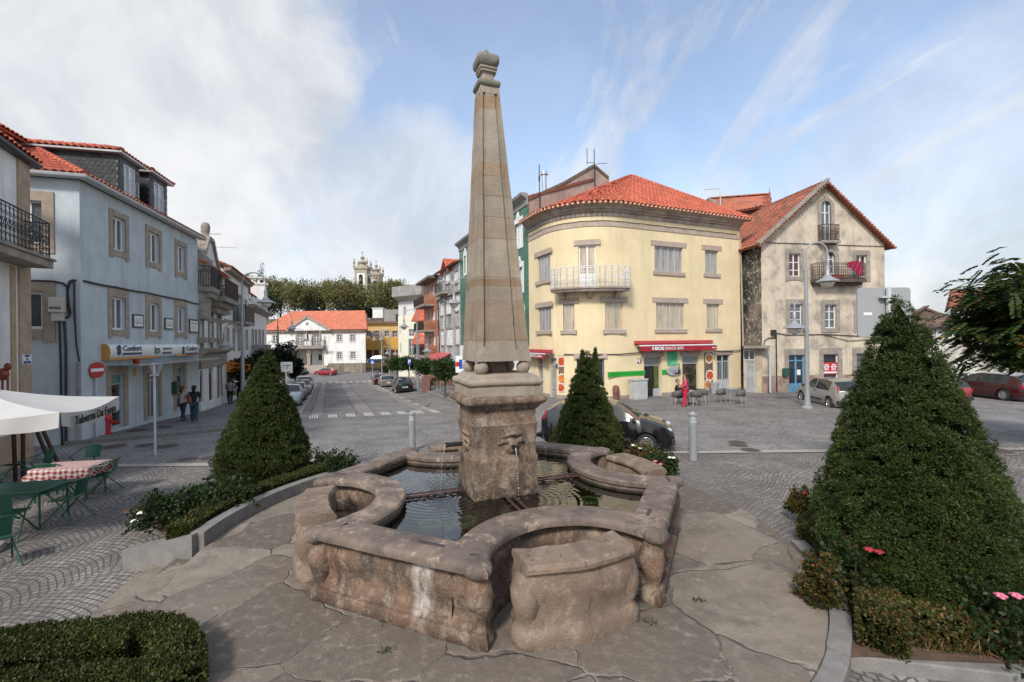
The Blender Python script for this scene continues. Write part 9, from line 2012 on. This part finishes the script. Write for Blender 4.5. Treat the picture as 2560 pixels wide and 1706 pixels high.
def car(name,lab,pos,ang,L,W,H,paint_,kind='hatch',plate=None,cat='car',group=None,belt=.635,rear=None,bumper=None):
 """car along +x; kinds differ in the roofline"""
 B=thing(name,lab,cat,pos,ang,group);hl=L/2;r=.30 if L<4.1 else .315;wx=(hl-.78,-hl+(.66 if kind=='hatch' else .85));bz=H*belt
 K=dict(hatch=[(-1,.60),(-.985,.66),(-.91,.80),(-.74,.94),(-.42,1.0),(.0,1.0),(.16,.955),(.50,.665),(.62,.645),(.86,.55),(.97,.46),(1,.40)],sedan=[(-1,.60),(-.97,.665),(-.72,.69),(-.42,.93),(-.25,.985),(.0,1.0),(.12,.965),(.42,.68),(.58,.655),(.86,.57),(.97,.48),(1,.40)],wagon=[(-1,.60),(-.985,.68),(-.92,.80),(-.80,.94),(-.45,1.0),(-.05,.995),(.13,.93),(.40,.665),(.6,.64),(.86,.56),(.97,.47),(1,.40)])[kind]
 kx=[a for a,b in K];kz=[b for a,b in K];ws=[a for a,b in K if 0<a<.7];ia=(kx.index(.16)if .16 in kx else kx.index(.12)if .12 in kx else kx.index(.13));w1,w0=kx[ia],kx[ia+1];rr0,rr1=((-.985,-.74),(-.72,-.42),(-.985,-.80))[('hatch','sedan','wagon').index(kind)]
 bp=-.05;xs=sorted(set(list(np.round(np.linspace(-1,1,45),3))+[round(w/hl+o,3)for w in wx for o in(-r*1.16/hl,r*1.16/hl)]+[w1,w0,rr0,rr1,bp,bp-.035]+kx));V=[];n=7;W2=W/2
 for x in xs:
  X_=x*hl;zt=float(np.interp(x,kx,kz))*H;e=abs(x);wd=W2*(1-.10*max(0,(e-.55)/.45)**2-.12*max(0,(e-.93)/.07));zb=.17+.10*max(0,(e-.9)/.1);ar=0
  for w in wx:
   q=(r*1.16)**2-(X_-w)**2
   if q>0:ar=max(ar,r+math.sqrt(q)*.98)
  zl=max(zb,ar);zbt=min(bz+.02*x,zt-.02);top=zt-zbt;rw=wd*(.93-.20*min(1,top/(.38*H)))
  zmid=max(zl+.01,min(zbt-.03,.52));V+=[(X_,0,zb+.03),(X_,wd*.90,zl),(X_,wd*.99,max(zl+.005,min(zmid,.34+zl*.1 if ar==0 else zl+.01))),(X_,wd,zmid),(X_,wd*.955,zbt),(X_,rw,zt-.035*min(1,top*4)),(X_,0,zt+.012)]
 Fb=[];Fg=[]
 for i in range(len(xs)-1):
  xm=(xs[i]+xs[i+1])/2
  for j in range(n-1):
   g=False
   if j==5:g=(w1<xm<w0)or(rr0<xm<rr1)
   if j==4:g=(rr1*.93+.0<xm<w1+(w0-w1)*.55)and not(bp-.035<xm<bp)and not(kind!='hatch' and-.42<xm<-.39)
   (Fg if g else Fb).append((i*n+j,i*n+j+1,(i+1)*n+j+1,(i+1)*n+j))
 e0=len(xs)-1;Fb+=[tuple(range(n)),tuple(e0*n+j for j in reversed(range(n)))];N_=len(V);Vm=V+[(a,-b,c)for a,b,c in V];mir=lambda Fs:Fs+[tuple(N_+q for q in reversed(f))for f in Fs]
 mb=MB();mb.add(Vm,mir(Fb));bo=mb.build('body',paint_,B,recalc=False)
 def weld(o):bm=bmesh.new();bm.from_mesh(o.data);bmesh.ops.remove_doubles(bm,verts=bm.verts,dist=.002);bmesh.ops.delete(bm,geom=[v for v in bm.verts if not v.link_faces],context='VERTS');bmesh.ops.recalc_face_normals(bm,faces=bm.faces);bm.to_mesh(o.data);bm.free();o.data.polygons.foreach_set('use_smooth',[True]*len(o.data.polygons));o.data.set_sharp_from_angle(angle=R(32))
 weld(bo);mb=MB();mb.add(Vm,mir(Fg));weld(mb.build('window',M_CGL,B,recalc=False))
 mb=MB();mb.box((0,0,.32),(L*.86,W*.80,.3));mb.build('underbody',M_TRIM,B);ty,rm=wheel_mesh(r)
 for w in wx:
  for s in(-1,1):o=ty.build('wheel',M_TYRE,B,smooth='auto');o.location=(w,s*(W2-.11),r);o.rotation_euler=(0,0,0 if s>0 else math.pi);q=rm.build('rim',M_RIM,o,smooth='auto')
 zf=.46*H
 for s in(-1,1):
  mb=MB();mb.sphere((hl*.925,s*W2*.66,zf),.14,10,sx=.75,sy=1.25,sz=.62);mb.build('headlight',M_HEAD,B,smooth=True);mb=MB()
  if rear=='tall':mb.bar((-hl*.95,s*W2*.80,bz*.93),(-hl*.905,s*W2*.72,H*.79),.11,.10)
  else:mb.box((-hl*.965,s*W2*.70,bz*.86),(.12,W*.19,.16))
  mb.build('taillight',M_TAIL,B,bev=.03);mb=MB();mb.box((hl*(w0-.07),s*(W2+.05),bz+.06),(.1,.17,.12));mb.build('mirror',paint_ if bumper is None else M_TRIM,B,bev=.03)
  mb=MB();mb.box((-.08*hl,s*(W2*.985),bz-.1),(.16,.04,.03));mb.build('door_handle',M_TRIM if bumper else paint_,B)
 for x,nm in((hl*.985,'number_plate'),(-hl*1.005,'number_plate')):mb=MB();mb.box((x,0,.40 if x>0 else bz*.70),(.02,.5,.11));o=mb.build(nm,M_FRAME,B)
 if plate:text_mesh(plate,.085,M_TRIM,o,(-hl*1.005-.012,0,bz*.70),-Y,Zv,bold=.003)
 mb=MB();mb.box((hl*.975,0,.30),(.1,W*.62,.12));mb.box((hl*.955,0,H*.425),(.06,W*.34,.09));mb.build('grille',M_TRIM,B,bev=.02)
 if bumper:mb=MB();mb.box((-hl*.985,0,.40),(.14,W*.90,.2));mb.build('bumper',M_TRIM,B,bev=.03);mb=MB();mb.box((hl*.98,0,.38),(.12,W*.85,.16));mb.build('bumper',M_TRIM,B,bev=.03);[(lambda q:(q.box((0,s*(W2*.995),.42),(L*.38,.03,.07)),q.build('side_moulding',M_TRIM,B)))(MB())for s in(-1,1)]
 return B
def ground_pose(x,y):return(x,y,terrain(x,y))
blk=paint('black',(.008,.008,.010));slv=paint('silver',(.36,.375,.385));red=paint('red',(.33,.015,.02));drd=paint('dark_red',(.055,.007,.010));chm=paint('champagne',(.20,.18,.155));dgr=paint('dark_green',(.02,.035,.035));wsl=paint('warm_silver',(.33,.32,.30))
a=G(*zz('R5',1355,1252));hd=R(-17);c=a-Vector((math.cos(hd),math.sin(hd),0))*1.24+Vector((-math.sin(hd),math.cos(hd),0))*.75;car('parked_car','black small hatchback behind the smallest conifer, in front of the yellow house',ground_pose(c.x,c.y),hd,3.95,1.70,1.46,blk,rear='tall',bumper=1)
a=GZ('R6',822,1478);hd=R(82);c=a+Vector((math.cos(hd),math.sin(hd),0))*1.3+Vector((math.sin(hd),-math.cos(hd),0))*.7;car('parked_car','silver hatchback seen from behind, before the gable house and the tall lamp',ground_pose(c.x,c.y),hd,4.15,1.72,1.46,wsl,rear='tall',bumper=1)
a=AT(2396,1000,22.8);car('parked_car','bright red hatchback seen from behind, right of the biggest conifer',ground_pose(a.x,a.y+1.9),R(91),3.8,1.66,1.40,red,plate='22-68-XX',bumper=1)
a=AT(2508,1000,24.6);car('parked_car','dark red estate car at the right edge',ground_pose(a.x+.72,a.y+1.45),R(93),4.6,1.75,1.46,drd,'wagon')
a=AT(2596,985,29.5);car('parked_car','light silver car behind the dark red estate at the right edge',ground_pose(a.x,a.y),R(170),4.3,1.72,1.62,slv)
SA=math.atan2(.927,-.375)
for i,(k,x,y,L,W,H,pt,kind,lab)in enumerate((('R3',905,1425,4.5,1.78,1.45,slv,'sedan','silver saloon facing the viewer, nearest of the row parked left of the street'),('R3',950,1383,4.2,1.7,1.44,dgr,'hatch','dark green car, second in the row parked left of the street'),('R3',995,1340,4.3,1.7,1.42,chm,'sedan','champagne car, third in the row parked left of the street'),('R3',1015,1300,4.1,1.7,1.5,slv,'hatch','silver car, farthest in the row parked left of the street'))):
 p=GZ(k,x,y);car('parked_car',lab,ground_pose(p.x-.927*.5-.375*L*.4,p.y-.375*.5+.927*L*.4),SA+math.pi,L,W,H,pt,kind,group='cars parked left of the street')
for i,(x,y,L,H,pt,kind,lab)in enumerate(((1765,1325,4.1,1.45,blk,'hatch','black hatchback seen from behind, nearest of the right parked row'),(1635,1280,4.7,1.43,chm,'sedan','champagne saloon seen from behind, second of the right parked row'),(1572,1262,4.3,1.42,drd,'sedan','dark reddish car, farthest of the right parked row'))):
 p=GZ('R3',x,y);car('parked_car',lab,ground_pose(p.x-.375*L*.45,p.y+.927*L*.45),SA,L,1.74,H,pt,kind,plate='53-DR-17' if i==0 else None,group='cars parked right of the street')
p=GZ('R3',1130,1190);car('parked_car','small red hatchback parked before the town hall steps',ground_pose(p.x,p.y+.8),math.pi-R(8),4.0,1.65,1.4,red)
p=GZ('S5',615,1452);car('parked_car','dark car half hidden by the shrub tree left of the town hall steps',ground_pose(p.x-1,p.y+.5),R(-30),4.2,1.7,1.42,dgr)
p=AT(*zz('R3',1540,1092),93);car('parked_car','dark green car before the ochre building ground floor',(p.x,p.y,p.z),math.pi,4.7,1.75,1.5,dgr)
M_SKIN=mat('skin',(.46,.25,.17),.55,.06,20,sub=.1)
def skin_mesh(name,J,E,m,parent,lev=2):
 me=bpy.data.meshes.new(name);me.from_pydata([j[0]for j in J],E,[]);o=link(name,me,parent,m);md=o.modifiers.new('skin','SKIN');md.use_smooth_shade=True
 for i,j in enumerate(J):rr_=j[1];me.skin_vertices[0].data[i].radius=rr_ if isinstance(rr_,tuple)else(rr_,rr_);me.skin_vertices[0].data[i].use_root=(i==0)
 o.modifiers.new('sub','SUBSURF').render_levels=lev;o.modifiers['sub'].levels=lev;bpy.context.view_layer.update();dg=bpy.context.evaluated_depsgraph_get();nm=bpy.data.meshes.new_from_object(o.evaluated_get(dg));o.modifiers.clear();o.data=nm;bpy.data.meshes.remove(me);nm.name=name;nm.polygons.foreach_set('use_smooth',[True]*len(nm.polygons));return o
def person(lab,pos,ang,Hh,top,legs,hair,shoes,sit=False,stride=.12,arms=((.05,-.1),(.05,-.1)),long_hair=False,wide=1.0,flare=1.0,skirt=0,turn=0):
 """faces +x; arms = (forward swing, elbow lift) right, left"""
 B=thing('person',lab,'person',pos,ang);k=Hh/1.7;P=lambda x,y,z:(x*k,y*k,z*k);hip=.48 if sit else .90;J=[];E=[]
 def jn(p,r,par=None):
  J.append((P(*p),tuple(q*k for q in r)if isinstance(r,tuple)else r*k));
  if par is not None:E.append((par,len(J)-1))
  return len(J)-1
 pel=jn((0,0,hip),(.13*wide,.10));ws_=jn((0,0,hip+.18),(.12*wide,.09),pel);ch=jn((.01,0,hip+.40),(.14*wide,.10),ws_);nk=jn((.01,0,hip+.53),.055,ch);hd=jn((.02,0,hip+.62),.075,nk);hp=jn((.02,0,hip+.71),.088,hd);jn((.01,0,hip+.78),.06,hp);hands=[];Lg=[];Ar=[]
 for si,s in enumerate((-1,1)):
  sh=jn((0,s*.17*wide,hip+.47),.055,ch);f,e_=arms[si];el=jn((f*.7-.02,s*(.215*wide+.02),hip+.22),.043,sh);wr=(f*.7+.16+max(0,e_)*.4,s*(.20*wide),hip+.02+max(0,e_));w=jn(wr,.03,el);h_=jn((wr[0]+.06,wr[1]*.98,wr[2]-.05+max(0,e_)*.3),(.03,.018),w);Ar.append((J[sh],J[el],J[w]));hands.append((wr[0]+.06,wr[1]*.98,wr[2]-.05+max(0,e_)*.3))
  for q in range(4):jn((wr[0]+.10+.012*(q in(1,2)),wr[1]*.98+(q-1.5)*.017,wr[2]-.115+max(0,e_)*.6),.008,h_)
  jn((wr[0]+.10,wr[1]-s*.045,wr[2]-.05+max(0,e_)*.5),.009,h_)
  hj=jn((0,s*.09,hip-.06),.088*wide,pel);d=stride*s
  if sit:kn=jn((.42,s*.11,.47),.065,hj);an=jn((.42,s*.12,.09),.042,kn);tt=jn((.55,s*.13,.035),.035,an)
  else:kn=jn((d*.5+.02,s*.095,.48),.062,hj);an=jn((d,s*.095,.09+(.05 if d<-.05 else 0)),.043,kn);tt=jn((d+.14,s*.10,.035),.034,an)
  Lg.append((J[hj],J[kn],J[an],J[tt]))
 thin=lambda r_,f:tuple(q*f for q in r_)if isinstance(r_,tuple)else r_*f
 hips={id(l[0])for l in Lg}|{id(a_[0])for a_ in Ar};skin_mesh('body',[(j[0],thin(j[1],.66 if i in(0,1,2)else .7 if id(j)in hips else .9 if i==3 else 1))for i,j in enumerate(J)],E,M_SKIN,B)
 def scl(j,f,dz=0):r_=j[1];return(tuple(Vector(j[0])+Vector((0,0,dz))),tuple(q*f for q in r_)if isinstance(r_,tuple)else r_*f)
 T=[scl(J[pel],1.15,-.05-skirt*k),scl(J[ws_],1.16),scl(J[ch],1.15),(P(.01,0,hip+.515),.075*k)];Et=[(0,1),(1,2),(2,3)]
 for a_,b_,c_ in Ar:i0=len(T);T+=[scl(a_,1.35),scl(b_,1.4),scl(c_,1.45)];Et+=[(2,i0),(i0,i0+1),(i0+1,i0+2)]
 skin_mesh('top',T,Et,top,B)
 T=[scl(J[pel],1.08)];Et=[]
 for hj,kn,an,tt in Lg:i0=len(T);T+=[scl(hj,1.12),scl(kn,1.2*(1+(flare-1)*.4)),scl(an,1.45*flare,-.01)];Et+=[(0,i0),(i0,i0+1),(i0+1,i0+2)]
 skin_mesh('trousers',T,Et,legs,B)
 for hj,kn,an,tt in Lg:mb=MB();mb.sphere(Vector(an[0]).lerp(Vector(tt[0]),.55)-Zv*.012*k,.06*k,10,sx=2.3,sy=.85,sz=.75);mb.build('shoe',shoes,B,smooth=True)
 hz=hip+.70;mb=MB();mb.sphere(P(-.012,0,hz+.035),.112*k,14,sx=1.02,sy=.95,sz=1.0);mb.v=[(x,y,z)if not(x>.045*k and z<(hz+.06)*k)else(.045*k,y*.93,z)for x,y,z in mb.v]
 if long_hair:mb.tube([P(-.05,0,hz+.05),P(-.085,0,hz-.06),P(-.085,0,hz-.20)],[.09*k,.085*k,.05*k],10)
 mb.build('hair',hair,B,smooth=True);mb=MB();mb.tube([P(.09,0,hz+.02),P(.125,0,hz-.025),P(.10,0,hz-.035)],[.012*k,.018*k,.012*k],6);[mb.sphere(P(.0,s*.088,hz-.01),.022*k,6,sy=.5,sz=1.4)for s in(-1,1)];mb.build('nose_and_ears',M_SKIN,B,smooth=True)
 mb=MB();[mb.sphere(P(.098,s*.034,hz+.015),.011*k,6)for s in(-1,1)];mb.build('eyes',M_CABLE,B);mb=MB();mb.tube([P(.098,-.025,hz-.07),P(.104,0,hz-.072),P(.098,.025,hz-.07)],.006*k,5);mb.build('mouth',mat('lips',(.3,.08,.07),.5,.05),B)
 return B
F_=lambda n,c:mat('fabric_'+n,c,.85,.15,14,bump=.15,bscale=60)
dk=F_('dark_hair',(.015,.010,.008));br=F_('brown_hair',(.07,.03,.018));gh=F_('grey_hair',(.16,.14,.125));bs_=F_('dark_shoe',(.02,.018,.018))
fg=lambda k,x,y,dz=.13:GZ(k,x,y,dz);up_=math.atan2(1,-.42)
person('woman in pale jacket with brown hair, left of the two walking women',fg('T5',560,1105),up_-.5,1.64,F_('pale_jacket',(.42,.38,.33)),F_('jeans',(.025,.035,.07)),br,bs_,stride=.16,arms=((.15,.18),(.05,.2)),long_hair=True,wide=1.05,flare=1.15,skirt=.05)
person('person in black top and blue jeans with black hair, right of the two walking women',fg('T5',840,1118),up_,1.66,F_('black_top',(.014,.012,.015)),F_('blue_jeans',(.02,.07,.10)),dk,bs_,stride=.1,arms=((-.05,0),(.05,0)),long_hair=True,wide=1.1,flare=1.3)
p=fg('T5',640,1100)+Vector((.15,.35,0));person('person in dark red trousers between the two walking women',p,up_,1.6,F_('dark_teal',(.02,.035,.035)),F_('dark_red',(.06,.012,.012)),dk,bs_,stride=.1)
person('man in grey shirt walking away down the left pavement',fg('T5',1720,690),up_,1.74,F_('grey_shirt',(.25,.23,.245)),F_('dark_jeans',(.018,.024,.028)),dk,bs_,stride=.15,arms=((.05,.0),(.1,.1)),wide=1.1)
person('person in black walking behind the left street lamp',fg('T5',1940,620),up_,1.72,F_('black_top',(.014,.012,.015)),F_('black_trousers',(.012,.012,.014)),gh,bs_)
person('woman in pink jacket and red trousers standing by the cafe table',fg('T6',665,785,.125),R(165),1.66,F_('pink_jacket',(.46,.065,.115)),F_('bright_red',(.50,.012,.04)),br,F_('red_shoe',(.3,.02,.03)),stride=.02,arms=((.02,.12),(.02,.12)),wide=1.22,flare=1.5,skirt=.12)
p=fg('T6',500,735,.125);person('grey haired man in black jacket seated at the cafe table',p+Vector((.0,.05,0)),R(-35),1.72,F_('black_top',(.014,.012,.015)),F_('black_trousers',(.012,.012,.014)),gh,bs_,sit=True,arms=((.25,.2),(.25,.2)),wide=1.2)
for(k,x,y,w,h,lab,col)in(('T5',725,610,.22,.3,'orange brown shoulder bag carried by the woman in pale jacket',(.25,.09,.03)),('T5',985,760,.16,.5,'white carrier bag held by the person in black top',(.5,.49,.5)),('T5',1835,420,.28,.3,'colourful round bag held by the man in grey shirt',(.30,.17,.04))):
 px,py=zz(k,x,y);d=(fg('T5',840,1118).y if x<1200 else fg('T5',1720,690).y)-.12;q=AT(px,py,d);mb=MB();mb.lathe([(w*.3,-h/2),(w*.5,-h*.42),(w*.52,0),(w*.4,h*.4),(w*.2,h*.5)],12,sy=.5);mb.tube([(-w*.3,0,h*.45),(-w*.1,0,h*.8),(w*.1,0,h*.8),(w*.3,0,h*.45)],.01,5);o=mb.build('bag',mat('bag_%d'%int(col[0]*100),col,.7,.2,6),None,smooth=True);o.location=q;tag(o,lab,'bag')
